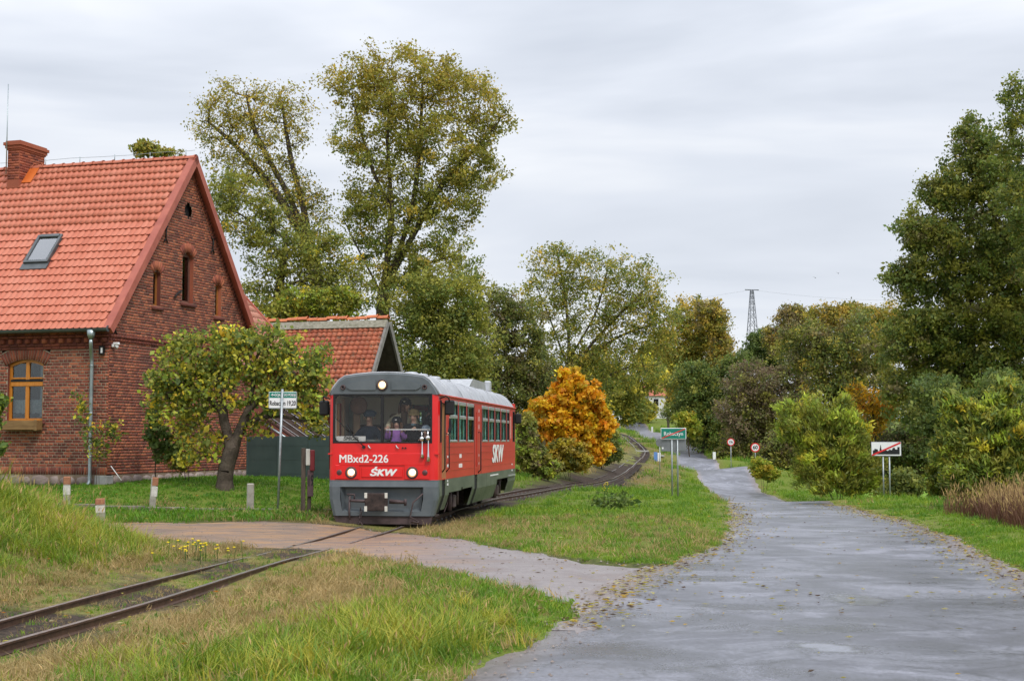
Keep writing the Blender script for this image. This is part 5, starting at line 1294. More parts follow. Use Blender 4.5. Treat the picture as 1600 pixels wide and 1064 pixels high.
db = empty('destination_board', rcM @ Vector((-.68, .05, 1.79)), rc.rotation_euler[2], 'white destination board propped inside the railcar windscreen', 'destination board')
MB().bx(-.36, .28, 0, .015, -.01, .1, bev=.003).build('board', m_white_t, db); text('lettering', '\u015aMIGIEL', .105, mottled('black_ink', (.01, .01, .01), (.02, .02, .02), 4, .6, bmp=0), db, (-.03, -.004, .046), bold=.002, xs=.9, shear=.15)

# ------------------------------------------------------------------ people
m_skin = mottled('skin', (.62, .36, .26), (.72, .45, .33), 6, .5, .4, bmp=.03)
def cloth(n_, c): return mottled(n_, tuple(x * .8 for x in c), tuple(min(1, x * 1.15) for x in c), 9, .85, .2, bmp=.2)
m_eye = mottled('eye_dark', (.02, .015, .012), (.03, .02, .02), 5, .3, .5, bmp=0); m_lip = mottled('lips', (.32, .1, .09), (.36, .12, .1), 5, .5, bmp=0)
def skin_obj(name, vs_, es, rs, mat, parent, root=0, sub=2):
    me = bpy.data.meshes.new(name); me.from_pydata([tuple(v) for v in vs_], es, []); o = link(name, me, mat, parent)
    md = o.modifiers.new('skin', 'SKIN'); md.use_smooth_shade = True; md.branch_smoothing = .5
    for i, r in enumerate(rs): me.skin_vertices[0].data[i].radius = (r, r) if not isinstance(r, tuple) else r
    me.skin_vertices[0].data[root].use_root = True
    sb = o.modifiers.new('sub', 'SUBSURF'); sb.levels = 1; sb.render_levels = sub
    return o
def person(label, x, y, foot, st, face, coat, trou, hat, hair=None, seated=False, arms=None, bar=None, hk=1.0, coat2=None, group=None):
    """stands at railcar-space x,y with feet at foot; face = turn of the head; arms = two (elbow, hand) pairs in body space (x right, -y forward)"""
    root = empty('person', rcM @ Vector((x, y, foot)), rc.rotation_euler[2], label, 'person', group)
    h = st; hip = .52 * h if not seated else .52 * h; k = h
    Hc = .935 * h; hr_ = .062 * h * hk
    V = [(0, 0, .53 * k), (0, 0, .62 * k), (0, 0, .74 * k), (0, 0, .81 * k), (0, 0, .86 * k), (0, -.004 * k, Hc - .55 * hr_), (0, -.004 * k, Hc), (0, 0, Hc + .75 * hr_)]
    R = [(.085 * k, .06 * k), (.072 * k, .05 * k), (.09 * k, .06 * k), (.06 * k, .045 * k), .032 * k, (hr_ * .72, hr_ * .8), (hr_ * .88, hr_ * 1.0), (hr_ * .55, hr_ * .6)]
    E = [(i, i + 1) for i in range(7)]
    def ad(p, r, par): V.append(p); R.append(r); E.append((par, len(V) - 1)); return len(V) - 1
    ca, sa = math.cos(face), math.sin(face)
    nx_, ny_ = -sa * 0 + (math.sin(face)), -math.cos(face)
    ad((nx_ * hr_ * 1.12, ny_ * hr_ * 1.12, Hc - .1 * hr_), hr_ * .16, 6)
    la_, lh = [], []
    arms = arms or [((-.14 * k, -.02, .64 * k), (-.13 * k, -.12 * k, .56 * k)), ((.14 * k, -.02, .64 * k), (.13 * k, -.12 * k, .56 * k))]
    sh = []
    for sg_, (el, ha) in zip((-1, 1), arms):
        s_ = ad((sg_ * .115 * k, 0, .795 * k), .042 * k, 3); e1 = ad(el, .03 * k, s_); h1 = ad(ha, .02 * k, e1); sh.append((s_, e1, h1))
    lg = []
    for sg_ in (-1, 1):
        t = ad((sg_ * .055 * k, 0, .48 * k), .058 * k, 0)
        kn = ad((sg_ * .065 * k, -.22 * k, .50 * k) if seated else (sg_ * .06 * k, -.01, .28 * k), .042 * k, t)
        an = ad((sg_ * .065 * k, -.22 * k, .24 * k) if seated else (sg_ * .06 * k, .0, .05 * k), .026 * k, kn)
        ft = ad((sg_ * .07 * k, (-.32 if seated else -.09) * k, (.22 if seated else .02) * k), .022 * k, an); lg.append((t, kn, an, ft))
    skin_obj('body', V, E, R, m_skin, root)
    # coat and trousers as shells over the body
    cv = [V[0], V[1], V[2], V[3]]; cr = [(.105 * k, .08 * k), (.1 * k, .075 * k), (.108 * k, .078 * k), (.07 * k, .058 * k)]; ce = [(0, 1), (1, 2), (2, 3)]
    cv.append((0, 0, .848 * k)); cr.append(.046 * k); ce.append((3, 4))
    if not seated: cv.append((0, 0, .45 * k)); cr.append((.11 * k, .085 * k)); ce.append((0, 5))
    for (s_, e1, h1) in sh:
        n0 = len(cv); d_ = Vector(V[h1]) - Vector(V[e1]); w_ = Vector(V[e1]) + d_ * .86
        cv += [V[s_], V[e1], tuple(w_)]; cr += [.056 * k, .044 * k, .036 * k]; ce += [(3, n0), (n0, n0 + 1), (n0 + 1, n0 + 2)]
    skin_obj('coat', cv, ce, cr, coat, root)
    tv_ = [V[0]]; tr_ = [(.088 * k, .07 * k)]; te = []
    for (t, kn, an, ft) in lg:
        n0 = len(tv_); tv_ += [V[t], V[kn], V[an]]; tr_ += [.066 * k, .05 * k, .04 * k]; te += [(0, n0), (n0, n0 + 1), (n0 + 1, n0 + 2)]
    skin_obj('trousers', tv_, te, tr_, trou, root)
    f2 = lambda a, z: (math.sin(face + a) * hr_, -math.cos(face + a) * hr_, Hc + z * hr_)
    ey = MB()
    for a in (-.38, .38):
        p = f2(a, .12); ey.lathe([(.001, -.09 * hr_), (.12 * hr_, -.04 * hr_), (.12 * hr_, .04 * hr_), (.001, .09 * hr_)], (p[0] * .97, p[1] * .97, p[2]), 8)
    ey.build('eyes', m_eye, root)
    p = f2(0, -.5); MB().box((p[0] * .93, p[1] * .93, p[2]), (.42 * hr_, .1 * hr_, .1 * hr_), rot=face, bev=.03 * hr_).build('mouth', m_lip, root)
    er = MB()
    for a in (-1.5, 1.5): p = f2(a, 0); er.lathe([(.001, -.25 * hr_), (.12 * hr_, 0), (.001, .25 * hr_)], (p[0] * .92, p[1] * .92, p[2]), 6)
    er.build('ears', m_skin, root)
    kind_, hm, brim = hat
    if kind_ == 'beanie': MB().lathe([(1.0 * hr_, .12 * hr_), (1.16 * hr_, .2 * hr_), (1.17 * hr_, .5 * hr_), (1.05 * hr_, .52 * hr_), (1.0 * hr_, .95 * hr_), (.6 * hr_, 1.38 * hr_), (.001, 1.48 * hr_)], (0, 0, Hc + .1 * hr_), 14).build('hat', hm, root)
    if kind_ == 'cap':
        c_ = MB().lathe([(1.02 * hr_, .3 * hr_), (1.04 * hr_, .62 * hr_), (1.3 * hr_, .85 * hr_), (1.1 * hr_, 1.15 * hr_), (.5 * hr_, 1.45 * hr_), (.001, 1.5 * hr_)], (0, 0, Hc), 14)
        c_.prism([(math.sin(a) * hr_ * r_ + 0, -math.cos(a) * hr_ * r_) for a, r_ in [(-.8, .98), (-.6, 1.3), (-.2, 1.5), (.2, 1.5), (.6, 1.3), (.8, .98)]], Hc + .32 * hr_, Hc + .38 * hr_); c_.build('hat', hm, root)
    if hat[2]:
        MB().lathe([(.001, .14 * hr_), (.2 * hr_, .08 * hr_), (.24 * hr_, 0), (.1 * hr_, -.14 * hr_), (.001, -.16 * hr_)], (-.25 * hr_ * 0, -.95 * hr_, Hc + .8 * hr_), 8).build('hat_badge', brim, root)
    if hair is not None:
        hm_ = MB()
        for a in (-1.3, -.95, 1.0, 1.35, 2.2, 2.8, -2.2, -2.8, math.pi):
            p = f2(a, .3); hm_.tube([(p[0] * 1.0, p[1] * 1.0, p[2]), (p[0] * 1.12, p[1] * 1.12, Hc - .8 * hr_), (p[0] * 1.1, p[1] * 1.1 - .02, Hc - 2.6 * hr_)], [.2 * hr_, .24 * hr_, .12 * hr_], 6)
        hm_.build('hair', hair, root)
    # hands: palm, four fingers of unequal length curling down over what they hold, and a thumb
    for (s_, e1, h1), sg_ in zip(sh, (-1, 1)):
        q = Vector(V[h1]); sc2 = k / 1.75; hb = MB(); hb.box((q.x, q.y - .02 * sc2, q.z + .005), (.08 * sc2, .085 * sc2, .03 * sc2), bev=.012 * sc2)
        for i_, (off, ln) in enumerate(((-.031, .062), (-.01, .074), (.011, .07), (.031, .055))):
            b0 = Vector((q.x + off * sc2, q.y - .055 * sc2, q.z + .01)); l_ = ln * sc2
            hb.tube([b0, b0 + Vector((0, -.45 * l_, -.05 * l_)), b0 + Vector((0, -.62 * l_, -.45 * l_)), b0 + Vector((0, -.4 * l_, -.75 * l_))], [.0095 * sc2, .009 * sc2, .008 * sc2, .0065 * sc2], 6)
        b0 = Vector((q.x - sg_ * .035 * sc2, q.y - .01 * sc2, q.z)); hb.tube([b0, b0 + Vector((-sg_ * .025 * sc2, -.03 * sc2, -.01 * sc2)), b0 + Vector((-sg_ * .022 * sc2, -.055 * sc2, -.02 * sc2))], [.012 * sc2, .011 * sc2, .008 * sc2], 6)
        hb.build('hand', m_skin if bar is None else bar, root)
    return root, Hc, hr_, k
m_navy = cloth('navy_cloth', (.03, .045, .07)); m_black = cloth('black_cloth', (.016, .017, .02)); m_capc = cloth('slate_cap_cloth', (.06, .1, .15))
m_cream = cloth('cream_cloth', (.52, .47, .33)); m_brownc = cloth('brown_cloth', (.13, .085, .055)); m_lilac = cloth('lilac_cloth', (.45, .2, .62)); m_scarf = cloth('grey_blue_scarf', (.16, .24, .28)); m_pat = cloth('tan_knit', (.3, .22, .1)); m_greyk = cloth('grey_blue_knit', (.28, .35, .43)); m_hair = cloth('brown_hair', (.12, .06, .03))
person('driver in dark jacket and blue peaked cap seated behind the left windscreen', -.52, .95, .92 - .32, 1.80, 0, m_navy, m_black, ('cap', m_capc, None), None, True,
       [((-.3, -.12, 1.14), (-.25, -.4, 1.2)), ((.3, -.12, 1.14), (.25, -.4, 1.2))], hk=1.15)
r, Hc_, hh, kk_ = person('woman in cream coat and dark knitted hat looking aside behind the windscreen', .3, .85, .92, 1.74, .95, m_cream, m_black, ('beanie', m_black, m_white_t), m_hair, False,
       [((-.3, -.1, 1.28), (-.27, -.62, 1.14)), ((.24, -.08, 1.2), (.3, -.5, 1.13))], hk=1.12)
skin_obj('scarf', [(0, -.09, 1.52), (0, -.14, 1.36), (.01, -.15, 1.15)], [(0, 1), (1, 2)], [.09, .075, .06], m_brownc, r, sub=1)
r, Hc_, hh, kk_ = person('girl in lilac jacket and dark patterned hat holding the bar behind the windscreen', .2, .42, .92, 1.32, .1, m_lilac, m_black, ('beanie', m_black, m_white_t), m_hair, False,
       [((-.2, -.1, .92), (-.14, -.24, 1.1)), ((.2, -.1, .92), (.14, -.24, 1.1))], bar=m_lilac, hk=1.3)
r, Hc_, hh, kk_ = person('child in black coat, tan knitted hat and grey scarf behind the bar', .56, .5, .92, 1.48, -.1, m_black, m_black, ('beanie', m_pat, None), None, False,
       [((-.2, -.1, 1.02), (-.13, -.3, 1.12)), ((.2, -.1, 1.02), (.17, -.3, 1.12))], bar=m_black, hk=1.25)
skin_obj('scarf', [(0, 0, 1.2), (0, -.03, 1.27)], [(0, 1)], [.1, .095], m_scarf, r, sub=1)
person('small child in grey blue woolly hat peeping over the right windscreen edge', .86, .32, .92, 1.13, -.1, m_black, m_black, ('beanie', m_greyk, None), None, False, None, bar=m_black, hk=1.4)
person('man in black standing in shadow at the cab door', .93, 1.35, .92, 1.8, .3, m_black, m_black, ('none', None, None), m_black, False)
# ------------------------------------------------------------------ trees and shrubs
m_leaf = leaf_mat('leaves', .42); m_bark = mottled('bark', (.045, .035, .027), (.12, .095, .072), 5, .9, .2, 0, .8, bd=.04)
m_barkd = mottled('dark_bark', (.025, .02, .017), (.075, .058, .048), 5, .9, .2, 0, .8, bd=.04)
GREEN = [((.055, .085, .018), 3), ((.085, .115, .022), 3), ((.035, .06, .016), 2)]
OLIVE = [((.12, .125, .022), 3), ((.17, .155, .025), 3), ((.07, .09, .02), 3)]
YELLOW = [((.42, .33, .03), 3), ((.33, .29, .03), 2), ((.5, .30, .02), 1)]
GOLD = [((.30, .20, .03), 3), ((.22, .17, .03), 2), ((.36, .24, .04), 2)]
ORANGE = [((.66, .29, .012), 4), ((.7, .42, .018), 5), ((.58, .19, .012), 2), ((.50, .38, .02), 1)]
DARK = [((.05, .072, .02), 3), ((.075, .09, .022), 3), ((.036, .055, .016), 2)]
BROWN = [((.085, .06, .035), 3), ((.11, .08, .04), 2), ((.06, .055, .03), 2)]
PURPLE = [((.10, .068, .048), 3), ((.12, .085, .055), 2), ((.07, .065, .038), 2)]
LIME = [((.24, .30, .03), 3), ((.16, .22, .03), 3), ((.32, .33, .03), 1)]
RED = [((.45, .08, .02), 1)]
def pal(*ps):
    out = []
    for p, w in ps: out += [(c, k * w) for c, k in p]
    return out

DENS = 1.35; LSZ = 1.12; LCOL = 2.3
def tree(name, label, cat, base, Y, lobes, palette, K=140, M=90, leaf=2.4, sig=.085, trunk=.25, way=None, bark=None, group=None, top=None, depth=1.0, twig=1.0, shell=.6, up=.25, kind=None, flat=1.0, stems=1, seed=None, aspect=1.6, erect=0.0):
    """base px,py or world xyz; lobes = crown parts (px, py, rx, ry[, weight]) seen in the photo at distance Y, built as ellipsoids of real size"""
    g = np.random.default_rng(seed if seed is not None else (abs(hash(label)) % 1000 if False else sum(map(ord, label))))
    ppm = F / Y
    B = np.array(base, float) if len(base) == 3 else P(base[0], base[1], Y)
    if len(base) == 2: B[2] = min(B[2], Hs(B[0], B[1])); 
    B[2] = Hs(B[0], B[1]) - .03
    Lc = []; 
    for l in lobes:
        c = P(l[0], l[1], Y); rx, rz = l[2] / ppm, l[3] / ppm
        Lc.append((c, np.array((rx, min(rx, max(rz, rx * .6)) * depth, rz)), l[4] if len(l) > 4 else l[2] * l[3]))
    w = np.array([l[2] for l in Lc], float); w /= w.sum()
    K = int(K * 1.9)
    ch = g.choice(len(Lc), K, p=w)
    d = g.normal(size=(K, 3)); d /= np.linalg.norm(d, axis=1)[:, None]
    rad = g.random(K)**(1 / 3 * (1 - shell * .6)) * .93
    jj = 1.0 + .26 * np.sin(d[:, 0] * 4.3 + ch * 1.7) * np.cos(d[:, 2] * 5.1 + ch * 2) + .10 * g.normal(size=K)
    C = np.array([Lc[i][0] for i in ch]) + d * (rad * jj)[:, None] * np.array([Lc[i][1] for i in ch])
    ground_z = B[2]
    C[:, 2] = np.maximum(C[:, 2], ground_z + .12)
    cm = np.average([l[0] for l in Lc], axis=0, weights=w)
    # skeleton
    if way is None:
        topp = cm + np.array((0, 0, max(l[1][2] for l in Lc) * .45)); mid = B * .5 + topp * .5 + np.array((g.normal() * .04, g.normal() * .04, 0)) * np.linalg.norm(topp - B)
        if cm[2] - B[2] < 1.2: topp = cm
        path = [B, mid * .8 + B * .2 + 0, topp]
        paths = [path]
        for s_ in range(stems - 1):
            a = g.uniform(0, 2 * math.pi); off = np.array((math.cos(a), math.sin(a), 0)); R_ = max(l[1][0] for l in Lc)
            paths.append([B + off * .12, (B + cm) / 2 + off * R_ * .35, cm + off * R_ * .55 + np.array((0, 0, R_ * .2))])
    else: paths = [[B] + [P(q[0], q[1], Y + (q[2] if len(q) > 2 else 0)) for q in wv] for wv in way]
    nodes = []; par = []; own = []
    for p_ in paths:
        prev = -1
        if len(nodes) and way is not None:
            prev = int(np.argmin([float(np.linalg.norm(np.array(nd) - p_[1])) for nd in nodes])); prev = max(prev, 1); p_ = [nodes[prev]] + p_[1:]
            if len(p_) > 2 and np.linalg.norm(p_[0] - p_[1]) < .05 * np.linalg.norm(p_[-1] - p_[0]): p_ = [p_[0]] + p_[2:]
        q = catmull(p_, max(.25, np.linalg.norm(p_[-1] - p_[0]) / 14))
        if prev >= 0: q = q[1:]
        for v in q: nodes.append(v); par.append(prev); prev = len(nodes) - 1
    nt0 = len(nodes)
    nodes = np.array(nodes); plen = np.zeros(nt0)
    order = np.argsort(np.min(np.linalg.norm(C[:, None] - nodes[None], axis=2), axis=1))
    cap = nt0 + K * 3 + 5; ND = np.zeros((cap, 3)); ND[:nt0] = nodes; PL = np.zeros(cap); n = nt0; par = par + [0] * (cap - nt0)
    leafpts = []
    for ci in order:
        c = C[ci]; D = ND[:n]; dv = c - D; dist = np.linalg.norm(dv, axis=1)
        cost = dist + .18 * PL[:n] + np.where(dv[:, 2] < 0, -dv[:, 2] * .55, 0) + np.where((np.arange(n) < 3) & (way is None), .3 * dist, 0)
        k = int(np.argmin(cost)); p0 = ND[k]; dd = dist[k]
        if dd > .05:
            m1 = p0 * .5 + c * .5 + g.normal(size=3) * dd * .06 + np.array((0, 0, up * dd * .25))
            ND[n] = m1; par[n] = k; PL[n] = PL[k] + dd / 2; n += 1
            ND[n] = c; par[n] = n - 1; PL[n] = PL[k] + dd; n += 1
            leafpts.append((c, p0 * .5 + c * .5))
        else: leafpts.append((c, c))
    cnt = np.zeros(n)
    hasch = np.zeros(n, bool)
    for i in range(n):
        if par[i] >= 0: hasch[par[i]] = True
    cnt[~hasch] = 1
    for i in range(n - 1, -1, -1):
        if par[i] >= 0: cnt[par[i]] += cnt[i]
    tot = max(sum(cnt[i] for i in range(n) if par[i] < 0), 1)
    rad_ = trunk * .8 * (cnt / tot)**.62; rad_ = np.maximum(rad_, .0026 * Y / 30 * twig)
    rad_[0] *= 1.3
    # tubes
    V = []; Fq = []; sides = 5
    ii = [i for i in range(n) if par[i] >= 0]
    ii = np.array(ii); pp = np.array([par[i] for i in ii]); a = ND[pp]; b_ = ND[ii]; t = b_ - a; ln = np.linalg.norm(t, axis=1); ok = ln > 1e-4; ii, pp, a, b_, t, ln = ii[ok], pp[ok], a[ok], b_[ok], t[ok], ln[ok]
    t /= ln[:, None]; up_ = np.where(np.abs(t[:, 2:3]) < .9, np.array([[0, 0, 1.]]), np.array([[1., 0, 0]])); u = np.cross(t, up_); u /= np.linalg.norm(u, axis=1)[:, None]; v = np.cross(t, u)
    ang = np.arange(sides) * 2 * math.pi / sides
    ring = u[:, None] * np.cos(ang)[None, :, None] + v[:, None] * np.sin(ang)[None, :, None]
    rb = rad_[ii]; ra = np.where(rb > .55 * rad_[pp], rad_[pp], np.minimum(rad_[pp], rb * 1.35 + .004))
    Va = a[:, None] - t[:, None] * (np.where(rb > .55 * rad_[pp], .12, .3) * ra)[:, None, None] + ring * ra[:, None, None]; Vb = b_[:, None] + ring * rb[:, None, None]
    VV = np.concatenate([Va, Vb], 1).reshape(-1, 3); m = len(ii)
    kq = np.arange(sides); fq = np.stack([kq, (kq + 1) % sides, sides + (kq + 1) % sides, sides + kq], -1); FF = (fq[None] + (np.arange(m) * 2 * sides)[:, None, None]).reshape(-1, 4)
    root = empty(name, B, 0, label, cat, group, kind)
    mesh_np('trunk', VV - B, FF, bark or m_bark, root, smooth=True)
    # leaves
    M = int(M * DENS * .56)
    cs_ = np.array([l[0] for l in leafpts]); ps_ = np.array([l[1] for l in leafpts])
    tt = g.random((len(cs_), M, 1))**.6; Rm = float(np.mean([max(l[1][0], l[1][2]) for l in Lc]))
    vol = sum(4.19 * float(np.prod(l[1])) for l in Lc) * .75; s_ = sig * 3.3 * (vol / K)**(1 / 3)
    tt = tt * 1.12
    pos = cs_[:, None] * tt + ps_[:, None] * (1 - tt) + g.normal(size=(len(cs_), M, 3)) * s_ * np.array((1, 1, .8 * flat))
    wts = np.array([q[1] for q in palette], float); wts /= wts.sum(); cols = np.array([q[0] for q in palette])
    cl = g.choice(len(cols), len(cs_), p=wts); ccol = cols[cl]
    lf = g.choice(len(cols), (len(cs_), M), p=wts); lcol = cols[lf] * .4 + ccol[:, None] * .6
    if top is not None:
        tw = np.array([q[1] for q in top], float); tw /= tw.sum(); tcol = np.array([q[0] for q in top]); zz_ = (pos[..., 2] - pos[..., 2].min()) / max(np.ptp(pos[..., 2]), .1)
        pr = np.clip((zz_ - .45) * 1.5 + g.normal(size=zz_.shape) * .15 + g.normal(size=(len(cs_), 1)) * .2, 0, 1)[..., None]
        lt_ = tcol[g.choice(len(tcol), zz_.shape, p=tw)]; lcol = lcol * (1 - pr) + lt_ * pr
    br_ = (g.uniform(.8, 1.2, lcol.shape[:2]) * g.uniform(.8, 1.2, (len(cs_), 1)))[..., None]; lcol = np.clip(lcol * br_ * (1.2 + (LCOL - 1.2) * float(np.clip((.165 - lcol.mean()) / .06, 0, 1))), 0, .85)
    pos = pos.reshape(-1, 3); lcol = lcol.reshape(-1, 3); keep = pos[:, 2] > ground_z + .03; pos = pos[keep]; lcol = lcol[keep]; nl = len(pos)
    a1 = g.normal(size=(nl, 3)); a1[:, 2] -= .3; a1 += erect * (pos - B - np.array((0, 0, -.3))) / np.maximum(np.linalg.norm(pos - B, axis=1), .1)[:, None] if erect else 0; a1 /= np.linalg.norm(a1, axis=1)[:, None]; a2 = np.cross(a1, g.normal(size=(nl, 3))); a2 /= np.linalg.norm(a2, axis=1)[:, None]
    ls = (leaf * LSZ * Y / 1435 * np.exp(g.normal(size=nl) * .32))[:, None]
    q0 = pos - a1 * ls * .5; q2 = pos + a1 * ls * .5; q1 = pos + a2 * ls * .5 / aspect; q3 = pos - a2 * ls * .5 / aspect
    LV = np.stack([q0, q1, q2, q3], 1).reshape(-1, 3) - B; LF = np.arange(nl * 4).reshape(-1, 4)
    mesh_np('crown', LV, LF, m_leaf, root, col=np.repeat(lcol, 4, 0))
    return root

G1 = 'trees behind the barn and along the line'
poplar_pal = pal((OLIVE, 4), (GREEN, 1), (GOLD, .4)); poplar_top = [((.20, .14, .02), 3), ((.17, .155, .024), 4), ((.27, .19, .03), 1)]
tree('poplar_tree', 'tallest broad poplar with yellow-brown top rising behind the barn roof', 'tree', (598, 640), 66,
     [(640, 130, 110, 62), (560, 130, 62, 40), (735, 150, 62, 45), (590, 215, 85, 70), (690, 235, 75, 70), (765, 190, 40, 40), (620, 320, 80, 60), (700, 320, 60, 55), (740, 270, 45, 60), (600, 405, 60, 55), (690, 420, 66, 70), (560, 330, 35, 60), (640, 480, 80, 50)],
     poplar_pal, K=620, M=84, leaf=2.2, sig=.105, trunk=.42, top=poplar_top, shell=.35, seed=11,
     way=[[(598, 480), (602, 430), (612, 330), (605, 220), (615, 120)], [(598, 450), (640, 340), (655, 240), (660, 130)], [(600, 460), (650, 360), (690, 290), (745, 230), (780, 190)], [(600, 470), (565, 400), (540, 350)], [(604, 455), (650, 420), (705, 400)], [(606, 330), (580, 260), (555, 170)]])
tree('poplar_tree', 'thin leaning poplar with bare twigs on the left of the tallest poplar', 'tree', (500, 640), 68,
     [(390, 165, 72, 45), (345, 205, 45, 62), (420, 225, 66, 62), (460, 170, 40, 40), (375, 280, 50, 40), (440, 290, 45, 50), (480, 330, 40, 60)],
     pal((OLIVE, 3), (GOLD, 1)), K=420, M=30, leaf=2.0, sig=.13, trunk=.45, top=poplar_top, shell=.5, seed=12, twig=1.5,
     way=[[(500, 500), (492, 420), (470, 350), (440, 285), (400, 210), (385, 150)], [(485, 400), (475, 330), (455, 250), (440, 160)], [(480, 380), (430, 300), (370, 230), (325, 190)]])
tree('poplar_tree', 'leafy lower poplar between the house gable and the barn roof', 'tree', (400, 640), 60,
     [(390, 340, 62, 50), (440, 400, 75, 50), (360, 300, 40, 40), (500, 400, 50, 60), (420, 470, 85, 45), (540, 450, 50, 60)], pal((OLIVE, 4), (GREEN, 1), (YELLOW, .25)), K=300, M=62, leaf=2.3, sig=.12, trunk=.28, shell=.3, seed=13)
tree('alder_tree', 'dense green tree directly right of the barn roof', 'tree', (680, 660), 62, [(690, 470, 75, 60), (650, 540, 60, 60), (720, 540, 60, 70), (700, 610, 75, 60)], pal((GREEN, 1.5), (OLIVE, 4)), K=260, M=110, leaf=2.5, sig=.13, trunk=.25, shell=.3, seed=14)
tree('alder_tree', 'dark olive tree between the tall poplar and the spreading willow', 'tree', (790, 680), 84, [(775, 480, 42, 40), (770, 550, 60, 55), (820, 520, 40, 60), (800, 620, 70, 55), (840, 590, 45, 50), (745, 620, 50, 60)], pal((DARK, 2), (BROWN, 2), (OLIVE, 2)), K=340, M=95, leaf=2.2, sig=.12, trunk=.25, shell=.3, seed=15)
tree('willow_tree', 'wide spreading willow with radiating limbs behind the orange maple', 'tree', (893, 700), 100,
     [(870, 415, 55, 35), (850, 465, 45, 45), (940, 420, 75, 35), (930, 480, 85, 50), (1000, 450, 50, 40), (990, 510, 66, 50), (900, 540, 75, 45), (960, 570, 75, 45), (1035, 505, 40, 50), (870, 590, 50, 40)],
     pal((OLIVE, 4), (GOLD, 1), (GREEN, 1)), K=600, M=46, leaf=1.9, sig=.13, trunk=.4, shell=.4, seed=16, twig=1.2,
     way=[[(893, 640), (890, 560), (885, 480), (872, 400)], [(893, 560), (930, 490), (950, 420)], [(895, 570), (940, 520), (1010, 450)], [(895, 590), (960, 530), (1040, 500)], [(890, 580), (860, 500), (835, 440)], [(897, 610), (980, 575), (1030, 570)]])
tree('birch_tree', 'golden birch-like tree left of the pylon above the road', 'tree', (1070, 690), 190, [(1085, 500, 38, 36), (1060, 540, 45, 40), (1120, 520, 24, 36), (1100, 560, 45, 36), (1075, 600, 45, 35)], pal((GOLD, 2), (OLIVE, 3), (YELLOW, .4)), K=260, M=75, leaf=1.9, sig=.13, trunk=.3, seed=17)
tree('birch_tree', 'slim rust-tipped birch just left of the pylon', 'tree', (1125, 690), 185, [(1118, 505, 18, 38), (1128, 550, 20, 38), (1100, 490, 16, 25)], pal((GOLD, 2), (OLIVE, 2), (BROWN, 2)), K=120, M=70, leaf=1.9, sig=.16, trunk=.2, seed=18)
tree('alder_tree', 'olive tree overhanging the far bend of the railway', 'tree', (930, 690), 150, [(960, 610, 42, 40), (1000, 590, 40, 36), (925, 580, 35, 40), (985, 640, 30, 25)], pal((OLIVE, 4), (YELLOW, .6), (GREEN, 1)), K=200, M=80, leaf=2, sig=.14, trunk=.25, seed=19)
tree('lime_tree', 'yellowing tree beside the far red roofed house', 'tree', (1045, 672), 230, [(1040, 575, 30, 28), (1062, 600, 26, 26), (1020, 560, 24, 26), (1064, 625, 20, 20)], pal((YELLOW, 1), (OLIVE, 3)), K=130, M=80, leaf=1.9, sig=.15, trunk=.25, seed=20)
tree('lime_tree', 'greenish yellow tree over the far end of the road', 'tree', (985, 668), 270, [(990, 640, 30, 22), (970, 615, 26, 26), (1010, 645, 20, 14)], pal((YELLOW, 1), (OLIVE, 4)), K=120, M=80, leaf=1.9, sig=.15, trunk=.25, seed=21)
tree('oak_tree', 'dark green rounded tree left of the brown tree above the road', 'tree', (1100, 715), 165, [(1090, 600, 45, 36), (1120, 640, 50, 40), (1150, 590, 30, 36), (1080, 645, 40, 34), (1125, 685, 60, 26)], pal((DARK, 3), (GREEN, 2), (OLIVE, 2)), K=300, M=95, leaf=1.9, sig=.13, trunk=.4, seed=22)
tree('oak_tree', 'reddish brown tree right of the pylon above the speed sign', 'tree', (1200, 740), 152, [(1180, 600, 50, 42), (1160, 650, 45, 42), (1220, 640, 55, 50), (1250, 590, 40, 42), (1200, 690, 60, 36)], pal((PURPLE, 4), (BROWN, 3), (OLIVE, 2)), K=360, M=95, leaf=1.9, sig=.12, trunk=.4, seed=23, shell=.3)
tree('oak_tree', 'grey green tree below the distant woodland ridge', 'tree', (1290, 740), 120, [(1260, 540, 50, 42), (1300, 580, 55, 50), (1340, 540, 55, 52), (1290, 640, 65, 50), (1360, 620, 60, 55)], pal((DARK, 2), (BROWN, 2), (OLIVE, 3), (GOLD, .5)), K=380, M=95, leaf=2.1, sig=.12, trunk=.4, seed=24)
wood = [('pine_tree', 'dark pine crown just right of the pylon foot', (1192, 700), 260, [(1190, 535, 24, 20), (1180, 560, 24, 24), (1205, 560, 22, 26)], pal((DARK, 5), (GREEN, 1)), 25),
        ('beech_tree', 'brown tipped tree on the ridge right of the pylon', (1240, 700), 250, [(1240, 500, 28, 24), (1250, 535, 34, 30), (1215, 530, 22, 24)], pal((BROWN, 3), (GOLD, 1), (OLIVE, 1)), 26),
        ('beech_tree', 'orange tinged tree in the middle of the woodland ridge', (1300, 700), 245, [(1290, 495, 34, 22), (1310, 520, 38, 30), (1330, 495, 28, 22)], pal((GOLD, 3), (OLIVE, 2), (BROWN, 1)), 27),
        ('beech_tree', 'golden tree on the ridge beside the tallest right hand trees', (1370, 700), 240, [(1360, 500, 34, 26), (1390, 510, 34, 34), (1380, 545, 36, 30)], pal((GOLD, 3), (OLIVE, 3)), 28)]
for nm, lb, bs, Yd, lo, pl_, sd in wood: tree(nm, lb, 'tree', bs, Yd, lo, pl_, K=150, M=85, leaf=1.8, sig=.15, trunk=.3, seed=sd, group='trees on the woodland ridge')
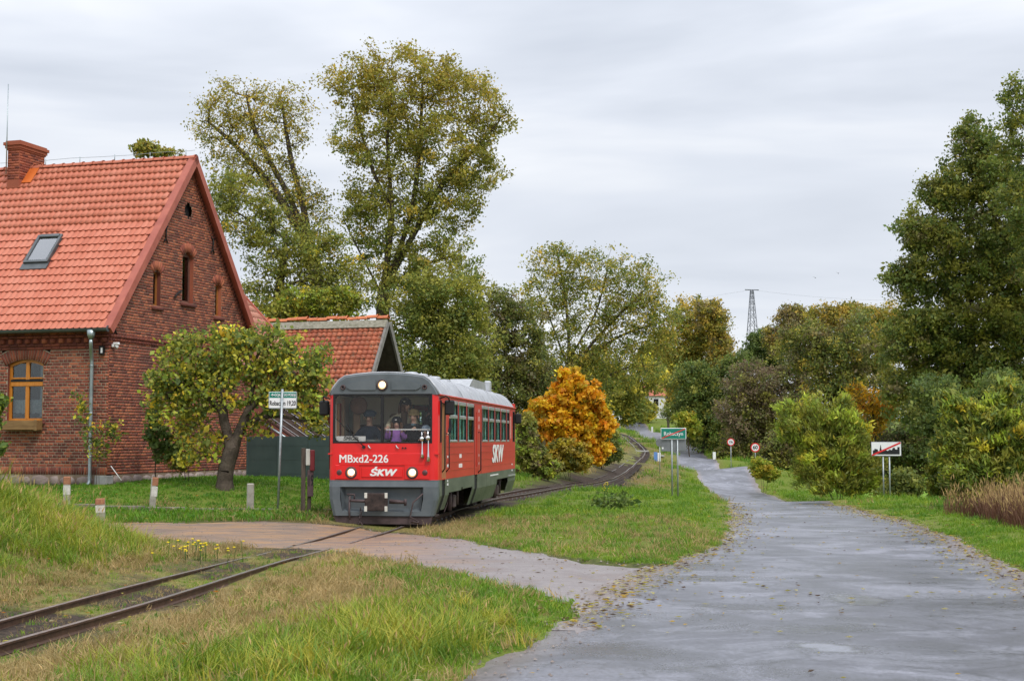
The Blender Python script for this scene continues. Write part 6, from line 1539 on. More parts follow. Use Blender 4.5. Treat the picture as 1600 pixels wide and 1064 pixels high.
# tall trees at the right
tree('oak_tree', 'tall dark green oak filling the right edge above the skyline sign', 'tree', (1500, 800), 74,
     [(1520, 225, 34, 44), (1480, 300, 46, 44), (1550, 290, 55, 70), (1440, 365, 46, 40), (1500, 390, 80, 60), (1590, 400, 70, 80), (1425, 440, 50, 40), (1520, 490, 85, 66), (1440, 530, 75, 56), (1600, 520, 66, 75), (1530, 590, 90, 60), (1430, 610, 60, 50)],
     pal((GREEN, 2), (DARK, 1), (OLIVE, 5), (BROWN, .6)), K=820, M=115, leaf=2.7, sig=.12, trunk=.45, shell=.3, seed=31)
tree('oak_tree', 'pointed grey green tree top reaching into the right upper corner', 'tree', (1640, 800), 68, [(1596, 160, 30, 50), (1570, 215, 26, 40), (1640, 220, 60, 80), (1610, 320, 60, 75), (1660, 400, 75, 100)], pal((GREEN, 2), (DARK, 1), (OLIVE, 3)), K=280, M=75, leaf=2.6, sig=.1, trunk=.35, seed=32)
tree('oak_tree', 'dark shaded tree behind the right willow shrub', 'tree', (1560, 800), 60, [(1480, 640, 70, 50), (1570, 640, 75, 60), (1530, 700, 90, 40)], pal((DARK, 2), (GREEN, 2), (OLIVE, 1)), K=240, M=95, leaf=2.6, sig=.12, trunk=.3, seed=33)
tree('maple_tree', 'small orange leaved tree behind the skyline sign', 'tree', (1365, 760), 78, [(1335, 608, 14, 12), (1355, 625, 24, 24), (1385, 640, 20, 24), (1360, 665, 20, 24)], pal((ORANGE, 2), (GOLD, 3), (OLIVE, 1)), K=80, M=26, leaf=2.6, sig=.15, trunk=.12, seed=34)
tree('alder_tree', 'dark bushy thicket between the willow shrub and the orange tree', 'tree', (1400, 770), 82, [(1390, 700, 60, 42), (1340, 700, 50, 40), (1440, 690, 40, 40), (1330, 740, 50, 24), (1430, 735, 40, 22)], pal((DARK, 3), (BROWN, 2), (OLIVE, 1)), K=200, M=85, leaf=2.5, sig=.14, trunk=.15, seed=35)
# shrubs
tree('willow_shrub', 'feathery green willow shrub left of the skyline sign', 'shrub', (1310, 774), 60, [(1290, 650, 40, 30), (1272, 628, 10, 20), (1318, 634, 12, 18), (1230, 640, 16, 16), (1250, 670, 40, 34), (1300, 755, 60, 18), (1350, 755, 36, 16), (1325, 670, 36, 36), (1300, 710, 60, 40), (1345, 720, 36, 40), (1270, 730, 38, 32)],
     pal((OLIVE, 3), (LIME, 2), (YELLOW, .3)), K=330, M=70, leaf=4.2, sig=.12, trunk=.05, seed=36, stems=7, aspect=4, up=.8, erect=1.6)
tree('willow_shrub', 'green and yellow willow shrub at the right edge above the weeds', 'shrub', (1560, 800), 40, [(1500, 640, 40, 22), (1478, 622, 16, 14), (1570, 612, 30, 20), (1500, 680, 34, 30), (1560, 775, 60, 20), (1620, 770, 30, 26), (1500, 738, 34, 34), (1470, 700, 16, 20), (1560, 650, 46, 36), (1600, 680, 46, 46), (1540, 710, 56, 36), (1590, 740, 40, 30)],
     pal((GREEN, 2), (OLIVE, 3), (LIME, 1), (YELLOW, .5)), K=330, M=66, leaf=5, sig=.13, trunk=.05, seed=37, stems=6, aspect=3.4, up=.8, erect=1.3)
tree('roadside_shrub', 'dark green roadside shrub under the skyline sign', 'shrub', (1415, 785), 58, [(1415, 755, 24, 24), (1400, 770, 30, 14)], pal((DARK, 2), (OLIVE, 2)), K=70, M=60, leaf=3, sig=.18, trunk=.03, seed=38, stems=3)
tree('roadside_shrub', 'yellow leaved little bush below the speed limit sign', 'shrub', (1193, 742), 100, [(1190, 732, 15, 13), (1205, 740, 12, 8)], pal((LIME, 2), (YELLOW, 1)), K=60, M=60, leaf=2.6, sig=.2, trunk=.03, seed=39, stems=3)
tree('hedge_thicket', 'brown green thicket behind the speed limit sign', 'shrub', (1230, 745), 118, [(1230, 700, 30, 34), (1205, 715, 24, 20), (1250, 720, 22, 24)], pal((OLIVE, 2), (BROWN, 2), (DARK, 1)), K=140, M=75, leaf=2.3, sig=.15, trunk=.06, seed=40, stems=3)
tree('hedge_thicket', 'green thicket behind the weight limit sign', 'shrub', (1150, 730), 152, [(1150, 705, 26, 18), (1130, 712, 16, 12), (1170, 715, 20, 14)], pal((OLIVE, 3), (GREEN, 1), (BROWN, 1)), K=100, M=70, leaf=2.2, sig=.17, trunk=.06, seed=41, stems=3)
tree('young_tree', 'lime yellow young tree above the town sign', 'tree', (1078, 690), 150, [(1070, 655, 18, 12), (1080, 670, 15, 12)], pal((LIME, 3), (YELLOW, 1)), K=70, M=60, leaf=2, sig=.2, trunk=.08, seed=42)
tree('maple_tree', 'bright orange autumn maple standing left of the railway bend', 'tree', (895, 738), 70,
     [(892, 600, 22, 26), (882, 622, 34, 26), (855, 645, 32, 30), (915, 630, 34, 32), (890, 665, 62, 40), (935, 660, 24, 36), (850, 680, 32, 26), (900, 705, 50, 22), (925, 700, 26, 26)], pal((ORANGE, 5), ([((.72, .5, .03), 1)], 5), (YELLOW, 1.5), (OLIVE, .4)), K=380, M=80, leaf=3.0, sig=.11, trunk=.13, seed=43, shell=.5, stems=3, aspect=1.2)
tree('roadside_shrub', 'brown green bush right behind the railcar tail', 'shrub', (845, 752), 60, [(830, 712, 22, 30), (852, 730, 24, 20), (822, 670, 14, 26)], pal((OLIVE, 3), (BROWN, 3), (LIME, 1)), K=130, M=75, leaf=2.8, sig=.13, trunk=.05, seed=44, stems=4)
tree('roadside_shrub', 'sparse yellow bush in front of the orange maple', 'shrub', (890, 742), 64, [(885, 705, 30, 20), (900, 720, 26, 16), (872, 725, 18, 14)], pal((YELLOW, 2), (OLIVE, 1), (GOLD, 1)), K=110, M=42, leaf=2.8, sig=.14, trunk=.03, seed=45, stems=4)
tree('roadside_shrub', 'dark bush between the orange maple and the railway', 'shrub', (940, 728), 84, [(945, 690, 20, 28), (955, 710, 16, 14)], pal((DARK, 2), (OLIVE, 2)), K=90, M=75, leaf=2.4, sig=.15, trunk=.05, seed=46, stems=3)
tree('elder_bush', 'yellow flecked bush hanging over the barn ridge', 'shrub', (500, 640), 58, [(480, 475, 50, 26), (530, 470, 34, 24), (450, 500, 36, 22)], pal((OLIVE, 2), (LIME, 1), (YELLOW, .5)), K=130, M=60, leaf=2.5, sig=.15, trunk=.08, seed=47)
tree('poplar_tree', 'little tree top peeping over the house ridge', 'tree', (245, 700), 62, [(228, 232, 22, 12), (262, 240, 20, 8)], pal((OLIVE, 3), (GOLD, 1)), K=50, M=24, leaf=2.8, sig=.2, trunk=.15, seed=48)
tree('roadside_shrub', 'mixed green undergrowth in front of the tall oak right of the skyline sign', 'shrub', (1475, 790), 62, [(1490, 735, 36, 34), (1515, 760, 40, 24), (1462, 765, 16, 20)], pal((OLIVE, 3), (DARK, 2), (LIME, .5)), K=150, M=60, leaf=3, sig=.15, trunk=.04, seed=55, stems=4)
# apple tree in front of the gable
tree('apple_tree', 'crooked apple tree with yellowing leaves in front of the brick gable', 'tree', (350, 758), 36.3,
     [(400, 555, 75, 38), (320, 560, 70, 40), (460, 575, 46, 42), (280, 595, 46, 34), (365, 610, 80, 36), (440, 620, 45, 34), (490, 600, 26, 36), (245, 600, 18, 22, 700), (400, 525, 60, 18), (290, 645, 36, 30), (485, 640, 24, 30), (285, 535, 26, 22, 700), (500, 560, 16, 24, 500), (268, 620, 24, 20), (330, 690, 22, 30, 500), (350, 520, 30, 14, 500), (500, 670, 12, 18, 300), (300, 700, 24, 34, 900), (240, 640, 12, 20, 400), (400, 665, 20, 18, 500)],
     pal((GREEN, 3), (OLIVE, 3), (LIME, 1), (YELLOW, 1.6)), K=470, M=19, leaf=3.9, sig=.15, trunk=.27, bark=m_bark, seed=50, shell=.4, aspect=1.5,
     way=[[(352, 735), (362, 700), (378, 665), (392, 620), (400, 560)], [(366, 695), (350, 660), (345, 610), (330, 560)], [(380, 668), (400, 655), (440, 650), (480, 660)], [(385, 645), (420, 610), (455, 580)], [(350, 640), (310, 610), (270, 600)]])
tree('climbing_plant', 'trailing vine of small yellow leaves against the gable wall foot', 'climber', (290, 748), 38.4, [(288, 690, 20, 42), (275, 720, 18, 24), (300, 650, 22, 24)], pal((YELLOW, 2), (OLIVE, 2)), K=60, M=12, leaf=3.6, sig=.2, trunk=.02, seed=51, stems=3, depth=.35)
tree('climbing_plant', 'dark green climber on the gable left of the apple tree', 'climber', (243, 752), 38.3, [(240, 640, 9, 26), (250, 685, 20, 22), (262, 705, 22, 14), (236, 670, 10, 20)], pal((GREEN, 3), (DARK, 3)), K=70, M=13, leaf=4, sig=.2, trunk=.02, seed=52, depth=.4)
tree('rose_bush', 'climbing rose with yellow leaves round the downpipe', 'shrub', (150, 756), 37.3, [(128, 640, 9, 24), (140, 680, 11, 22), (170, 665, 20, 10), (155, 700, 14, 20), (118, 618, 9, 8), (178, 680, 12, 12)], pal((GREEN, 3), (YELLOW, .9), (RED, .5)), K=60, M=9, leaf=3.2, sig=.22, trunk=.012, seed=53, stems=3, depth=.5)
tree('garden_bush', 'leafy twigs at the left picture edge beside the window', 'shrub', (-14, 770), 36.5, [(-8, 625, 18, 14), (-10, 700, 18, 14), (-16, 660, 16, 40)], pal((GREEN, 3), (LIME, .6)), K=60, M=22, leaf=4.5, sig=.2, trunk=.03, seed=54, stems=3)
# ------------------------------------------------------------------ grass and leaves
PROTO = {}
def proto_clump(name, mat, nb, h, spread, wdt, bend, seeds=0.0, seedm=None):
    out = []
    for v in range(3):
        g = np.random.default_rng(100 + v); V = []; Fq = []; mi = []
        for b_ in range(nb):
            a = g.uniform(0, 2 * math.pi); r = spread * math.sqrt(g.random()); x0, y0 = r * math.cos(a), r * math.sin(a)
            hh = h * g.uniform(.45, 1.15); da = g.uniform(0, 2 * math.pi); bd = bend * g.uniform(.2, 1.2) * hh; w_ = wdt * g.uniform(.6, 1.3); wx, wy = math.cos(da + 1.57) * w_, math.sin(da + 1.57) * w_
            n = len(V); t = [(0, 0), (.5, .25), (1, 1)]
            for (tt, bb), ww in zip(t, (1, .8, .0)):
                cx_, cy_, cz_ = x0 + math.cos(da) * bd * bb, y0 + math.sin(da) * bd * bb, hh * (tt - .18 * bb * bend)
                if ww > 0: V += [(cx_ - wx * ww, cy_ - wy * ww, cz_), (cx_ + wx * ww, cy_ + wy * ww, cz_)]
                else: V.append((cx_, cy_, cz_))
            Fq += [(n, n + 1, n + 3, n + 2), (n + 2, n + 3, n + 4)]; mi += [0, 0]
            if seeds and g.random() < seeds:
                c_ = Vector(V[n + 4]); d_ = Vector((math.cos(da) * .3, math.sin(da) * .3, 1)).normalized(); n = len(V); L_ = h * .16
                V += [tuple(c_ - d_ * L_ * .3), tuple(c_ + Vector((w_ * 1.5, 0, L_ * .3))), tuple(c_ + d_ * L_), tuple(c_ + Vector((-w_ * 1.5, 0, L_ * .3)))]; Fq.append((n, n + 1, n + 2, n + 3)); mi.append(1)
        me = bpy.data.meshes.new(name); me.from_pydata(V, [], Fq); me.materials.append(mat)
        if seedm: me.materials.append(seedm)
        me.polygons.foreach_set('material_index', mi); me.update(); out.append(me)
    return out
def scatter(name, label, meshes, pts, scl, tilt=.15, seed=1):
    """one object of stuff: its clumps are instanced on points of its own mesh by geometry nodes"""
    g = np.random.default_rng(seed); coll = bpy.data.collections.new(name + '_kinds')
    for i, me in enumerate(meshes):
        o = bpy.data.objects.new(f'{name}_kind', me); coll.objects.link(o)
    me = bpy.data.meshes.new(name); n = len(pts); me.vertices.add(n); me.vertices.foreach_set('co', np.asarray(pts, np.float32).ravel())
    a = me.attributes.new('rot', 'FLOAT_VECTOR', 'POINT'); R = np.stack([g.normal(size=n) * tilt, g.normal(size=n) * tilt, g.uniform(0, 6.283, n)], -1).astype(np.float32); a.data.foreach_set('vector', R.ravel())
    a = me.attributes.new('scl', 'FLOAT', 'POINT'); a.data.foreach_set('value', np.asarray(scl, np.float32))
    o = link(name, me)
    nt = bpy.data.node_groups.new(name, 'GeometryNodeTree'); nt.interface.new_socket('Geometry', in_out='INPUT', socket_type='NodeSocketGeometry'); nt.interface.new_socket('Geometry', in_out='OUTPUT', socket_type='NodeSocketGeometry')
    gi = nt.nodes.new('NodeGroupInput'); go = nt.nodes.new('NodeGroupOutput'); mp = nt.nodes.new('GeometryNodeMeshToPoints'); ip = nt.nodes.new('GeometryNodeInstanceOnPoints'); ci = nt.nodes.new('GeometryNodeCollectionInfo')
    ci.inputs['Collection'].default_value = coll; ci.inputs['Separate Children'].default_value = True; ci.inputs['Reset Children'].default_value = True
    ar = nt.nodes.new('GeometryNodeInputNamedAttribute'); ar.data_type = 'FLOAT_VECTOR'; ar.inputs['Name'].default_value = 'rot'
    as_ = nt.nodes.new('GeometryNodeInputNamedAttribute'); as_.data_type = 'FLOAT'; as_.inputs['Name'].default_value = 'scl'
    er = nt.nodes.new('FunctionNodeEulerToRotation')
    ln = nt.links.new; ln(gi.outputs[0], mp.inputs[0]); ln(mp.outputs[0], ip.inputs['Points']); ln(ci.outputs[0], ip.inputs['Instance']); ip.inputs['Pick Instance'].default_value = True
    ln(ar.outputs['Attribute'], er.inputs[0]); ln(er.outputs[0], ip.inputs['Rotation']); ln(as_.outputs['Attribute'], ip.inputs['Scale']); ln(ip.outputs[0], go.inputs[0])
    md = o.modifiers.new('grass', 'NODES'); md.node_group = nt
    return tag(o, label, None, None, 'stuff')

def in_view(x, y, m=1.5): return (y > 4) & (np.abs(x) < y * .375 + m)
def cand(x0, x1, y0, y1, dens):
    n = int((x1 - x0) * (y1 - y0) * dens); x = rng.uniform(x0, x1, n); y = rng.uniform(y0, y1, n)
    k = in_view(x, y); return x[k], y[k]
def clear(x, y, mr=.05, mt=.55):
    rs = road_sd(x, y) + .14 * vnoise(x, y, 2.3, 3) + .07 * vnoise(x, y, 7, 4); ds = poly_sd(x, y, DRIVE_POLY) + .16 * vnoise(x, y, 1.9, 5) + .08 * vnoise(x, y, 6, 6)
    k = (rs > mr) & (ds > mr)
    t = track_d(x, y); k &= (np.abs(t - .405) > .07)
    k &= ~((y > 30.3) & (y < 44) & (t < 1.25)); k &= ~((y > 43) & (y < 240) & (t < 1.1 + .3 * vnoise(x, y, 2, 3)))
    k &= poly_sd(x, y, HOUSE_PLAN) > .35
    return k
gm_v = grass_mat('verge_blades', [(.15, (.06, .15, .012)), (.45, (.13, .26, .018)), (.66, (.21, .32, .022)), (.85, (.34, .38, .035)), (1, (.44, .38, .08))])
gm_l = grass_mat('lawn_blades', [(.15, (.045, .13, .01)), (.45, (.09, .22, .014)), (.7, (.15, .29, .018)), (1, (.28, .34, .03))], .9)
gm_t = grass_mat('tall_blades', [(.12, (.06, .15, .015)), (.35, (.15, .25, .02)), (.55, (.27, .32, .028)), (.75, (.45, .39, .05)), (1, (.56, .44, .13))], .75)
gm_d = grass_mat('dry_blades', [(.2, (.22, .17, .06)), (.5, (.38, .28, .115)), (.8, (.52, .37, .16))])
gm_b = grass_mat('weed_stems', [(.2, (.07, .03, .02)), (.5, (.14, .065, .04)), (.8, (.24, .13, .075))])
seedm = mottled('seed_heads', (.34, .22, .08), (.48, .33, .14), 5, .8, bmp=0)
c_short = proto_clump('short_tuft', gm_v, 34, .13, .17, .006, .7)
c_lawn = proto_clump('lawn_tuft', gm_l, 34, .075, .2, .007, .7)
c_tall = proto_clump('tall_tuft', gm_t, 40, .40, .17, .006, 1.0, .07, seedm)
c_dry = proto_clump('dry_tuft', gm_d, 26, .13, .17, .0045, .9)
c_weed = proto_clump('weed_tuft', gm_b, 16, .95, .22, .008, .25, .5, seedm)
# tallness: foreground bank, lower left bank, right weeds
def tallness(x, y):
    a = np.clip(1.3 - np.hypot((x + 8.6) / 3.0, (y - 20.5) / 4.2), 0, 1) * 1.25
    a = np.maximum(a, np.clip((-6.1 - x) / 1.5, 0, 1) * (y > 17) * (y < 26.5))
    b = np.clip(1.25 - np.hypot((x + 1.15) / 1.35, (y - 12.6) / 2.9), 0, 1) * .62
    c = np.clip(1 - np.hypot((x + 2.5) / 1.5, (y - 11) / 2), 0, 1) * .5
    return np.clip((np.maximum(np.maximum(a, b), c)) * (1 + .3 * vnoise(x, y, 2.1, 12)), 0, 1.2)
P_, S_ = [], []
for (x0, x1, y0, y1, dn, sc_) in ((-13, 12, 6, 20, 30, 1.0), (-13, 13, 20, 34, 15, 1.25), (-6, 20, 34, 52, 7, 1.6), (-8, 26, 52, 80, 3, 2.3), (-8, 36, 80, 130, 1.1, 3.6), (-6, 60, 130, 260, .35, 6)):
    x, y = cand(x0, x1, y0, y1, dn); k = clear(x, y) & ((rng.random(len(x)) > dry_mask(x, y) * .75) & (rng.random(len(x)) > soil_mask(x, y) * .8)); k &= ~((y > 31.8) & (y < 50) & (x < -3.0 - (y - 31) * .03)); k &= ~((x > 16) & (y > 62) & (y < 180) & (road_sd(x, y) > 5.5))
    x, y = x[k], y[k]; P_.append(np.stack([x, y, H(x, y) - .01], -1)); S_.append(sc_ * rng.uniform(.6, 1.2, len(x)) * np.where(y > 21, .8, 1) * np.where((y < 31) & (track_d(x, y) < 1.1), .42, 1) * np.clip(.65 + .35 * np.minimum(road_sd(x, y), poly_sd(x, y, DRIVE_POLY)) / .8, .6, 1))
scatter('verge_grass', 'yellow green grass covering the verges along road and track', c_short, np.concatenate(P_), np.concatenate(S_), seed=2)
x, y = cand(-6, 9, 6, 30, 70); sd_ = np.minimum(road_sd(x, y), poly_sd(x, y, DRIVE_POLY)); k = (sd_ < .75) & clear(x, y, .0) & (track_d(x, y) > 1.2); x, y = x[k], y[k]
scatter('edge_grass', 'short ragged grass fringe creeping over the asphalt and driveway edges', c_short, np.stack([x, y, H(x, y) - .01], -1), rng.uniform(.35, .75, len(x)), .3, seed=9)
n = 2600; x = rng.uniform(-10, 2.6, n); y = rng.uniform(15, 31, n); sd_ = poly_sd(x, y, DRIVE_POLY); k = (sd_ < .1) & (rng.random(n) < np.clip(.25 + (sd_ > -.7) * .6, 0, 1)) & (road_sd(x, y) > 0); x, y = x[k], y[k]
tag(stones('driveway_grit', np.stack([x, y, H0(x, y) + .008 + .012 * vnoise(x, y, 2.4, 31)], -1), .02, mottled('grit_stone', (.10, .08, .07), (.30, .25, .22), 2, .85, bmp=0)), 'loose grit and pebbles lying on the sandy driveway', kind='stuff')
n = 1500; y = rng.uniform(11, 40, n); l, r = road_lr(y); x = l + rng.normal(size=n) * .28 + .12; k = rng.random(n) > .5; x = np.where(k, x, r - np.abs(rng.normal(size=n)) * .35 + .15)
tag(stones('roadside_grit', np.stack([x, y, H0(x, y) + .004], -1), .018, bpy.data.materials['grit_stone']), 'loose grit washed along both road edges', kind='stuff')
x, y = cand(-16, -1.5, 30.4, 46, 26); k = clear(x, y) & (poly_sd(x, y, DRIVE_POLY) > .12) & (track_d(x, y) > 1.35); x, y = x[k], y[k]
scatter('lawn_grass', 'short green lawn between the house and the driveway', c_lawn, np.stack([x, y, H(x, y) - .01], -1), rng.uniform(.8, 1.4, len(x)) * np.where(y < 32.6, 1.5, 1), seed=3)
x, y = cand(-13, 3, 6, 27.5, 44); t_ = tallness(x, y); k = clear(x, y) & (rng.random(len(x)) < t_) & (track_d(x, y) > 1.1) & (poly_sd(x, y, DRIVE_POLY) > .35); x, y, t_ = x[k], y[k], t_[k]
scatter('tall_grass', 'tall yellow green grass with seed heads on the foreground banks', c_tall, np.stack([x, y, H(x, y) - .02], -1), rng.uniform(.6, 1.15, len(x)) * (.5 + .85 * t_), .22, seed=4)
x, y = cand(-9, 4, 7, 34, 60); k = clear(x, y) & (rng.random(len(x)) < dry_mask(x, y) * .9 + .16); x2, y2 = cand(-2, 30, 44, 150, 2.2); k2 = clear(x2, y2) & (rng.random(len(x2)) < dry_mask(x2, y2) * .9)
x = np.concatenate([x[k], x2[k2]]); y = np.concatenate([y[k], y2[k2]])
scatter('dry_grass', 'straw coloured dry grass beside the rails', c_dry, np.stack([x, y, H(x, y) - .01], -1), rng.uniform(.7, 1.3, len(x)) * np.where(y > 40, 2, 1) * np.where((y < 31) & (track_d(x, y) < 1.0), .45, 1), .3, seed=5)
x = np.concatenate([rng.normal(11.3, 1.1, 520), rng.normal(10.3, .7, 160)]); y = np.concatenate([rng.normal(30.5, 3, 520), rng.normal(27, 2, 160)]); k = (road_sd(x, y) > 1.3); x, y = x[k], y[k]
scatter('dead_weeds', 'reddish brown dead weeds at the right road verge', c_weed, np.stack([x, y, H(x, y) - .02], -1), rng.uniform(.5, 1.0, len(x)), .18, seed=6)

x, y = cand(-8, -1.5, 8, 24, 55); t_ = track_d(x, y); k = (t_ < 1.9) & (np.abs(t_ - .405) > .09) & (poly_sd(x, y, DRIVE_POLY) > .05) & (rng.random(len(x)) > soil_mask(x, y) * .55) & (rng.random(len(x)) > .25); x, y = x[k], y[k]
scatter('track_weeds', 'low weeds and moss growing between the near rails', c_lawn[:1] + c_dry[:1] + c_short[:2], np.stack([x, y, H(x, y) - .01], -1), rng.uniform(.3, .62, len(x)), .3, seed=8)

# fallen leaves: folded little blades lying on road, drive and lawn
def fallen(name, label, x, y, z, size, cols, seed=1):
    g = np.random.default_rng(seed); n = len(x); a = g.uniform(0, 6.283, n); s_ = size * g.uniform(.5, 1.3, n); ca, sa = np.cos(a) * s_, np.sin(a) * s_; w = g.uniform(.3, .5, n)
    c = np.stack([x, y, z], -1); l_ = g.uniform(.1, .45, n) * s_
    p0 = c + np.stack([-ca, -sa, l_ * .3], -1); p2 = c + np.stack([ca, sa, l_ * .6], -1); p1 = c + np.stack([-sa * w, ca * w, l_], -1); p3 = c + np.stack([sa * w, -ca * w, l_ * .8], -1)
    V = np.stack([p0, p1, p2, p3, c], 1).reshape(-1, 3); b_ = (np.arange(n) * 5)[:, None]
    Fq = np.concatenate([b_ + np.array([[0, 4, 1]]), b_ + np.array([[1, 4, 2]]), b_ + np.array([[2, 4, 3]]), b_ + np.array([[3, 4, 0]])])
    cc = np.array(cols)[g.integers(0, len(cols), n)] * g.uniform(.7, 1.2, (n, 1))
    o = mesh_np(name, V, Fq, m_leaf, None, col=np.repeat(cc, 5, 0)); return tag(o, label, None, None, 'stuff')
LC = [(.42, .36, .06), (.34, .3, .08), (.5, .32, .05), (.2, .13, .06), (.12, .075, .045), (.5, .45, .22)]
xs, ys2 = [], []
n = 2300; Yr = 14 + 34 * rng.random(n)**1.1; l, r = road_lr(Yr); xs.append(l + np.abs(rng.normal(size=n)) * .42 - .2); ys2.append(Yr)
n = 2600; Yr = 16 + 34 * rng.random(n)**1.1; l, r = road_lr(Yr); xs.append(r - np.abs(rng.normal(size=n)) * .5 + .22); ys2.append(Yr)
n = 320; Yr = 10 + 50 * rng.random(n); l, r = road_lr(Yr); xs.append(rng.uniform(l, r)); ys2.append(Yr)
n = 380; xx = rng.uniform(-2, 4, n); yy = rng.uniform(15, 27, n); k = poly_sd(xx, yy, DRIVE_POLY) < 0; xs.append(xx[k]); ys2.append(yy[k])
x = np.concatenate(xs); y = np.concatenate(ys2); k = in_view(x, y); x, y = x[k], y[k]
l, r = road_lr(y); kk = np.clip((x - l) / (r - l), 0, 1); zr = H0(x, y) - .012 + .03 * (1 - (2 * kk - 1)**2) + .012
fallen('fallen_leaves', 'fallen yellow and brown leaves strewn on the wet road edges', x, y, zr, .042, LC, 3)
x, y = cand(-14, 13, 8, 48, 2.2); k = clear(x, y); x, y = x[k], y[k]
fallen('grass_leaves', 'scattered fallen leaves lying in the grass', x, y, H(x, y) + .07, .045, LC + [(.55, .2, .03)], 4)

# ------------------------------------------------------------------ signs, posts, kerb
m_pole = mottled('galvanised_pole', (.28, .31, .32), (.42, .45, .46), 9, .45, .5, .6, .08)
m_back = mottled('grey_sign_back', (.17, .18, .19), (.25, .26, .27), 3, .5, .5, .5, .05)
m_sgreen = mottled('sign_green', (.0, .17, .12), (.005, .21, .15), 3, .35, .5, bmp=0); m_swhite = mottled('sign_white', (.72, .73, .74), (.8, .8, .8), 3, .35, .5, bmp=0)
m_sred = mottled('sign_red', (.6, .015, .02), (.68, .03, .03), 3, .35, .5, bmp=0); m_ink = mottled('sign_black', (.012, .012, .014), (.02, .02, .022), 3, .4, bmp=0)
def sign_root(name, px, py, Y, label, cat, rz=0, group=None):
    c = P(px, py, Y); c[2] = Hs(c[0], c[1]) - .02; return empty(name, c, rz, label, cat, group), c
def zat(py, Y): return P(800, py, Y)[2]
# house number sign on one pole (pole stands in front of the board)
r_, c = sign_root('direction_sign', 436, 801, 32.5, 'small green and white house number sign on a thin pole on the lawn', 'sign', 0)
zt, zb = zat(612, 32.5) - c[2], zat(637, 32.5) - c[2]
MB().tube([(-.03, 0, -.1), (.045, 0, zt + .06)], .028, 8).build('pole', m_pole, r_)
xc = .05
bo = MB().bx(xc - .31, xc + .31, .035, .05, zb, zt, bev=.004).build('board', m_swhite, r_)
MB().bx(xc - .3, xc + .3, .031, .034, zt - .135, zt - .01).build('green_band', m_sgreen, bo)
MB().bx(xc - .31, xc + .31, .03, .06, zb - .02, zb, bev=.004).bx(xc - .32, xc - .305, .03, .06, zb, zt).bx(xc + .305, xc + .32, .03, .06, zb, zt).build('rim', m_pole, bo)
text('lettering', 'DOJAZD DO POSESJI', .088, m_swhite, bo, (xc + .055, .028, zt - .073), xs=.58, bold=.0015); text('lettering', 'Robaczyn 19,20', .15, m_ink, bo, (xc, .032, zb + .1), xs=.62, bold=.003)
MB().tube([(xc - .26, .028, zt - .073), (xc - .17, .028, zt - .073)], .008, 4).tube([(xc - .22, .028, zt - .045), (xc - .265, .028, zt - .073), (xc - .22, .028, zt - .1)], .008, 4).build('arrow', m_swhite, bo)
# post with red and white box and number plate
r_, c = sign_root('marker_post', 478, 803, 31.8, 'dark wooden post with red and white box and number plate beside the railcar', 'post', .25)
zt = zat(700, 31.8) - c[2]
m_dw = mottled('dark_post_wood', (.06, .045, .035), (.13, .1, .08), 5, .85, .3, 0, .5, vscale=(6, 6, .8))
MB().bx(-.11, -.02, -.05, .05, -.2, zt, bev=.008).bx(.03, .11, -.02, .05, -.2, .5, bev=.008).build('post', m_dw, r_)
bx_ = MB().bx(-.02, .07, -.12, .0, zt - .38, zt - .02, bev=.012).build('box', mottled('cream_box', (.5, .5, .44), (.62, .62, .55), 4, .5), r_)
MB().bx(.07, .17, -.13, .0, zt - .5, zt - .04, bev=.015).build('lamp_box', mottled('dark_red_box', (.16, .015, .02), (.24, .03, .035), 4, .45), r_); MB().bx(.02, .15, -.08, -.02, .42, 1.0, bev=.008).build('number_plate', mottled('brown_plate', (.085, .05, .055), (.13, .08, .085), 4, .6), r_)
text('lettering', '19', .34, m_ink, r_, (.085, -.084, .76), xs=.42, bold=.006)
# town end sign
def strike(parent, w, h, y, t=.05, mat=None):
    a = math.atan2(h, w); m = MB(); L_ = math.hypot(w, h) - .02; m.box((0, y, 0), (L_, .004, t), rot=Matrix.Rotation(-a, 3, 'Y')); return m.build('red_strike', mat or m_sred, parent)
r_, c = sign_root('town_sign', 1055, 779, 50, 'green town sign with red strike on two posts in the grass triangle', 'sign', -.05)
zt, zb, z3 = zat(668.5, 50) - c[2], zat(686, 50) - c[2], zat(705, 50) - c[2]; w_ = .88
cxs = (1053.5 - 1055.5) / F * 50
for dx in (-.1, .095): MB().tube([(dx, .03, -.2), (dx, .03, zt - .03)], .03, 8).build('pole', m_pole, r_)
bo = MB().bx(cxs - w_ / 2, cxs + w_ / 2, -.03, -.01, zb, zt, bev=.008).build('board', m_swhite, r_)
gb = MB().bx(cxs - w_ / 2 + .02, cxs + w_ / 2 - .02, -.035, -.031, zb + .02, zt - .02, bev=.001).build('green_field', m_sgreen, bo)
text('lettering', 'Robaczyn', .19, m_swhite, bo, (cxs, -.039, (zb + zt) / 2 - .01), xs=.92, bold=.0015)
o = strike(bo, w_ - .06, zt - zb - .06, -.043, .032); o.location = (cxs, 0, (zt + zb) / 2)
MB().bx(cxs - w_ / 2 + .02, cxs + w_ / 2, .06, .08, z3, zb - .01, bev=.006).build('reverse_board', m_back, r_); MB().bx(cxs - w_ / 2 + .04, cxs - w_ / 2 + .1, .055, .06, z3 + .08, z3 + .14).build('sticker', m_swhite, r_)
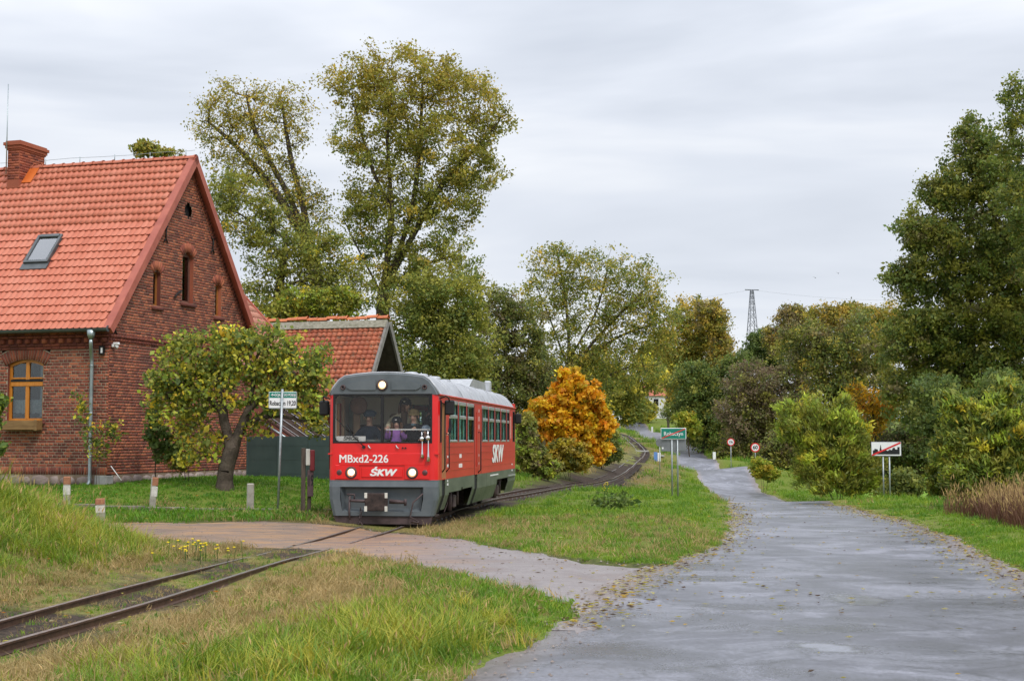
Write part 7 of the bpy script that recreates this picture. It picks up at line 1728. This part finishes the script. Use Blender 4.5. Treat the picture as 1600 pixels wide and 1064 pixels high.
# skyline sign
r_, c = sign_root('built_up_area_end_sign', 1386, 779, 56, 'white sign with black skyline and red strike on two posts', 'sign', -.15)
zt, zb = zat(690, 56) - c[2], zat(712.5, 56) - c[2]; w_ = 46 / F * 56
for dx in (-.12, .12): MB().tube([(dx, .03, -.2), (dx, .03, zb + .1)], .03, 8).build('pole', m_pole, r_)
bo = MB().bx(-w_ / 2, w_ / 2, -.02, 0, zb, zt, bev=.008).build('board', m_back, r_); MB().bx(-w_ / 2 + .02, w_ / 2 - .02, -.025, -.021, zb + .02, zt - .02, bev=.001).build('white_field', m_swhite, bo)
prof_s = [(-.48, .0), (.48, 0), (.48, .30), (.4, .3), (.4, .2), (.33, .2), (.3, .27), (.24, .27), (.2, .17), (.12, .2), (.05, .14), (-.05, .2), (-.16, .14), (-.17, .22), (-.2, .4), (-.23, .22), (-.25, .12), (-.3, .14), (-.3, .2), (-.42, .23), (-.42, .18), (-.48, .16)]
MB().prism([(x_ * w_ * .92, zb + .07 + z_ * .95) for x_, z_ in prof_s], -.032, -.027, 'y').build('skyline_print', m_ink, bo)
o = strike(bo, w_ - .05, zt - zb - .06, -.036, .06); o.location = (0, 0, (zt + zb) / 2)
def round_sign(px, py, pyb, Y, dpx, txt, label, back=False, ts=1.0):
    r_, c = sign_root('speed_sign' if txt == '60' else ('weight_limit_sign' if txt else 'sign_seen_from_behind'), px, pyb, Y, label, 'sign', -.1)
    R = dpx / 2 / F * Y; zc = zat(py, Y) - c[2]
    MB().tube([(0, .04, -.3), (0, .04, zc + R * .5)], .03, 8).build('pole', m_pole, r_)
    b_ = MB().disc((0, -.01, zc), R, .02, 'y', 24).build('disc', m_back if back else m_sred, r_)
    if not back:
        MB().disc((0, -.016, zc), R * .76, .004, 'y', 24).build('white_field', m_swhite, b_); text('lettering', txt, R * ts, m_ink, b_, (0, -.02, zc), xs=.9, bold=R * .03)
round_sign(1180.5, 699, 735, 112, 14.5, '60', 'round 60 speed limit sign on a post at the right verge', ts=1.15)
round_sign(1142.5, 690.5, 740, 122, 12, '15t', 'round 15t weight limit sign on a post beyond the 60 sign', ts=.8)
round_sign(1031, 691.5, 729, 100, 12, '', 'round sign seen from behind left of the town sign', True)
round_sign(994, 664, 676, 230, 6, '', 'tiny round sign seen from behind on the far road bend', True)
def post(px, pyb, Y, h, w_, dpt, top, label, lean=0, cap=None, band=None, nm='concrete_post'):
    r_, c = sign_root(nm, px, pyb, Y, label, 'post', .2, 'low concrete marker posts along lawn and driveway' if nm == 'concrete_post' else 'white guide posts at the far road')
    m_c = mottled('worn_concrete', (.24, .22, .18), (.4, .38, .33), 7, .9, .2, 0, .6)
    s = MB().box((0, 0, h / 2 - .1), (w_, dpt, h + .2), bev=.02, rot=Matrix.Rotation(lean, 3, 'Y')); s.build('shaft', m_c if nm == 'concrete_post' else m_swhite, r_)
    R = Matrix.Rotation(lean, 3, 'Y')
    if cap: z0, z1 = h * .72, h + .005; p = R @ Vector((0, 0, (z0 + z1) / 2 - .1 + .1)); MB().box(p, (w_ + .008, dpt + .008, z1 - z0), bev=.02, rot=R).build('cap', cap, r_)
    if band: z0, z1 = h * .38, h * .72 - .004; p = R @ Vector((0, 0, (z0 + z1) / 2)); MB().box(p, (w_ + .006, dpt + .006, z1 - z0), bev=.015, rot=R).build('band', band, r_)
m_rust = mottled('faded_red_brown', (.24, .095, .05), (.36, .17, .09), 12, .85, bmp=.3); m_ww = mottled('flaking_white', (.42, .39, .35), (.66, .63, .58), 9, .85, bmp=.3)
post(104, 788, 33.2, .68, .15, .15, 0, 'concrete post with red and white paint furthest left by the lawn kerb', 0, m_rust, m_ww)
post(157, 812, 30.9, .5, .19, .17, 0, 'short post with red brown top half hidden by tall grass', -.03, m_rust, m_ww)
post(239, 789, 33.2, .72, .14, .15, 0, 'leaning concrete post with rusty top and white band on the lawn', .06, m_rust, m_ww)
post(391, 797, 32.8, .66, .16, .16, 0, 'plain grey concrete post left of the house number sign')
post(1116, 710, 150, .95, .32, .12, 0, 'white guide post with blue edge at the right far verge', 0, None, None, 'guide_post')
post(1019, 674, 240, .9, .3, .12, 0, 'small white post beyond the far bend', 0, None, None, 'guide_post')
c = P(1027, 712, 125); r_ = empty('blue_sign', (c[0], c[1], Hs(c[0], c[1])), 0, 'small blue and white board standing at the far track crossing', 'sign'); MB().bx(-.3, .02, -.03, .0, .05, .85, bev=.02).build('board', mottled('sign_blue', (.1, .22, .5), (.15, .28, .58), 3, .4, bmp=0), r_); MB().bx(.03, .3, -.03, 0, .05, .8, bev=.02).build('white_board', m_swhite, r_)
c = P(969, 668, 260); r_ = empty('switch_box', (c[0], c[1], Hs(c[0], c[1])), 0, 'pale box on a post at the far end of the road', 'box'); MB().bx(-.3, .3, -.2, .2, 1.2, 2.4, bev=.04).build('box', m_swhite, r_); MB().bx(-.08, .08, -.08, .08, -.3, 1.2).build('post', m_pole, r_)
c = P(1112, 540, 1); 
# kerb stones along the lawn
kb = empty('lawn_kerb', (0, 0, 0), 0, 'low concrete kerb stones edging the lawn', 'kerb'); m_kc = mottled('mossy_kerb', (.12, .1, .08), (.25, .22, .17), 6, .9, bmp=.4)
x = -11.2; n_ = 0
while x < -5.9:
    yy = 33.0 - (x + 11.2) * .09; z = Hs(x + .4, yy); MB().box((x + .4, yy, z + .01), (.97, .1, .16), bev=.012, rot=Matrix.Rotation(-.09, 3, 'Z')).build('kerb_stone', m_kc, kb); x += .985; n_ += 1
# short stub of rail left of the railcar
c = P(503, 797, 33.0); z = Hs(c[0], c[1]); o = MB().tube([(c[0] - .35, c[1], z + .07), (c[0] + .5, c[1] - .1, z + .07)], .035, 6).build('iron_bar', m_rail, None); tag(o, 'rusty iron bar lying in the grass left of the railcar', 'bar')
c = P(187, 745, 38.0); o = MB().tube([(c[0] - .1, c[1] - .5, c[2] + .3), (c[0] + .2, c[1] - .55, c[2] - .08)], .012, 5).build('pale_stick', m_swhite, None); tag(o, 'pale stick leaning against the wall foot near the house corner', 'stick')

# ------------------------------------------------------------------ distance: pylon, wires, house, birds
Yp = 430; c = P(1176, 556, Yp); gzp = 8; m_py = mottled('grey_steel_lattice', (.12, .13, .15), (.2, .21, .23), 2, .6, .5, .3, bmp=0)
py_ = empty('electricity_pylon', (c[0], Yp, gzp), .2, 'grey lattice electricity pylon standing above the trees', 'pylon'); zt = P(1176, 453, Yp)[2] - gzp
legs = MB(); hw = lambda z: 2.9 * (1 - z / zt) * .9 + .35
for sx_ in (-1, 1):
    for sy in (-1, 1): legs.tube([(sx_ * hw(0), sy * hw(0), 0), (sx_ * hw(zt), sy * hw(zt), zt)], .13, 4)
legs.build('legs', m_py, py_); br_ = MB(); z = 4.0
while z < zt - 1:
    z2 = min(zt, z + hw(z) * 1.7 + .6)
    for sy in (-1, 1):
        br_.tube([(-hw(z), sy * hw(z), z), (hw(z2), sy * hw(z2), z2)], .07, 3).tube([(hw(z), sy * hw(z), z), (-hw(z2), sy * hw(z2), z2)], .07, 3).tube([(sy * hw(z), -hw(z), z), (sy * hw(z2), hw(z2), z2)], .07, 3)
    z = z2
br_.build('bracing', m_py, py_)
MB().tube([(-2.2, 0, zt), (2.2, 0, zt)], .14, 4).build('crossarm', m_py, py_)
for i_, (sx_, lb) in enumerate(((-1, 'faint overhead wire running left from the pylon top'), (1, 'faint overhead wire running right from the pylon top'))):
    a = Vector((c[0], Yp, gzp + zt)); e_ = Vector(tuple(P(800 if sx_ < 0 else 1500, 492 if sx_ < 0 else 468, 560 if sx_ < 0 else 420)))
    pts = [a.lerp(e_, t) - Vector((0, 0, 4 * 4 * t * (1 - t) * .35)) for t in np.linspace(0, 1, 14)]; o = MB().tube(pts, .02, 3).build('overhead_wire', m_py, None); tag(o, lb, 'wire')
c = P(1035, 655, 285); fh = empty('far_house', (c[0], 285, Hs(c[0], 285)), .3, 'distant white house with red roof half hidden by yellow trees', 'house'); zr = P(0, 598, 285)[2] - Hs(c[0], 285)
w_ = MB().bx(-4, 4, -3, 3, -1, zr - 2.6); fwl = w_.build('wall', mottled('white_render', (.55, .55, .55), (.65, .65, .65), 1, .8), fh)
MB().prism([(-3.4, zr - 2.7), (3.4, zr - 2.7), (0, zr)], -4.3, 4.3, 'x').build('roof', mottled('far_red_roof', (.35, .1, .06), (.45, .14, .09), 2, .7), fh)
for xw in (-2.6, 0, 2.4): MB().bx(xw - .5, xw + .5, -3.03, -2.98, zr - 4.6, zr - 3.3).build('window', m_dark, fh)
for (px, py, lb) in ((1274, 434, 'small distant bird lower left of a pair'), (1310, 427, 'small distant bird upper right of a pair')):
    c = P(px, py, 150); o = MB().add([(-.3, 0, .12), (0, -.12, 0), (.3, 0, .1), (0, .14, .02), (0, -.3, -.02), (0, .3, 0), (0, 0, -.07)], [(0, 1, 3), (1, 2, 3), (4, 1, 6), (1, 5, 6), (5, 3, 1)]).build('bird', m_ink, None, c); tag(o, lb, 'bird')
# yellow flowers
def flowers(px, py, Y, n, label, sx_=.3, h=.25):
    c = P(px, py, Y); z0 = Hs(c[0], c[1]); r_ = empty('yellow_flowers', (c[0], c[1], z0), 0, label, 'flowers'); st = MB(); fl_ = MB(); g = np.random.default_rng(px)
    for k in range(n):
        x_, y_ = g.normal(size=2) * sx_; hh = h * g.uniform(.5, 1.1); st.tube([(x_, y_, 0), (x_ + g.normal() * .03, y_, hh)], .004, 3); fl_.lathe([(.001, -.01), (.022, .0), (.018, .012), (.001, .006)], (x_, y_, hh), 6)
    st.build('stems', mottled('stem_green', (.03, .08, .015), (.06, .13, .02), 5, .7, bmp=0), r_); fl_.build('blossoms', mottled('yellow_petals', (.75, .55, .01), (.85, .65, .02), 5, .6, bmp=0), r_)
flowers(305, 868, 21.5, 34, 'low plant with yellow flowers at the end of the tall grass bank', .32, .28); flowers(947, 775, 47, 16, 'tall yellow flowering weed on the grass beside the track', .07, .5)
tree('weed_plant', 'dark green broad leaved weeds in the grass triangle', 'weed', (975, 800), 40, [(970, 782, 22, 7), (940, 786, 14, 6)], pal((GREEN, 3)), K=24, M=13, leaf=3.4, sig=.4, trunk=.008, seed=61)
